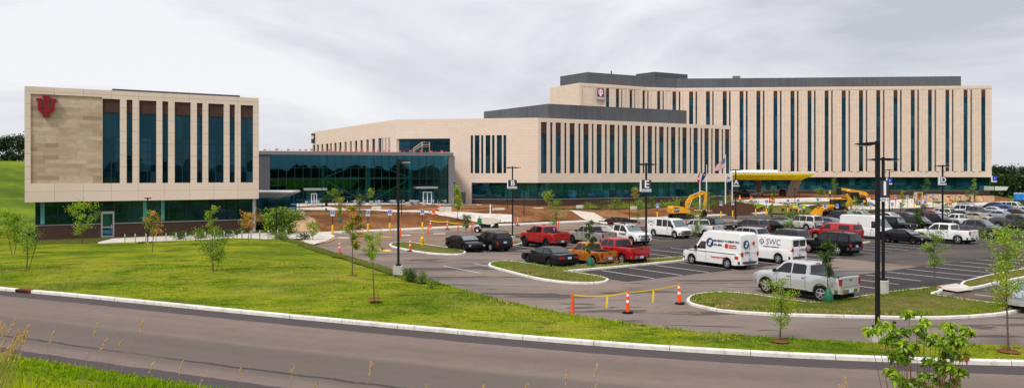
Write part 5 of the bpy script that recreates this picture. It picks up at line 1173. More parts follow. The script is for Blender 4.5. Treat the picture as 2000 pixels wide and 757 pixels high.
# accessible bay signs
i_ = 0
def acc_sign(px, yt, yb, bollard, label, z0=0):
    p = G(px, yb, z0); ht = zat(yt, p.y)-z0; ht = clamp(ht, 1.9, 2.7); t = thing('parking_sign', label, 'parking sign', p, SA-R(35), 'blue wheelchair parking signs')
    if bollard:
        m = MB(); m.lathe([(.11, -.1), (.11, .92), (.09, .96), (.02, .98)], n=12); m.build('bollard_sleeve', YEL, t, smooth=True, angle=50)
    m = MB(); m.bb(-.035, .035, -.035, .035, 0, ht-.02); m.build('post', POLEM, t)
    m = MB(); m.bb(-.23, .23, -.05, -.036, ht-.66, ht); s_ = m.build('sign_plate', pbr('sign_white_plate', (.55, .62, .74), .4), t)
    m = MB(); m.bb(-.19, .19, -.056, -.051, ht-.46, ht-.05); m.build('blue_field', SIGNBLUE, s_); acc_symbol(s_, (0, -.062, ht-.26), .34)
for k, (px, yt, yb) in enumerate(((649.5, 410.5, 455), (718.6, 410.5, 452), (761.5, 409.5, 450), (825, 408.5, 448.5))): acc_sign(px, yt, yb, 1, 'wheelchair parking sign with yellow bollard, %s from the left along the left earth bank' % ORD[k], .1)
for k, (px, yt, yb) in enumerate(((1283.8, 397, 425), (1408, 393, 424), (1431, 392, 422), (1476, 391, 419), (1497, 390, 418), (1538.7, 389, 416), (1559, 388.5, 415.5), (1597, 387, 413.5))): acc_sign(px, yt, yb, 1, 'wheelchair parking sign with yellow bollard, %s along the kerb right of the letter E pole' % ORD[k], .1)
for k, (px, yt, yb) in enumerate(((1748.6, 381, 407), (1772, 380.5, 406), (1786, 380, 405), (1809, 379, 404), (1822.4, 378.5, 403))): acc_sign(px, yt, yb, 1, 'wheelchair parking sign with yellow bollard, %s right of the letter I pole before the pallets' % ORD[k], .1)
for k, (px, yt, yb) in enumerate(((1563, 401, 431), (1611.4, 399, 430), (1635, 398, 428), (1684, 396, 424), (1701, 395.5, 423), (1742.5, 395, 421), (1759, 394, 420), (1806.5, 391.5, 417))): acc_sign(px, yt, yb, 0, 'wheelchair parking sign on plain black post, %s from the left among the far parked cars' % ORD[k])
# cones and channelisers
def channeliser(px, py, label, hgt=1.1, kind='banded', z0=0., base=True, lean=0.):
    p = G(px, py, z0); t = thing('delineator_post', label, 'traffic post', p, 0, 'orange traffic posts'); t.rotation_euler = (0, R(lean), 0)
    m = MB(); 
    if base: m.lathe([(.27, 0), (.27, .05), (.20, .09), (.12, .09)], n=8); m.build('rubber_base', BLACK, t)
    m = MB(); rr = lambda z_: lerp(.105, .058, z_/hgt)
    m.lathe([(rr(.06), .06), (rr(hgt-.1), hgt-.1), (.035, hgt-.08), (.05, hgt-.02), (.04, hgt)], n=14); b_ = m.build('post', ORA, t, smooth=True, angle=40)
    if kind == 'banded':
        for z_ in (.48, .76):
            m = MB(); m.lathe([(rr(z_*hgt)+.004, z_*hgt), (rr((z_+.12)*hgt)+.004, (z_+.12)*hgt)], n=14, cap=False); m.build('white_band', WHITE, b_, smooth=True)
    return p, t
T1 = channeliser(1118, 617, 'plain orange post at the left end of the yellow tape', kind='plain', base=False)
T2 = channeliser(1226, 611, 'banded orange post in the middle of the yellow tape')
T3 = channeliser(1327.5, 593, 'banded orange post beside the front island tip', lean=-3)
for px, py, kd, lb in ((663, 495.5, 'banded', 'banded orange post alone on the lane left of the square block pole'), (801, 490.5, 'banded', 'banded orange post on the hydrant island kerb'), (707.5, 462, 'banded', 'banded orange post left of the square block pole near the earth bank'), (782, 464, 'plain', 'plain orange post half hidden behind the square block lamp pole'), (836, 459.5, 'plain', 'plain orange post in front of the fourth bollard sign'), (840.5, 445, 'banded', 'banded orange post at the path end behind the fourth bollard sign'), (873.6, 447, 'banded', 'banded orange post holding yellow tape before the earth bank'), (894.6, 451, 'plain', 'plain orange post left of the small dark tree by the trailer'), (921.5, 454.5, 'plain', 'plain orange post just left of the trailer wheel'), (925, 450, 'plain', 'plain orange post behind the trailer wheel'), (969, 443, 'plain', 'plain orange post at the trailer tail'), (1006.5, 439.5, 'plain', 'plain orange post right of the letter B pole, left one of two'), (1011, 439.5, 'banded', 'banded orange post right of the letter B pole, right one of two'), (1091, 443, 'plain', 'plain orange post behind the pale roadside tree'), (1552, 400.5, 'plain', 'plain orange post above the workers'), (1599, 401.5, 'plain', 'plain orange post left of the digger cab')):
    channeliser(px, py, lb, kind=kd, base=kd == 'banded', z0=(.1 if py < 460 else 0))
def barrel(px, py, label, z0=.5):
    p = G(px, py, z0); t = thing('traffic_barrel', label, 'traffic barrel', p, 0, 'orange traffic barrels')
    m = MB(); m.lathe([(.36, -.02), (.36, .06), (.29, .07)], n=12); m.build('rubber_base', BLACK, t)
    m = MB(); m.lathe([(.29, .05), (.27, .35), (.255, .36), (.25, .65), (.235, .66), (.225, .98), (.18, 1.02)], n=16); b_ = m.build('drum', ORA, t, smooth=True, angle=40)
    for z_ in (.40, .70):
        m = MB(); m.lathe([(.262-.03*(z_ > .5), z_), (.258-.03*(z_ > .5), z_+.12)], n=16, cap=False); m.build('white_band', WHITE, b_, smooth=True)
barrel(846.5, 423.5, 'orange barrel on the path left of the flat stone bench, nearer one', 1.); barrel(858.5, 413, 'orange barrel behind the path left of the flat stone bench, farther one', 1.15)
barrel(1445, 391, 'orange barrel under the canopy left end, left one', .9); barrel(1467.5, 392, 'orange barrel under the canopy left end, right one', .9)
barrel(1506, 394, 'orange barrel below the canopy beside the small tree', .8); barrel(1511, 395.5, 'second orange barrel below the canopy beside the small tree', .8); barrel(1563, 384, 'orange barrel right of the canopy column', .9)
for k, (px, py, lb) in enumerate(((1694, 391, 'wide orange fence roll right of the telehandler'), (1741.5, 391, 'orange plastic roll right of the letter I pole'), (1856, 398.5, 'orange barrel right of the letter D pole'))): barrel(px, py, lb, .7)
def tape(pts, label, w_=.05, droop=.0):
    t = MB(); L_ = []
    for a, b in zip(pts, pts[1:]):
        for k in range(8):
            q = k/8; p = a.lerp(b, q); p = p-Vector((0, 0, droop*4*q*(1-q))); L_.append(p)
    L_.append(pts[-1])
    v = [(t.vert(p+Vector((0, 0, w_/2))), t.vert(p-Vector((0, 0, w_/2)))) for p in L_]
    for a, b in zip(v, v[1:]): t.face((a[0], a[1], b[1], b[0]))
    return t
TAPE = pbr('yellow_caution_tape', (.85, .58, .01), .5)
a, b, c = (x[0]+Vector((0, 0, 1.03)) for x in (T1, T2, T3)); m = tape([a, b], '', .06, .12); m2 = tape([b, c], '', .06, .06)
t = thing('caution_tape', 'yellow caution tape strung between three orange posts before the front island', 'tape', a); 
m.M = None
def shift(m, o): m.v = [tuple(Vector(v)-o) for v in m.v]; return m
shift(m, a).build('tape_span', TAPE, t); shift(m2, a).build('tape_span', TAPE, t)
for q0, q1, f in ((a, b, .62), (b, c, .47)):
    p = q0.lerp(q1, f)-a; m = MB(); z_ = -.08
    m.poly([(p.x-.04, p.y, p.z-.1), (p.x+.04, p.y, p.z-.1), (p.x+.02, p.y+.03, p.z-.72), (p.x-.05, p.y+.03, p.z-.72)]); m.poly([(p.x-.0, p.y-.02, p.z-.1), (p.x+.06, p.y-.02, p.z-.1), (p.x+.04, p.y-.03, p.z-.55), (p.x-.01, p.y-.03, p.z-.6)]); m.build('loose_end', TAPE, t)
a, b, c, d = G(840, 445)+Vector((0, 0, .95)), G(873.6, 447)+Vector((0, 0, .95)), G(894.6, 451)+Vector((0, 0, .95)), G(925, 450)+Vector((0, 0, .9))
m = tape([a, b, c, d], '', .09, .08); t = m.build('caution_tape', TAPE, label='yellow caution tape along the earth bank left of the trailer', cat='tape')
# hydrant
p = G(824.5, 480, .15); t = thing('fire_hydrant', 'yellow fire hydrant on the small left grass island', 'hydrant', p)
m = MB(); m.lathe([(.22, 0), (.22, .06), (.15, .08), (.14, .60), (.19, .62), (.19, .68), (.15, .80), (.05, .88), (.04, .95)], n=16); m.build('barrel', YEL, t, smooth=True, angle=40)
for a_ in (0, 90, 180):
    m = MB(); d = Vector((math.cos(R(a_)), -abs(math.sin(R(a_))), 0)); m.tube([Vector((0, 0, .48))+d*.1, Vector((0, 0, .48))+d*.26], .075, 10); m.build('nozzle', YEL, t)
# bike racks
for k, px in enumerate((244, 264.3, 285, 304.7, 324.3, 343.8, 362.9, 381.9, 400.3, 418.9, 437.6, 455, 472.7, 490.2, 507.3, 524, 541.7, 558.5)):
    yb = lerp(476, 466, (px-244)/314); p = G(px, yb, .2)
    t = thing('bike_rack', 'steel hoop bike rack, %s from the grey door along the office block path' % ORD[k], 'bike rack', p, R(116)+R(random.Random(k).uniform(-3, 3)), 'steel hoop bike racks in a row')
    m = MB(); m.tube([(-.32, 0, -.1), (-.32, 0, .75)]+[(-.32*math.cos(R(q)), 0, .75+.2*math.sin(R(q))) for q in range(20, 180, 20)]+[(.32, 0, .75), (.32, 0, -.1)], .038, 8); m.build('hoop', STEEL, t, smooth=True, angle=60)
    for sx_ in (-.32, .32):
        m = MB(); m.lathe([(.09, 0), (.09, .015)], (sx_, 0, 0), 10); m.build('foot_plate', STEEL, t)
# flags
def flagpole(px, py, yt, z0, label, flag, fpts=None):
    p = G(px, py, z0); ht = zat(yt, p.y)-z0; t = thing('flagpole', label, 'flagpole', p, 0, 'white flagpoles by the hospital corner')
    m = MB(); m.tube([(0, 0, -.2), (0, 0, ht)], [.13, .07], 10); m.build('pole', WHITE, t, smooth=True, angle=40)
    m = MB(); m.lathe([(.01, ht+.24), (.1, ht+.18), (.12, ht+.1), (.05, ht)][::-1], n=10); m.build('finial', pbr('gold_ball', (.6, .45, .15), .3, .6), t)
    m = MB(); m.bb(-.9, .9, -.9, .9, -.2, .12); m.build('footing', WALK, t)
    s_ = p.y/F_PX
    def W(x, y): return ((x-px)*s_, (HC-(y-YH)*s_)-z0)
    f = thing('flag', flag[0], 'flag', (p.x, p.y, z0), 0, None)
    tl, tr, br, bl = [W(*q) for q in fpts]   # hoist top, fly top, fly bottom, hoist bottom
    nx, ny = 13, 13; 
    def P(u, v):
        x = lerp(lerp(tl[0], tr[0], u), lerp(bl[0], br[0], u), v); z = lerp(lerp(tl[1], tr[1], u), lerp(bl[1], br[1], u), v); return (x, .22*math.sin(u*7+v*2)*u-.1, z+.05*math.sin(u*9)*u)
    def cloth(name, mat, u0, u1, v0, v1, dy=0., n1=9, n2=4, par=f):
        m = MB(); g_ = [[m.vert(Vector(P(lerp(u0, u1, i/n1), lerp(v0, v1, j/n2)))+Vector((0, dy, 0))) for j in range(n2+1)] for i in range(n1+1)]
        for i in range(n1):
            for j in range(n2): m.face((g_[i][j], g_[i][j+1], g_[i+1][j+1], g_[i+1][j]))
        return m.build(name, mat, par, smooth=True, angle=180)
    return f, cloth, P
FR = pbr('flag_red', (.50, .01, .03), .7); FW = pbr('flag_white', (.72, .72, .74), .7); FB = pbr('flag_blue', (.012, .03, .16), .7)
f, cl, P = flagpole(1417, 406, 303.5, .4, 'tallest white flagpole flying the striped flag', ('striped red and white national flag with blue starred corner',), ((1416, 307), (1400, 322), (1394, 336), (1416, 327)))
for k in range(13): cl('stripe', FR if k % 2 == 0 else FW, .0, 1, k/13, (k+1)/13, n2=1)
cl('canton', FB, 0, .42, 0, 7/13, -.012); st = MB()
for i in range(5):
    for j in range(5): 
        c_ = Vector(P(.04+i*.085, .04+j*.105)); st.box((c_.x, c_.y-.03, c_.z), (.07, .01, .07), 0, (R(45), 'Y'))
st.build('stars', FW, f)
f, cl, P = flagpole(1380, 412, 324, .3, 'second white flagpole flying the dark blue flag', ('dark blue state flag hanging folded with a pale gold emblem',), ((1379.5, 325), (1372, 341), (1368, 359), (1379, 343))); cl('cloth', FB, 0, 1, 0, 1); c_ = P(.45, .5); m = MB(); m.box((c_[0], c_[1]-.03, c_[2]), (.25, .01, .25), 0, (R(45), 'Y')); m.build('emblem', pbr('flag_gold', (.6, .45, .1), .6), f)
f, cl, P = flagpole(1367, 411, 331, .3, 'leftmost white flagpole flying the crimson flag', ('narrow crimson flag hanging straight down with white mark',), ((1366.5, 332), (1363, 345), (1362, 359), (1366, 357))); cl('cloth', pbr('flag_crimson', (.42, .01, .03), .7), 0, 1, 0, 1); c_ = P(.5, .5); m = MB(); trident(m, c_[0], c_[2], .5, c_[1]-.06, c_[1]-.04); fixn(m.build('emblem', FW, f))
f, cl, P = flagpole(1430, 405, 329, .4, 'rightmost white flagpole flying the white flag', ('white flag with small dark mark hanging by the yellow canopy',), ((1429, 333), (1418, 344), (1417, 357), (1428, 352))); cl('cloth', FW, 0, 1, 0, 1); c_ = P(.55, .5); m = MB(); m.box((c_[0], c_[1]-.05, c_[2]), (.45, .01, .18)); m.build('emblem', pbr('sign_charcoal', (.03, .03, .04), .5), f)
# stone benches and boulders
SLAB = pbr('limestone_slab', (.50, .43, .36), .9, var=.2, vscale=1.5, bump=.4, bscale=4)
def slab(px, py, wpx, label, z0, h=.5, dp=1.0, bev=.10):
    p = G(px, py, z0); p.z = hsoft(p.x, p.y)+.02 if p.y > 80 else z0; w_ = wpx*p.y/F_PX; m = MB(); n = 14; rnd = random.Random(px)
    L_ = [(w_/2*math.copysign(abs(math.cos(t_))**.35, math.cos(t_))*rnd.uniform(.93, 1.03), dp/2*math.copysign(abs(math.sin(t_))**.35, math.sin(t_))*rnd.uniform(.9, 1.05)) for t_ in [2*math.pi*k/n+.1 for k in range(n)]]
    rs = []
    for f_, z_ in ((1.0, -.15), (1.02, h*.5), (.97, h-bev*.5), (.88, h)): rs.append([m.vert((x*f_, y*f_, z_+rnd.uniform(-.02, .02))) for x, y in L_])
    for a, b in zip(rs, rs[1:]):
        for k in range(n): m.face((a[k], a[(k+1) % n], b[(k+1) % n], b[k]))
    m.face(rs[-1]); m.face(rs[0][::-1]); o = fixn(m.build('stone_bench', SLAB, smooth=True, angle=40, label=label, cat='stone bench', group='stone slab benches')); o.location = p
for px, py, w_, lb, z0, h in ((735.5, 413.5, 20, 'pale stone slab on the soil right of a dark mulched tree', 1.2, .6), (800, 403, 18, 'flat stone slab at the edge of the patio tables', 1.2, .6), (822, 400, 20, 'low stone slab just left of the right atrium entrance', 1.3, .5), (870.5, 421, 25, 'large rounded stone slab beside the orange barrels', 1., .8), (974, 420, 25, 'thin flat stone slab lying in soil left of the letter B sign', .8, .3), (1051, 419, 22, 'thin pale slab left of the dark mulch spot', .5, .2), (1132, 412.5, 14, 'stone block on the grass strip before the hospital wing', .4, .7), (1237, 409, 14, 'stone block near the path light left of the letter E pole', .4, .6), (579, 428.5, 9, 'tan boulder among the big green shrubs', .3, .5)): slab(px, py, w_, lb, z0, h)
p = G(957.5, 423, .9); p.z = hsoft(p.x, p.y); m = MB(); m.tube([(0, 0, -.1), (.02, 0, 1.45)], .10, 10); o = m.build('marker_pipe', pbr('pale_green_pipe', (.60, .68, .58), .6), label='pale upright plastic pipe in the soil left of the letter B pole', cat='pipe'); o.location = p
# patio furniture
TM = pbr('patio_metal', (.48, .49, .50), .4, .4)
def tbl(p, label):
    t = thing('patio_table', label, 'table', p, 0, 'round metal patio tables'); m = MB(); m.lathe([(.48, .70), (.50, .72), (.48, .74)], n=16); m.build('tabletop', TM, t); m = MB(); m.tube([(0, 0, .02), (0, 0, .70)], .04, 8); m.lathe([(.25, .0), (.25, .03)], n=12); m.build('pedestal', TM, t)
def chr_(p, rz, label):
    t = thing('patio_chair', label, 'chair', p, rz, 'metal patio chairs'); m = MB(); m.bb(-.22, .22, -.22, .22, .43, .46); m.build('seat', TM, t); m = MB(); m.bb(-.22, .22, .20, .23, .52, .88); m.build('backrest', TM, t)
    for sx_ in (-1, 1):
        for sy in (-1, 1):
            m = MB(); m.tube([(sx_*.2, sy*.2, 0), (sx_*.2, sy*.2, .43 if sy < 0 else .87)], .018, 5); m.build('leg', TM, t)
rnd = random.Random(8)
spots = [(601, 'left entrance'), (612, 'left entrance'), (690, 'middle steel columns'), (705, 'middle steel columns'), (727, 'middle steel columns'), (744, 'middle steel columns'), (762, 'square block pole'), (781, 'square block pole'), (803, 'right entrance'), (816, 'right entrance'), (836, 'right entrance'), (866, 'right atrium corner')]
for k, (px, w_) in enumerate(spots):
    Y = rnd.uniform(134, 141); p = at(px, Y); p.z = hsoft(p.x, p.y)+.13; tbl(p, 'patio table, %s of twelve from the left, near the %s' % (ORD[k], w_))
    for j in range(rnd.choice((2, 3, 3))):
        a_ = rnd.uniform(0, 6.28)+j*2.1; q = p+Vector((math.cos(a_)*.85, math.sin(a_)*.85, 0)); chr_(q, a_-R(90), '%s metal chair around the %s patio table from the left' % (('one', 'another', 'third')[j], ORD[k]))
# brick pallets and crate in front of the tower
PALC = [(.62, .40, .26), (.60, .44, .32), (.66, .46, .26), (.58, .36, .24), (.62, .55, .50)]
def pallet(px, py, wpx, hpx, col, label, nm_='brick_pallet', open_=False):
    p = G(px, py, .9); w_ = wpx*p.y/F_PX; h = hpx*p.y/F_PX; t = thing(nm_, label, 'pallet' if not open_ else 'crate', p, 0, 'wrapped pallets stacked before the tower')
    m = MB(); 
    for x in (-.45, 0, .45): m.box((x*w_, 0, .06), (.10*w_, 1.2, .10))
    m.bb(-w_/2, w_/2, -.6, .6, .11, .15); m.build('pallet_base', pbr('pallet_wood', (.45, .30, .17), .8), t)
    if open_:
        m = MB(); q = w_/2; m.bb(-q, q, .5, .6, .15, h); m.bb(-q, -q+.15, -.6, .5, .15, h); m.bb(q-.15, q, -.6, .5, .15, h); m.bb(-q, q, -.6, .6, h, h+.1); m.build('crate_walls', pbr('crate_wood', (.58, .40, .24), .8), t)
    else:
        m = MB(); nr = max(2, int(h/.28)); nc = max(2, int(w_/.8))
        for r_ in range(nr):
            for c in range(nc):
                if (r_*7+c*3+int(px)) % 11 == 0: continue
                m.box((-w_/2+(c+.5)*w_/nc, random.Random(r_*31+c+px).uniform(-.04, .04), .16+(r_+.5)*(h-.16)/nr), (w_/nc*.95, 1.1, (h-.16)/nr*.9))
        m.build('stack', pbr('stack_%d' % int(col[0]*999+px % 5), col, .85, var=.25, vscale=2.), t)
    return t
pallet(1793.5, 392, 12, 16, None, 'open wooden crate standing left of the brick pallets', 'wooden_crate', True)
for k, (px, w_, h_) in enumerate(((1813.5, 15, 15), (1830, 15, 15), (1846, 13, 14), (1858, 10, 14), (1868.5, 9, 14), (1880, 11, 14), (1892.5, 12, 14), (1912.5, 8, 12), (1928.5, 22, 12))): pallet(px, 394, w_, h_, PALC[k % 5], 'brick pallet before the tower, %s of nine from the crate' % ORD[k])
# toilets
for k, px in enumerate((1986.5, 1994.5, 2003)):
    p = G(px, 396.5, .5); t = thing('portable_toilet', 'blue portable toilet at the right edge, %s from the left' % ORD[k], 'portable toilet', p, R(-20), 'blue portable toilets'); B_ = pbr('toilet_blue', (.01, .16, .50), .5)
    m = MB(); m.bb(-.55, .55, -.55, .55, .1, 2.1); m.build('cabin', B_, t); m = MB(); m.prism([(-.6, 2.1), (.6, 2.1), (.45, 2.3), (0, 2.38), (-.45, 2.3)], -.6, .6, axis='Y'); fixn(m.build('roof', pbr('toilet_roof', (.35, .5, .65), .5), t)); m = MB(); m.bb(-.40, .40, -.58, -.552, .2, 2.0); d = m.build('door', pbr('toilet_door', (.02, .22, .6), .5), t); m = MB(); m.bb(.28, .34, -.60, -.582, 1.0, 1.15); m.build('handle', WHITE, d); m = MB(); m.bb(-.6, .6, -.6, .6, 0, .097); m.build('skid', BLACK, t)
# ================================================================ machines
CATY = pbr('machine_yellow', (.72, .33, .012), .45, var=.08); CATB = pbr('machine_black', (.02, .02, .02), .6)
def track(m, x0, x1, y, r, w_, n=8):
    pl = [(x0+r*math.cos(a), r+r*math.sin(a)) for a in [R(90+180*k/n) for k in range(n+1)]]+[(x1+r*math.cos(a), r+r*math.sin(a)) for a in [R(-90+180*k/n) for k in range(n+1)]]
    m.prism(pl, y-w_/2, y+w_/2, axis='Y')
def ribbon(m, pts, w0, w1, y0, y1):      # bent boom in side view: list of (x, z, half thickness)
    up = []; dn = []
    for i, (x, z, h) in enumerate(pts):
        a = Vector(pts[max(i-1, 0)][:2]); b = Vector(pts[min(i+1, len(pts)-1)][:2]); t_ = (b-a).normalized(); up.append((x-t_.y*h, z+t_.x*h)); dn.append((x+t_.y*h, z-t_.x*h))
    m.prism(up+dn[::-1], y0, y1, axis='Y')
p = G(1331, 427); t = thing('excavator', 'yellow tracked excavator with raised curved boom before the hospital corner', 'excavator', p, R(8)); t.scale = (.84, .84, .90)
for y in (-1.1, 1.1):
    m = MB(); track(m, -1.7, 1.5, y, .42, .55); tr_ = fixn(m.build('track', CATB, t))
    for x in (-1.5, -.8, -.1, .6, 1.4):
        m = MB(); m.lathe([(.2, y-.32 if y < 0 else y+.29), (.2, y-.28 if y < 0 else y+.32)], (x, 0, .42), 10, 'Y'); m.build('roller', pbr('roller_grease', (.06, .04, .02), .7), tr_)
m = MB(); m.bb(-.8, .8, -.7, .7, .5, 1.0); m.build('undercarriage', CATB, t)
m = MB(); m.prism([(-2.3, 1.05), (1.2, 1.05), (1.2, 1.6), (.4, 1.75), (-.2, 2.15), (-2.0, 2.25), (-2.35, 1.9)], -1.25, 1.25, axis='Y'); fixn(m.build('engine_house', CATY, t))
m = MB(); m.prism([(-1.9, 1.25), (-.9, 1.25), (-.9, 2.0), (-1.9, 2.0)], -1.275, -1.252, axis='Y'); m.build('grille', CATB, t)
m = MB(); m.prism([(.1, 1.6), (1.35, 1.6), (1.45, 2.3), (1.1, 3.0), (.15, 3.0)], .25, 1.25, axis='Y'); c_ = fixn(m.build('cab', CATB, t)); 
m = MB(); m.prism([(.22, 2.1), (.75, 2.1), (.75, 2.85), (.22, 2.85)], .23, .247, axis='Y'); m.prism([(.85, 2.1), (1.30, 2.1), (1.10, 2.85), (.85, 2.85)], .23, .247, axis='Y'); m.build('cab_window', AGL, c_)
m = MB(); ribbon(m, [(.9, 1.7, .22), (1.0, 2.7, .32), (1.9, 3.75, .38), (3.3, 4.25, .30), (4.4, 4.45, .18)], 0, 0, -.35, .12); fixn(m.build('boom', CATY, t))
m = MB(); ribbon(m, [(4.0, 4.75, .12), (4.6, 4.5, .30), (4.6, 3.4, .22), (4.25, 1.5, .14)], 0, 0, -.28, .05); fixn(m.build('stick', CATY, t))
m = MB(); m.tube([(1.2, -.5, 1.9), (1.9, -.5, 3.3)], .09, 6); m.tube([(1.2, .22, 1.9), (1.9, .22, 3.3)], .09, 6); m.tube([(2.2, -.1, 4.2), (4.1, -.1, 4.85)], .08, 6); m.tube([(4.9, -.1, 4.2), (4.75, -.1, 2.0)], .07, 6); m.build('hydraulic_ram', STEEL, t)
m = MB(); m.prism([(4.3, 1.6), (4.75, 1.3), (4.8, .6), (4.3, .15), (3.7, .2), (3.5, .7), (3.9, .6), (4.1, 1.2)], -.5, .4, axis='Y'); fixn(m.build('bucket', CATB, t)); text_mesh('CAT', .42, pbr('black_letters', (.01, .01, .01), .6), t, M=Matrix.Translation((2.65, -.362, 4.05)) @ Matrix.Rotation(R(-17), 4, 'Y') @ Matrix.Rotation(R(90), 4, 'X'), bold=.01)
text_mesh('CAT', .5, WHITE, t, M=face_M((-1.4, -1.285, 1.62), 0), bold=.01)
def big_wheel(t, x, y, r, w_=.45, hub=None):
    m = MB(); m.lathe([(r*.5, -w_/2), (r*.9, -w_/2), (r, -w_/2+.07), (r, w_/2-.07), (r*.9, w_/2), (r*.5, w_/2)], n=20, axis='Y', cap=False); w2 = m.build('wheel', BLACK, t, smooth=True, angle=40, loc=(x, y, r)); m = MB(); s_ = -1 if y < 0 else 1; m.lathe([(r*.52, s_*w_*.40), (r*.3, s_*w_*.2), (.01, s_*w_*.28)], n=16, axis='Y', cap=False); m.build('rim', hub or CATY, w2, smooth=True)
p = G(1630, 421); t = thing('backhoe_loader', 'yellow backhoe loader with wide front bucket facing left behind the parked cars', 'backhoe loader', p, R(188))
for y in (-.95, .95): big_wheel(t, -1.1, y, .80, .5); big_wheel(t, 1.25, y, .55, .4)
m = MB(); m.prism([(.3, .8), (2.2, .8), (2.25, 1.4), (1.6, 1.75), (.3, 1.9)], -.5, .5, axis='Y'); fixn(m.build('bonnet', CATY, t)); m = MB(); m.bb(-2.0, .5, -.55, .55, .6, 1.25); m.build('chassis', CATB, t)
m = MB(); 
for x in (-1.4, -.4, .35): 
    for y in (-.75, .75): m.bb(x-.05, x+.05, y-.05, y+.05, 1.25, 2.75)
m.build('cab_posts', CATB, t); m = MB(); m.bb(-1.55, .5, -.85, .85, 2.753, 2.9); m.build('cab_roof', CATY, t); m = MB(); m.bb(-1.3, .3, -.70, .70, 1.3, 2.7); m.build('cab_glass', AGL, t)
m = MB(); ribbon(m, [(.3, 1.7, .12), (1.6, 1.5, .14), (2.9, .75, .10)], 0, 0, -.78, -.62); ribbon(m, [(.3, 1.7, .12), (1.6, 1.5, .14), (2.9, .75, .10)], 0, 0, .62, .78); fixn(m.build('loader_arm', CATY, t))
m = MB(); m.prism([(2.8, 1.25), (2.95, .2), (4.0, .12), (4.05, .22), (3.1, .35), (3.0, 1.25)], -1.2, 1.2, axis='Y'); m.prism([(2.8, 1.2), (2.95, .2), (4.0, .15)], -1.22, -1.205, axis='Y'); m.prism([(2.8, 1.2), (2.95, .2), (4.0, .15)], 1.205, 1.22, axis='Y'); fixn(m.build('bucket', CATY, t))
m = MB(); ribbon(m, [(-2.0, 1.0, .2), (-2.6, 2.4, .22), (-2.3, 3.5, .16)], 0, 0, -.2, .1); fixn(m.build('rear_boom', CATY, t)); m = MB(); ribbon(m, [(-2.2, 3.6, .14), (-3.0, 2.6, .2), (-3.1, 1.1, .12)], 0, 0, -.17, .07); fixn(m.build('stick', CATY, t)); m = MB(); m.prism([(-3.3, 1.1), (-2.9, 1.1), (-2.6, .6), (-2.9, .3), (-3.4, .5)], -.3, .2, axis='Y'); fixn(m.build('rear_bucket', CATB, t))
for y in (-.6, .6): m = MB(); m.lathe([(.09, 2.9), (.09, 3.05)], (.3, y, 0), 8); m.build('work_lamp', AMB, t)
p = G(1667, 398, .7); t = thing('telehandler', 'yellow telehandler with long boom lowered to the left before the tower', 'telehandler', p, R(183))
for x in (-1.7, 1.7):
    for y in (-1.0, 1.0): big_wheel(t, x, y, .66, .45)
m = MB(); m.bb(-2.4, 2.3, -.7, .7, .75, 1.35); m.build('chassis', CATB, t); m = MB(); m.bb(-.7, .7, .15, 1.0, 1.3, 2.5); m.build('cab', CATB, t); m = MB(); m.prism([(-1.6, 1.36), (.9, 1.36), (.7, 1.9), (-1.5, 1.9)], -1.0, -.4, axis='Y'); fixn(m.build('engine_cover', CATB, t))
m = MB(); ribbon(m, [(-2.9, 1.8, .35), (-2.5, 2.2, .38), (2.0, 3.1, .26), (3.1, 3.25, .2)], 0, 0, -.3, .2); fixn(m.build('boom', CATY, t)); m = MB(); m.bb(2.9, 3.5, -.5, .5, 1.9, 3.4); m.bb(3.5, 4.5, -.45, -.33, 1.9, 1.98); m.bb(3.5, 4.5, .33, .45, 1.9, 1.98); m.build('fork_carriage', CATB, t)
text_mesh('CAT', .4, WHITE, t, M=face_M((1.2, .212, 2.92), R(180)), bold=.01)
# trailer with tank
p = G(951, 453); t = thing('tank_trailer', 'small trailer carrying a cream tank and green motor by the earth bank', 'trailer', p, R(-6))
for y in (-.85, .85): big_wheel(t, -1.05, y, .36, .22, STEEL)
m = MB(); m.prism([(-1.5, .45), (-1.45, .8), (-.65, .8), (-.6, .45), (-.7, .45), (-.75, .72), (-1.35, .72), (-1.4, .45)], -1.0, -.72, axis='Y'); fixn(m.build('mudguard', pbr('grey_mudguard', (.42, .45, .46), .5), t))
m = MB(); m.bb(-1.6, 1.7, -.75, .75, .38, .52); m.tube([(1.7, -.7, .45), (2.6, 0, .45)], .05, 6); m.tube([(1.7, .7, .45), (2.6, 0, .45)], .05, 6); m.build('frame', pbr('trailer_grey', (.30, .34, .33), .5), t)
m = MB(); m.prism([(-.5, 1.05), (.3, .95), (1.3, 1.15), (1.65, 1.3), (1.6, 1.55), (1.0, 1.75), (-.3, 1.8), (-.6, 1.6)], -.55, .55, axis='Y'); fixn(m.build('tank', pbr('cream_plastic', (.66, .60, .50), .5), t)); m = MB(); m.bb(-1.1, -.55, -.4, .5, .95, 1.65); m.tube([(-.9, -.1, 1.65), (-.9, -.1, 1.85)], .06, 6); m.build('green_motor', pbr('motor_green', (.01, .18, .06), .5), t)
m = MB(); m.bb(-.9, .4, -.45, .45, .52, 1.0); m.prism([(.5, .52), (1.4, .52), (1.3, 1.1), (1.1, 1.1)], -.4, .4, axis='Y'); fixn(m.build('stand', CATB, t))
m = MB(); m.tube([(1.55, -.2, .1), (1.55, -.2, .6)], .04, 6); m.build('jack', STEEL, t)
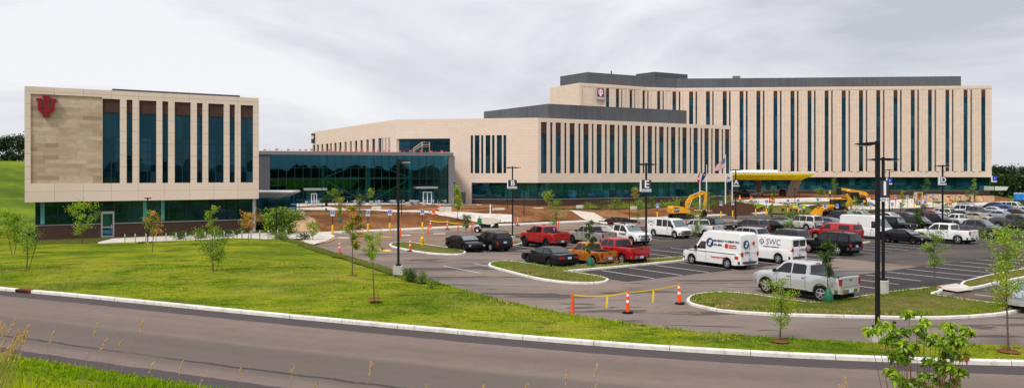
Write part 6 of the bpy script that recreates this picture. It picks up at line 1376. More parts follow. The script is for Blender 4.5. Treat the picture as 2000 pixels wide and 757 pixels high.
# ================================================================ people
SKIN = pbr('skin', (.45, .26, .18), .6)
def skinned(name, joints, edges, mat, par, sub=1, root=0):
    me = bpy.data.meshes.new(name); me.from_pydata([j[0] for j in joints], edges, []); o = bpy.data.objects.new(name, me); COL.objects.link(o)
    o.modifiers.new('s', 'SKIN'); 
    for i, j in enumerate(joints):
        sv = me.skin_vertices[0].data[i]; r = j[1]; sv.radius = r if hasattr(r, '__len__') else (r, r); sv.use_root = (i == root)
    if sub: m = o.modifiers.new('u', 'SUBSURF'); m.levels = sub; m.render_levels = sub
    dg = bpy.context.evaluated_depsgraph_get(); me2 = bpy.data.meshes.new_from_object(o.evaluated_get(dg)); bpy.data.objects.remove(o)
    me2.materials.clear(); me2.materials.append(mat); me2.name = name
    for p in me2.polygons: p.use_smooth = True
    n = bpy.data.objects.new(name, me2); COL.objects.link(n); n.parent = par; return n
def person(p, rz, label, vest, trousers, helmet, stride=.12, arms=((.30, 0.05, .95), (-.30, .05, .95)), h=1.0):
    t = thing('person', label, 'person', p, rz, 'construction workers')
    s = stride; hp = .95
    J = [((0, 0, hp), (.15, .11)), ((0, 0, 1.15), (.14, .10)), ((0, 0, 1.38), (.18, .11)), ((0, 0, 1.50), .06), ((0, .01, 1.60), (.075, .085)), ((0, .01, 1.72), (.07, .085))]
    E = [(0, 1), (1, 2), (2, 3), (3, 4), (4, 5)]
    hands = []
    for sx_, (ax, ay, az) in zip((1, -1), arms):
        b = len(J); sh = Vector((sx_*.19, 0, 1.42)); hd = Vector((ax, ay, az)); el = sh.lerp(hd, .5)+Vector((sx_*.05, .06, 0)); J += [(sh, .06), (el, .042), (hd, .03)]; E += [(2, b), (b, b+1), (b+1, b+2)]
        d = (hd-el).normalized(); pm = hd+d*.07; J.append((pm, (.035, .018))); E.append((b+2, b+3)); k0 = b+3; side = Vector((0, 1, 0))
        for k in range(4):
            f1 = pm+side*(.024*(k-1.5))+d*.045; f2 = f1+d*(.035-.004*abs(k-1.3))-Vector((sx_*.012, 0, 0)); J += [(f1, .009), (f2, .008)]; n_ = len(J); E += [(k0, n_-2), (n_-2, n_-1)]
        th = hd+d*.05-side*.05; J.append((th, .010)); E.append((b+2, len(J)-1))
    for sx_, fy in ((1, s), (-1, -s)):
        b = len(J); J += [((sx_*.10, 0, hp-.08), .085), ((sx_*.11, -fy*.55-.02, .50), .062), ((sx_*.12, fy*-.9+.02, .10), .042), ((sx_*.12, fy*-.9-.12, .045), (.045, .035))]; E += [(0, b), (b, b+1), (b+1, b+2), (b+2, b+3)]
    skinned('body', J, E, SKIN, t)
    tr = [((0, 0, hp+.03), (.165, .125))]; te = []
    for sx_, fy in ((1, s), (-1, -s)):
        b = len(tr); tr += [((sx_*.10, 0, hp-.08), .10), ((sx_*.11, -fy*.55-.02, .50), .078), ((sx_*.12, fy*-.9+.02, .13), .065)]; te += [(0, b), (b, b+1), (b+1, b+2)]
    skinned('trousers', tr, te, trousers, t)
    v = [((0, 0, 1.0), (.175, .13)), ((0, 0, 1.18), (.165, .125)), ((0, 0, 1.40), (.20, .13)), ((0, 0, 1.47), (.10, .08))]; ve = [(0, 1), (1, 2), (2, 3)]
    for sx_, (ax, ay, az) in zip((1, -1), arms):
        b = len(v); sh = Vector((sx_*.20, 0, 1.42)); hd = Vector((ax, ay, az)); el = sh.lerp(hd, .5)+Vector((sx_*.05, .06, 0)); v += [(sh, .075), (el, .055)]; ve += [(2, b), (b, b+1)]
    skinned('hi_vis_jacket', v, ve, vest, t)
    m = MB()
    for sx_, fy in ((1, s), (-1, -s)): m.box((sx_*.12, fy*-.9-.05, .05), (.11, .30, .10))
    m.build('boots', CATB, t)
    m = MB(); m.lathe([(.155, 1.72), (.125, 1.735), (.12, 1.80), (.08, 1.86), (.01, 1.88)], (0, .01, 0), 14); m.build('hard_hat', helmet, t, smooth=True, angle=50)
    m = MB()
    for sx_ in (-1, 1): m.box((sx_*.03, -.078, 1.66), (.018, .012, .012))
    m.box((0, -.088, 1.635), (.016, .02, .03)); m.box((0, -.078, 1.59), (.04, .008, .008)); m.build('face', pbr('face_dark', (.12, .05, .04), .6), t)
    for sg in (1, -1):
        m = MB(); m.bb(-.10, .10, sg*.130-.004, sg*.130+.004, 1.12, 1.17); m.build('reflective_strip', WHITE, t)
HVO = pbr('hi_vis_orange', (.85, .14, .01), .7); HVY = pbr('hi_vis_yellow', (.55, .85, .01), .7); NVY = pbr('navy_trousers', (.015, .02, .045), .8); BLK_ = pbr('black_trousers', (.012, .012, .013), .8); HH = pbr('white_hard_hat', (.75, .75, .72), .4); HY = pbr('yellow_hard_hat', (.8, .6, .02), .4)
for px, py, vs_, tr_, hh, rz, lb, st in ((1529, 416, HVO, BLK_, HH, 40, 'worker in orange vest and white hard hat walking left of the group', .16), (1544.5, 417, HVO, NVY, HH, 120, 'worker in orange vest at the left of the close group', .1), (1551, 417.5, HVY, BLK_, HH, 170, 'worker in yellow vest and white hard hat in the middle of the close group', .08), (1556, 417.8, HVY, BLK_, HH, 200, 'worker in yellow vest and black trousers at the right of the close group', .1), (1570.5, 418.5, HVY, NVY, HY, 185, 'broad worker in bright yellow jacket and navy trousers left of the digger bucket', .14), (1487.5, 385, HVY, BLK_, HY, 90, 'worker in yellow vest standing under the canopy beside the grey pickup', .12), (1621, 386, HVY, NVY, HH, 150, 'worker in yellow vest standing before the tower above the digger', .1), (1468, 384, HVY, BLK_, HH, 0, 'worker in yellow vest in front of the grey pickup under the canopy', .1)):
    p = G(px, py, .1 if py > 410 else .9); p.z = hsoft(p.x, p.y)+(.12 if py < 410 else .02); person(p, R(rz), 'construction '+lb, vs_, tr_, hh, st, ((.28, -.12, 1.0), (-.24, -.22, 1.12)))
# ================================================================ plants
def leafm(name, col, tr=.35):
    if name in MATS: return MATS[name]
    g = NT(name); t = g.t; t.nodes.remove(g.p); n = g.noise(1.3, detail=3); c = g.mix(g.rng(n, .3, .7), tuple(x*.72 for x in col), tuple(min(1, x*1.25) for x in col))
    d = g.n('ShaderNodeBsdfDiffuse', {0: c}); e = g.n('ShaderNodeBsdfTranslucent', {0: c}); gl = g.n('ShaderNodeBsdfGlossy'); gl.inputs['Roughness'].default_value = .45; gl.inputs['Color'].default_value = (.5, .5, .5, 1)
    m = g.n('ShaderNodeMixShader', {0: tr, 1: d.outputs[0], 2: e.outputs[0]}); m2 = g.n('ShaderNodeMixShader', {0: .06, 1: m.outputs[0], 2: gl.outputs[0]}); g.L(m2.outputs[0], t.nodes['Material Output'].inputs[0]); return g.m
LB_ = leafm('leaf_bright', (.30, .47, .015)); LM = leafm('leaf_mid', (.14, .26, .012)); LD = leafm('leaf_dark', (.035, .085, .012)); LO = leafm('leaf_orange', (.72, .30, .07)); LY = leafm('leaf_yellow', (.42, .42, .03)); LG = leafm('leaf_grey_green', (.12, .17, .05)); LX = leafm('leaf_deep', (.012, .035, .006)); LT = leafm('needle_mid', (.03, .065, .012))
BARK = pbr('young_bark', (.12, .085, .065), .9, var=.3, vscale=5); BARKD = pbr('old_bark', (.06, .045, .035), .95); BAG = pbr('green_watering_bag', (.01, .12, .06), .5)
PAL = {'bright': ([LB_, LM, LY], (.55, .3, .15)), 'mid': ([LM, LB_, LD], (.5, .25, .25)), 'dark': ([LD, LM, LX], (.5, .3, .2)), 'orange': ([LM, LO, LB_], (.45, .35, .2)), 'flame': ([LO, LM, LY], (.55, .25, .2)), 'pale': ([LG, LM, LB_], (.4, .35, .25)), 'lime': ([LB_, LY, LM], (.6, .25, .15)), 'wood': ([LD, LX, LT], (.4, .35, .25)), 'woodm': ([LT, LD, LM], (.45, .35, .2))}
def leaf(m, c, s, rnd, droop=0., el=1.7):
    n = Vector((rnd.gauss(0, 1), rnd.gauss(0, 1), rnd.gauss(0, .8)+.6)).normalized(); a = n.cross(Vector((rnd.gauss(0, 1), rnd.gauss(0, 1), rnd.gauss(0, 1)))).normalized()
    if droop: a = (a*(1-droop)+Vector((0, 0, -1))*droop).normalized(); n = (n-a*n.dot(a)).normalized()
    b = n.cross(a); c = Vector(c); l_ = s*rnd.uniform(.7, 1.3)
    m.face([m.vert(c), m.vert(c+a*l_*.5*el*.6+b*l_*.32), m.vert(c+a*l_*el*.62+n*l_*.05), m.vert(c+a*l_*.5*el*.6-b*l_*.32)])
def leaf2(m, c, s, rnd, droop=0., el=2.):
    n = Vector((rnd.gauss(0, 1), rnd.gauss(0, 1), rnd.gauss(0, .8)+.6)).normalized(); a = n.cross(Vector((rnd.gauss(0, 1), rnd.gauss(0, 1), rnd.gauss(0, 1)))).normalized()
    a = (a*(1-droop)+Vector((0, 0, -1))*droop).normalized(); n = (n-a*n.dot(a)).normalized(); b = n.cross(a); c = Vector(c); l_ = s*rnd.uniform(.65, 1.2)*el*.62; w_ = l_*.27; f = n*l_*.12
    P = [m.vert(c+a*l_*t+n*l_*.16*math.sin(t*2.2)) for t in (0, .3, .65, 1)]; A = [m.vert(c+a*l_*t+b*w_*k+f+n*l_*.16*math.sin(t*2.2)) for t, k in ((.22, .8), (.6, .75))]; B = [m.vert(c+a*l_*t-b*w_*k+f+n*l_*.16*math.sin(t*2.2)) for t, k in ((.22, .8), (.6, .75))]
    m.face((P[0], A[0], P[1])); m.face((P[1], A[0], A[1], P[2])); m.face((P[2], A[1], P[3])); m.face((P[0], P[1], B[0])); m.face((P[1], P[2], B[1], B[0])); m.face((P[2], P[3], B[1]))
def pickm(m, rnd, w_, bias=0):
    q = rnd.random(); m.m = 0 if q < w_[0] else (1 if q < w_[0]+w_[1] else 2)
def tree(px, py, bbox, label, pal='mid', n=900, ls=.11, z0=0., stems=1, shape='oval', nm_='young_tree', bag=False, mulch=True, grp='young trees planted round the site', seed=None, trunk_r=.035, ztop=None, limbs=16, flat_=1., leafname='foliage', off=0.):
    rnd = random.Random(seed if seed is not None else int(px*7+py)); p = G(px, py, z0) if off == 0 else at(px, off, z0); Y = p.y; k = Y/F_PX
    x0, y0, x1, y1 = bbox; top = zat(y0, Y)-z0; bot = max(zat(y1, Y)-z0, .15); cx = ((x0+x1)/2-px)*k; rad = (x1-x0)/2*k; t = thing(nm_, label, 'tree' if nm_ != 'shrub' else 'shrub', p, 0, grp)
    tips = []; tk = MB()
    for s_ in range(stems):
        a = 2*math.pi*s_/stems+.5; sp = rad*.45 if stems > 1 else 0; b0_ = Vector((.05*math.cos(a), .05*math.sin(a), -.1)) if stems > 1 else Vector((0, 0, -.1))
        tp = Vector((cx*.9+sp*math.cos(a), sp*math.sin(a), top*(.93 if stems == 1 else rnd.uniform(.75, .93)))); mid = b0_.lerp(tp, .5)+Vector((rnd.uniform(-.06, .06)*top*.3, rnd.uniform(-.05, .05), 0)); tk.tube([b0_, b0_.lerp(mid, .5)+Vector((0, 0, 0)), mid, tp], [trunk_r*(1.15 if stems == 1 else .7), trunk_r*.9*(1 if stems == 1 else .7), trunk_r*.65, trunk_r*.15], 7)
        for i in range(limbs//stems):
            f = (i+.5)/(limbs/stems); z_ = lerp(bot, top*.95, f); q = clamp((z_+.1)/(tp.z+.1)); st = (b0_.lerp(mid, q*2) if q < .5 else mid.lerp(tp, q*2-1))
            fr = clamp((z_-bot)/(top-bot)); w_ = {'oval': math.sin(math.pi*(.12+.80*fr))**.7, 'column': .9-.5*fr**2, 'cone': 1.05-.9*fr, 'vase': .45+.6*fr-.5*max(0, fr-.75)*2}[shape]
            a = rnd.random()*6.283; ln = rad*w_*rnd.uniform(.65, 1.08); e = st+Vector((math.cos(a)*ln, math.sin(a)*ln*flat_, ln*rnd.uniform(.15, .7))); e.z = min(e.z, top*1.0)
            tk.tube([st, st.lerp(e, .5)+Vector((0, 0, -.03*ln)), e], [trunk_r*.32, trunk_r*.2, trunk_r*.07], 4, cap=False); tips += [(e, .30), (st.lerp(e, .62), .26)]+([(st.lerp(e, .3), .22)] if rnd.random() < .6 else [])
    tips.append((Vector((cx, 0, top*.97)), .25))
    tk.build('trunk', BARK, t, smooth=True, angle=60)
    mats, w_ = PAL[pal]; m = MB(); per = max(3, int(1.9*n/len(tips))); ls *= .80
    for c, r_ in tips:
        r2 = rad*r_*rnd.uniform(.6, 1.2)+.03; main = rnd.random()
        for _ in range(int(per*rnd.uniform(.5, 1.5))):
            d = Vector((rnd.gauss(0, .5), rnd.gauss(0, .5), rnd.gauss(0, .45)))*r2; 
            if rnd.random() < .7: m.m = 0 if main < w_[0] else (1 if main < w_[0]+w_[1] else 2)
            else: pickm(m, rnd, w_)
            leaf(m, c+d, ls, rnd)
    m.build('crown', mats, t)
    if bag: b_ = MB(); b_.lathe([(.24, .0), (.28, .15), (.22, .45), (.08, .75), (.05, .78)], n=9); b_.build('watering_bag', BAG, t, smooth=True, angle=60)
    if mulch:
        b_ = MB(); b_.lathe([(.38, .0), (.28, .04), (.12, .05), (.01, .05)], n=14); b_.build('mulch_ring', SOIL, t, smooth=True)
    return t
YT = [
 (26, 501, (-6, 414, 50, 478), 'multi stem bright green tree at the far left lawn edge', 'bright', dict(stems=2, n=1500, ls=.16, z0=.2)),
 (53, 529, (28, 440, 98, 495), 'sparse multi stem green tree second from the far left', 'mid', dict(stems=3, n=600, ls=.12, z0=.3, shape='vase')),
 (161, 481, (132, 395, 186, 458), 'slim bright tree before the dark glazing left of the grey door', 'bright', dict(n=900, ls=.17, z0=.2)),
 (297, 497, (279, 414, 318, 462), 'orange and green tree on the lawn beside the path light of the office block', 'orange', dict(n=650, ls=.15, z0=.3)),
 (417.5, 535, (382, 449, 462, 512), 'wide multi stem green tree in the middle of the lawn', 'mid', dict(stems=3, n=1500, ls=.11, z0=.4, shape='vase')),
 (413, 487, (402, 402, 428, 455), 'slim upright tree behind the wide lawn tree', 'bright', dict(n=500, ls=.15, z0=.2)),
 (485, 478, (469, 416, 504, 448), 'orange leaved small tree near the right end of the office block', 'flame', dict(n=600, ls=.17, z0=.2)),
 (688, 538, (667, 402, 709, 488), 'tall slim orange and green tree on the lawn slope', 'orange', dict(n=1400, ls=.13, z0=.45, shape='oval')),
 (731, 583, (706, 455, 747, 506), 'slim bright tree with long bare stem nearest the lane', 'lime', dict(n=1100, ls=.09, z0=.5, shape='oval')),
 (611, 466, (599, 435, 624, 460), 'small round bright tree at the pavement corner', 'bright', dict(n=600, ls=.14, z0=.2, mulch=False)),
 (637, 416, (628, 380, 642, 402), 'thin green tree with green bag left of the bare soil', 'dark', dict(n=350, ls=.2, z0=1.1, bag=True)),
 (654, 404, (641, 371, 667, 396), 'round olive tree on the patio near the left entrance', 'pale', dict(n=500, ls=.22, z0=1.2)),
 (664, 435, (655, 386, 674, 424), 'thin orange tipped tree with green bag in the soil', 'orange', dict(n=420, ls=.18, z0=1.0, bag=True)),
 (702, 418, (694, 380, 715, 403), 'small dark tree with green bag standing in a mulch ring', 'dark', dict(n=350, ls=.2, z0=1.2, bag=True)),
 (722, 404, (714, 369, 731, 386), 'small light tree before the atrium columns', 'bright', dict(n=300, ls=.2, z0=1.3)),
 (894, 425, (885, 364, 902, 410), 'bright lime columnar tree by the service door', 'lime', dict(n=1500, ls=.2, z0=1.0, shape='column')),
 (910, 458, (899, 420, 920, 446), 'small dark green tree before the trailer', 'dark', dict(n=500, ls=.14)),
 (1070, 417, (1060, 373, 1083, 396), 'small bright tree in front of the teal glazing corner', 'lime', dict(n=450, ls=.2, z0=.4)),
 (1088, 452, (1066, 390, 1104, 441), 'pale airy tree behind the lifted red pickup', 'pale', dict(n=1000, ls=.13)),
 (1152, 520, (1143, 430, 1164, 495), 'narrow dark tree with green bag in front of the orange pickup', 'dark', dict(n=1300, ls=.10, z0=.14, bag=True, shape='column')),
 (1240, 414, (1231, 366, 1255, 386), 'orange and green tree left of the letter E sign', 'orange', dict(n=350, ls=.2, z0=.3)),
 (1245, 433, (1232, 392, 1262, 428), 'pale see through tree behind the service truck', 'pale', dict(n=500, ls=.13)),
 (1359, 476, (1339, 398, 1381, 462), 'light airy tree above the high roof van bonnet', 'mid', dict(n=1300, ls=.10, shape='vase')),
 (1381, 416, (1368, 376, 1397, 412), 'tree with open crown between the flagpoles', 'pale', dict(n=700, ls=.16, z0=.2)),
 (1508, 428, (1499, 366, 1516, 424), 'slender bright tree standing left of the workers', 'mid', dict(n=700, ls=.16, shape='column')),
 (1545, 456, (1524, 414, 1566, 454), 'bushy pale tree in front of the white boxy suv', 'pale', dict(n=1100, ls=.13)),
 (1618, 590, (1600, 466, 1634, 540), 'dark dense tree with green bag beside the silver pickup tail', 'dark', dict(n=1700, ls=.085, z0=.15, bag=True, shape='oval')),
 (1523, 665, (1493, 545, 1560, 640), 'bright multi branch tree on the verge before the front island', 'bright', dict(n=1300, ls=.075, z0=.2, shape='vase', limbs=22)),
 (1671, 452, (1650, 388, 1692, 442), 'sparse tree in front of the white tall van', 'pale', dict(n=700, ls=.12)),
 (1763, 424, (1757, 372, 1769, 410), 'thin lime tree right of the blue wheelchair sign pole', 'lime', dict(n=350, ls=.18, shape='column')),
 (1798, 452, (1784, 396, 1811, 440), 'dark leafy tree left of the white crew pickup', 'dark', dict(n=800, ls=.15)),
 (1827, 560, (1799, 448, 1848, 524), 'airy yellow green tree at the median path', 'pale', dict(n=1600, ls=.085, z0=.14)),
 (1970, 685, (1922, 440, 2012, 598), 'tall bright green tree with thin dark trunk at the right end of the verge', 'lime', dict(n=1700, ls=.10, z0=.2, limbs=30)),
 (1892, 402, (1884, 372, 1899, 398), 'small tree among the brick pallets', 'mid', dict(n=350, ls=.2, z0=.6)),
 (1903, 390, (1897, 350, 1912, 386), 'slim tree before the glazing at the right end of the tower', 'pale', dict(n=300, ls=.25, z0=.9)),
 (1806, 388, (1797, 350, 1817, 380), 'tree before the tower glazing above the crate', 'dark', dict(n=350, ls=.25, z0=.9)),
 (1628, 386, (1620, 344, 1638, 378), 'narrow tree before the tower glazing above the backhoe', 'pale', dict(n=350, ls=.25, z0=.9, shape='cone')),
 (1602, 392, (1592, 368, 1612, 386), 'low green tree beside the worker above the digger', 'mid', dict(n=350, ls=.25, z0=.9)),
 (2005, 470, (1985, 400, 2040, 468), 'dark green tree cut by the right edge behind the bright tree', 'dark', dict(n=900, ls=.15)),
 (1850, 440, (1840, 395, 1858, 424), 'pale thin tree just right of the D pole', 'pale', dict(n=250, ls=.16)),
]
for px, py, bb_, lb, pal, k in YT: tree(px, py, bb_, lb, pal, **k)
def bush(px, py, wpx, hpx, label, pal='mid', n=500, ls=.12, z0=.1, dp=1., cat='shrub', grp='shrubs planted round the buildings', lob=7, nm_='shrub'):
    rnd = random.Random(int(px*13+py)); p = G(px, py, z0); k = p.y/F_PX; w_ = wpx*k/2; h = hpx*k; t = thing(nm_, label, cat, p, 0, grp); mats, ww = PAL[pal]; m = MB(); s_ = MB()
    for i in range(lob):
        a = rnd.random()*6.28; q = rnd.uniform(.2, .8); c = Vector((math.cos(a)*w_*q, math.sin(a)*w_*q*dp, h*rnd.uniform(.35, .75)*(1.1-q*.4))); s_.tube([(0, 0, -.1), c*.5, c], [.025, .02, .008], 4); main = rnd.random()
        for _ in range(n//lob):
            d = Vector((rnd.gauss(0, .42), rnd.gauss(0, .42)*dp, rnd.gauss(0, .30)*h/w_))*w_*.75; d = c+d; d.z = clamp(d.z, .02, h)
            if rnd.random() < .6: m.m = 0 if main < ww[0] else (1 if main < ww[0]+ww[1] else 2)
            else: pickm(m, rnd, ww)
            leaf(m, d, ls, rnd)
    m.build('foliage', mats, t); s_.build('stems', BARK, t)
for px, py, w_, h, lb, pal, n, ls in ((530, 459, 46, 52, 'big green shrub mass right of the office block corner, left part', 'mid', 2200, .22), (556, 456, 50, 50, 'big green shrub mass beside the curved path, tallest middle part', 'mid', 2400, .22), (578, 447, 34, 36, 'right part of the big shrub mass behind the tan boulder', 'mid', 1400, .2), (589, 441, 22, 19, 'small bright shrub at the curve of the sandy path', 'bright', 600, .17),
  (552, 468, 44, 14, 'grey green low shrub behind the last bike racks', 'pale', 600, .14), (595, 467, 26, 16, 'dark tufted shrub by the pavement corner tree', 'dark', 500, .12), (277, 481, 18, 9, 'low dark shrub at the path light foot, left of two', 'dark', 300, .12), (298, 481, 18, 9, 'low dark shrub at the path light foot, right of two', 'mid', 300, .12), (352, 468, 40, 16, 'wide dark shrub behind the fifth bike rack along the brick wall', 'dark', 700, .13), (398, 465, 34, 18, 'dark shrub behind the middle bike racks', 'mid', 700, .13), (440, 462, 40, 16, 'shrub row against the brick wall right of the middle racks', 'dark', 700, .13),
  (797, 547, 26, 22, 'round dark green shrub right of the square concrete block', 'dark', 1100, .08), (822, 550, 24, 24, 'loose olive shrub beside the round one at the lane edge', 'pale', 600, .07), (842, 560, 22, 16, 'low weedy shrub at the lane edge', 'mid', 400, .07), (478, 482, 30, 6, 'low weeds before the orange leaved small tree', 'mid', 200, .1)):
    bush(px, py, w_, h, lb, pal, n, ls, z0=.3 if 780 < px < 850 else .15)
for k, px in enumerate((1150, 1175, 1200, 1225, 1250, 1275, 1300, 1325, 1350, 1400, 1420)):
    bush(px, lerp(409, 400, (px-1150)/270), 30, 13+5*(k % 3), 'low green shrub along the hospital wing wall, %s from the left' % ORD[k], ('mid', 'dark', 'pale', 'bright')[k % 4], 350, .2, z0=.5)
for k, (px, py, w_, h) in enumerate(((1446, 398, 22, 9), (1468, 399, 22, 8), (1585, 408, 24, 5), (1625, 405, 26, 6), (1655, 404, 26, 8), (1688, 388, 16, 7), (1775, 390, 24, 7), (1832, 397, 22, 4), (1880, 396, 20, 5), (1862, 396, 16, 6))):
    bush(px, py, w_, h, 'low green bed of plants before the tower, %s from the canopy' % ORD[k], ('bright', 'mid', 'dark')[k % 3], 220, .22, z0=.8)
# woods trees
def big_tree(px, Y, ytop, wpx, label, pal='wood', z0=-.3, n=1700, ls=.85, seed=0, nm_='tree', grp='trees of the wood beyond the tower', cb=.08):
    rnd = random.Random(seed); p = at(px, Y, z0); H = zat(ytop, Y)-z0; w_ = wpx*Y/F_PX/2; t = thing(nm_, label, 'tree', p, 0, grp); tk = MB(); tk.tube([(0, 0, -.5), (rnd.uniform(-.3, .3), 0, H*.4), (0, 0, H*.85)], [H*.022, H*.016, H*.004], 7); m = MB(); mats, ww = PAL[pal]; L_ = []
    for i in range(26):
        f = rnd.uniform(cb, .95); wr = math.sin(math.pi*clamp(.1+.78*f))**.6; a = rnd.random()*6.28; q = rnd.uniform(.25, .9)*wr; c = Vector((math.cos(a)*w_*q, math.sin(a)*w_*q, H*f)); tk.tube([(0, 0, H*max(.15, f-.2)), c], [H*.008, H*.002], 4, cap=False); L_.append(c)
    L_.append(Vector((0, 0, H*.93)))
    for c in L_:
        main = rnd.random(); r_ = w_*rnd.uniform(.22, .40)
        for _ in range(n//27):
            d = Vector((rnd.gauss(0, .6), rnd.gauss(0, .6), rnd.gauss(0, .5)))*r_
            if rnd.random() < .65: m.m = 0 if main < ww[0] else (1 if main < ww[0]+ww[1] else 2)
            else: pickm(m, rnd, ww)
            leaf(m, c+d, ls*.8, rnd, el=1.3)
    m.build('crown', mats, t); tk.build('trunk', BARKD, t, smooth=True)
rnd = random.Random(12)
row = []
for k in range(9): row.append((1944+k*17+rnd.uniform(-3, 3), 262+rnd.uniform(-6, 6), rnd.choice((318, 321, 324, 327)), rnd.uniform(26, 34)))
for k in range(8): row.append((1950+k*19+rnd.uniform(-3, 3), 243+rnd.uniform(-4, 4), rnd.choice((333, 338, 344)), rnd.uniform(26, 34)))
for k, (px, Y, yt, w_) in enumerate(row):
    big_tree(px, Y, yt, w_, 'wood tree beyond the tower, %s in the %s row from the tower' % (ORD[k % 9], 'taller back' if k < 9 else 'lower front'), 'wood' if k % 3 else 'woodm', seed=k+40)
for k, (px, yt, w_) in enumerate(((-52, 258, 48), (-26, 266, 40), (-2, 274, 36), (16, 270, 36), (36, 264, 40), (58, 268, 40), (80, 276, 36))):
    Y = 215; x = at(px, Y).x; big_tree(px, Y, yt, w_, 'dark tree on the hill crest left of the office block, %s from the left' % ORD[k], 'wood', z0=hhill(x, Y)-.5, seed=90+k, n=1500, ls=.8, grp='trees on the hill crest', cb=.12)
# ================================================================ grass tufts, weeds, stalks
def tufts(name, pts, mats, hf, hmin, hmax, wd, seed, k=3, kind='stuff', label=None, cat=None, lean=.5):
    rnd = random.Random(seed); m = MB()
    for x, y in pts:
        z = hf(x, y); m.m = min(len(mats)-1, max(0, int((N3(x*.55, y, .22, 9)*1.9+N3(x*.6, y, .9, 4)*1.1+rnd.uniform(-.25, .25)+.45)*len(mats))))
        if name == 'lawn_blades' and N3(x*.45, y, .8, 12) > .30: m.m = len(mats)-1
        for _ in range(k):
            a = rnd.random()*6.28; h = rnd.uniform(hmin, hmax); dx, dy = math.cos(a)*wd, math.sin(a)*wd; lx, ly = rnd.gauss(0, h*lean), rnd.gauss(0, h*lean); bx, by = x+rnd.gauss(0, .04), y+rnd.gauss(0, .04)
            m.face([m.vert((bx-dx, by-dy, z-.02)), m.vert((bx+dx, by+dy, z-.02)), m.vert((bx+lx, by+ly, z+h))])
    return m.build(name, mats, kind=kind, label=label, cat=cat)
GA = pbr('blade_green', (.17, .29, .006), .8, spec=0.); GB_ = pbr('blade_lime', (.33, .40, .010), .8, spec=0.); GC_ = pbr('blade_dry', (.40, .32, .11), .8); GD = pbr('blade_dark', (.08, .17, .005), .8, spec=0.); GY = pbr('blade_yellow', (.46, .46, .04), .8, spec=0.)
rnd = random.Random(3); pts = []
while len(pts) < 17000:
    y = 26+30*rnd.random()**1.3; x = rnd.uniform(-40, 22)
    if abs(x) < y*.72 and inside((x, y), LAWN): pts.append((x, y))
tufts('lawn_blades', pts, [GD, GD, GA, GA, GB_, GY, GC_], hlawn, .02, .07, .02, 1)
pts = []
BP = sel+[(60, -30), (-45, -30)]
while len(pts) < 9000:
    x = rnd.uniform(-24, -4); y = rnd.uniform(12, 34)
    if inside((x, y), BP): pts.append((x, y))
tufts('bank_blades', pts, [GA, GB_, GA, GB_, GY], hbank, .05, .14, .02, 2)
vp = []
for (x0, y0), (x1, y1) in zip(lote, lote[1:]):
    if x0 > 45: break
    n = int(math.hypot(x1-x0, y1-y0)*16)
    for _ in range(n):
        q = rnd.random(); d = abs(rnd.gauss(0, .5 if x0 > 0 else .9)); L_ = math.hypot(x1-x0, y1-y0); nx_, ny_ = (y1-y0)/L_, -(x1-x0)/L_
        vp.append((lerp(x0, x1, q)+nx_*d, lerp(y0, y1, q)+ny_*d))
tufts('verge_weeds', vp, [GA, GD, GB_, GC_], lambda x, y: hlawn(x, y), .05, .20, .020, 4, k=3)
ip = []
for I_ in (IB, IC):
    xs_ = [q[0] for q in I_]; ys_ = [q[1] for q in I_]; c = 0
    while c < 5000:
        x, y = rnd.uniform(min(xs_), max(xs_)), rnd.uniform(min(ys_), max(ys_)); c += 1
        if inside((x, y), I_): ip.append((x, y))
tufts('island_blades', ip, [GA, GC_, GC_, GD], lambda x, y: .2, .03, .11, .02, 6)
cm = MB(); cr_ = random.Random(77); c_ = 0
while c_ < 1400:
    a_, b_ = cr_.uniform(28, 190), 86.5+cr_.random()**1.6*55; q = AB(a_, b_)
    if not inside((q.x, q.y), SOILP): continue
    c_ += 1; r_ = cr_.uniform(.05, .22)*(1+.5*(cr_.random() > .93)); z_ = hsoft(q.x, q.y); v_ = [cm.vert((q.x+dx*r_*cr_.uniform(.6, 1.2), q.y+dy*r_*cr_.uniform(.6, 1.2), z_+dz*r_*cr_.uniform(.5, 1.1))) for dx, dy, dz in ((1, 0, 0), (0, 1, 0), (-1, 0, 0), (0, -1, 0), (0, 0, 1))]
    for k in range(4): cm.face((v_[k], v_[(k+1) % 4], v_[4]))
cm.build('soil_clods', SOIL, kind='stuff')
# tall dry grass and weeds close to the camera
pts = []
while len(pts) < 1500:
    px = -30+110*rnd.random()**1.2; Y = rnd.uniform(8, 15); x = (px-1000)*Y/F_PX; pts.append((x, Y))
pts = [q for q in pts if zat(0, 1) and (HC-hbank(*q))*F_PX/q[1]+YH > 690+abs(q[0])*0]
tufts('tall_grass', pts, [GA, GD, GC_, GB_], hbank, .15, .55, .010, 7, k=4, lean=.4)
pts = [((px-1000)*Y/F_PX, Y) for px, Y in [(rnd.gauss(545, 50), rnd.uniform(6, 9)) for _ in range(70)]]
STRAW = pbr('dry_seed_head', (.55, .38, .18), .8)
stalks = [(280, 628, 5.5, 14), (190, 633, 6, 10), (104, 648, 6, 10), (207, 662, 6, 14), (238, 665, 6.5, 18), (300, 707, 6, 12), (356, 706, 5.5, 8), (470, 718, 6, 4), (393, 742, 6, 6), (725, 708, 5, 5), (571, 712, 5, 3), (1108, 725, 5, 4), (1166, 712, 5, 6), (1164, 750, 5, 5), (945, 751, 5, 2), (833, 752, 5, 3), (1030, 750, 5, 8), (1650, 730, 5, -5), (1640, 750, 5, -3), (32, 616, 6.5, 12), (8, 640, 6.5, 10), (22, 634, 6, 12), (36, 645, 6, 12), (30, 655, 6, 12), (44, 648, 6.5, 12), (12, 660, 6.5, 14), (54, 656, 6, 16), (28, 668, 6, 12), (5, 672, 6.5, 12), (40, 690, 6.5, 10), (18, 688, 6.5, 10), (620, 748, 5, 20)]+[(2+((i*37) % 58), 628+((i*23) % 62), 6.2+.1*(i % 5), 8+(i*5) % 9) for i in range(22)]
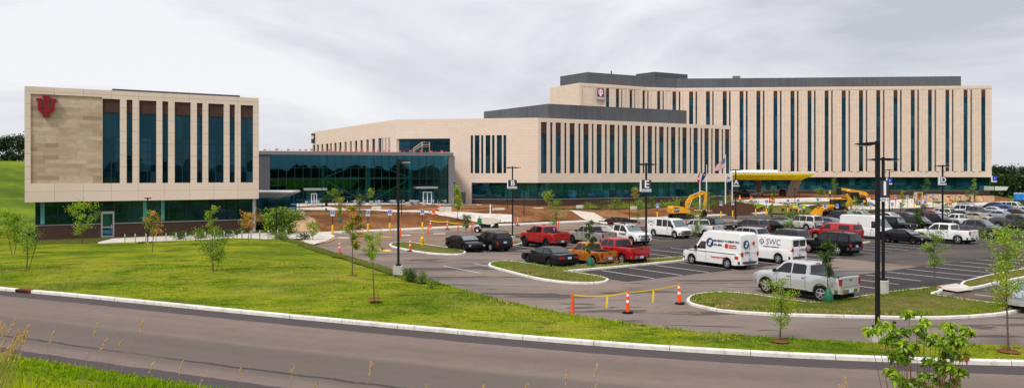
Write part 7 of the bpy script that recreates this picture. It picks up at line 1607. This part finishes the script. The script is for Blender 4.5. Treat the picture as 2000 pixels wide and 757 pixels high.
SL = sorted((s_[0], s_[1]) for s_ in stalks if s_[0] >= 60); ORD += ['twenty-first', 'twenty-second']
for k, (px, py, Y, lean) in enumerate(stalks):
    tip = at(px, Y, zat(py, Y)); bx = tip.x-lean*.036; gz = hbank(bx, Y+.1); b0_ = Vector((bx, Y+.1, gz)); hl = .10
    t = thing('grass_stalk', ('dry grass stalk in the dense clump at the far left, with its drooping seed head' if px < 60 else 'lone dry grass stalk over the road, %s counted from the left' % ORD[SL.index((px, py))]), 'grass stalk', b0_, 0, 'tall dry grass stalks on the near bank' if px >= 60 else 'dense clump of dry stalks at the far left')
    tp = tip-b0_; m = MB(); mid = Vector((tp.x*.35, 0, tp.z*.6)); m.tube([(0, 0, -.05), mid, tp], [.0028, .0022, .0010], 4); m.build('stem', pbr('dry_stem', (.33, .26, .12), .8), t)
    d = (tp-mid).normalized(); m = MB(); r2 = random.Random(k)
    for i in range(30):
        c = tp-d*hl*r2.random()+Vector((r2.gauss(0, .003), r2.gauss(0, .003), 0)); a = c+d*.020+Vector((r2.gauss(0, .005), r2.gauss(0, .005), 0)); m.tube([c, a], [.0028, .0008], 3, cap=False)
    m.build('seed_head', STRAW, t)
# leafy shrub in front of the road, close to the camera
Y = 6.8; rnd = random.Random(21); base = at(1800, Y); base.z = hbank(base.x, Y); t = thing('leafy_shrub', 'bright leafy sapling with drooping leaf clusters close to the camera at lower right', 'shrub', base, 0); sm = MB(); m = MB(); LV = [leafm('near_leaf_bright', (.33, .46, .02), .3), leafm('near_leaf_mid', (.17, .29, .012), .3), leafm('near_leaf_dark', (.05, .12, .01), .3), leafm('near_leaf_rust', (.30, .10, .03), .3)]
cl_ = [(1775, 609, 0, 15), (1803, 625, 0, 17), (1790, 640, 1, 15), (1766, 644, 1, 12), (1847, 632, 0, 16), (1858, 640, 0, 14), (1884, 643, 0, 13), (1895, 645, 0, 12), (1697, 641, 0, 12), (1712, 642, 0, 12), (1722, 634, 0, 9), (1738, 634, 0, 11), (1748, 652, 2, 8), (1732, 660, 1, 12), (1755, 668, 1, 16), (1768, 668, 0, 15), (1790, 672, 1, 12), (1805, 652, 1, 12), (1818, 662, 1, 15), (1829, 655, 0, 14), (1842, 668, 1, 16), (1853, 655, 1, 16), (1870, 665, 1, 16), (1876, 660, 0, 14), (1850, 682, 2, 14), (1862, 690, 2, 13), (1750, 690, 1, 15), (1765, 700, 1, 13), (1775, 685, 2, 13), (1812, 700, 1, 14), (1845, 690, 0, 10), (1878, 692, 3, 13), (1835, 706, 1, 15), (1850, 712, 0, 16), (1865, 722, 1, 17), (1876, 722, 0, 14), (1740, 722, 0, 13), (1750, 735, 1, 14), (1782, 740, 0, 10), (1795, 745, 1, 13), (1766, 745, 1, 12), (1838, 722, 1, 13), (1830, 740, 1, 14), (1805, 730, 1, 13), (1850, 750, 1, 15), (1818, 756, 0, 13), (1796, 762, 0, 13), (1865, 742, 1, 11), (1770, 770, 1, 14), (1840, 775, 1, 14), (1746, 650, 1, 8)]
hub = [at(x, Y, 0) for x in (1770, 1800, 1835)]
for i, (px, py, mi, rp_) in enumerate(cl_):
    yy = Y+rnd.uniform(-.35, .35); c = at(px, yy, zat(py, yy)); loc = c-base; f = lerp(.15, .55, rnd.random()); st_ = Vector((loc.x*.25, 0, loc.z*.3)); md = Vector((loc.x*.62, loc.y*.5, loc.z*.68))
    sm.tube([(rnd.uniform(-.1, .1), 0, -.1), st_, md, loc], [.008, .006, .004, .002], 5, cap=False)
    rr = rp_*yy/F_PX*.46
    for _ in range(38):
        a = rnd.random()*6.28; q = rnd.random()**.5*rr*1.25; o_ = Vector((math.cos(a)*q, math.sin(a)*q, rr*.6*(1-(q/rr)**2)+rnd.uniform(-.03, .01))); m.m = mi if rnd.random() < .6 else rnd.choice((0, 1, 1, 2)); leaf2(m, loc+o_, .050, rnd, droop=.45, el=2.0)
m.build('leaves', LV, t); sm.build('stems', pbr('reddish_stem', (.20, .10, .06), .8), t, smooth=True)
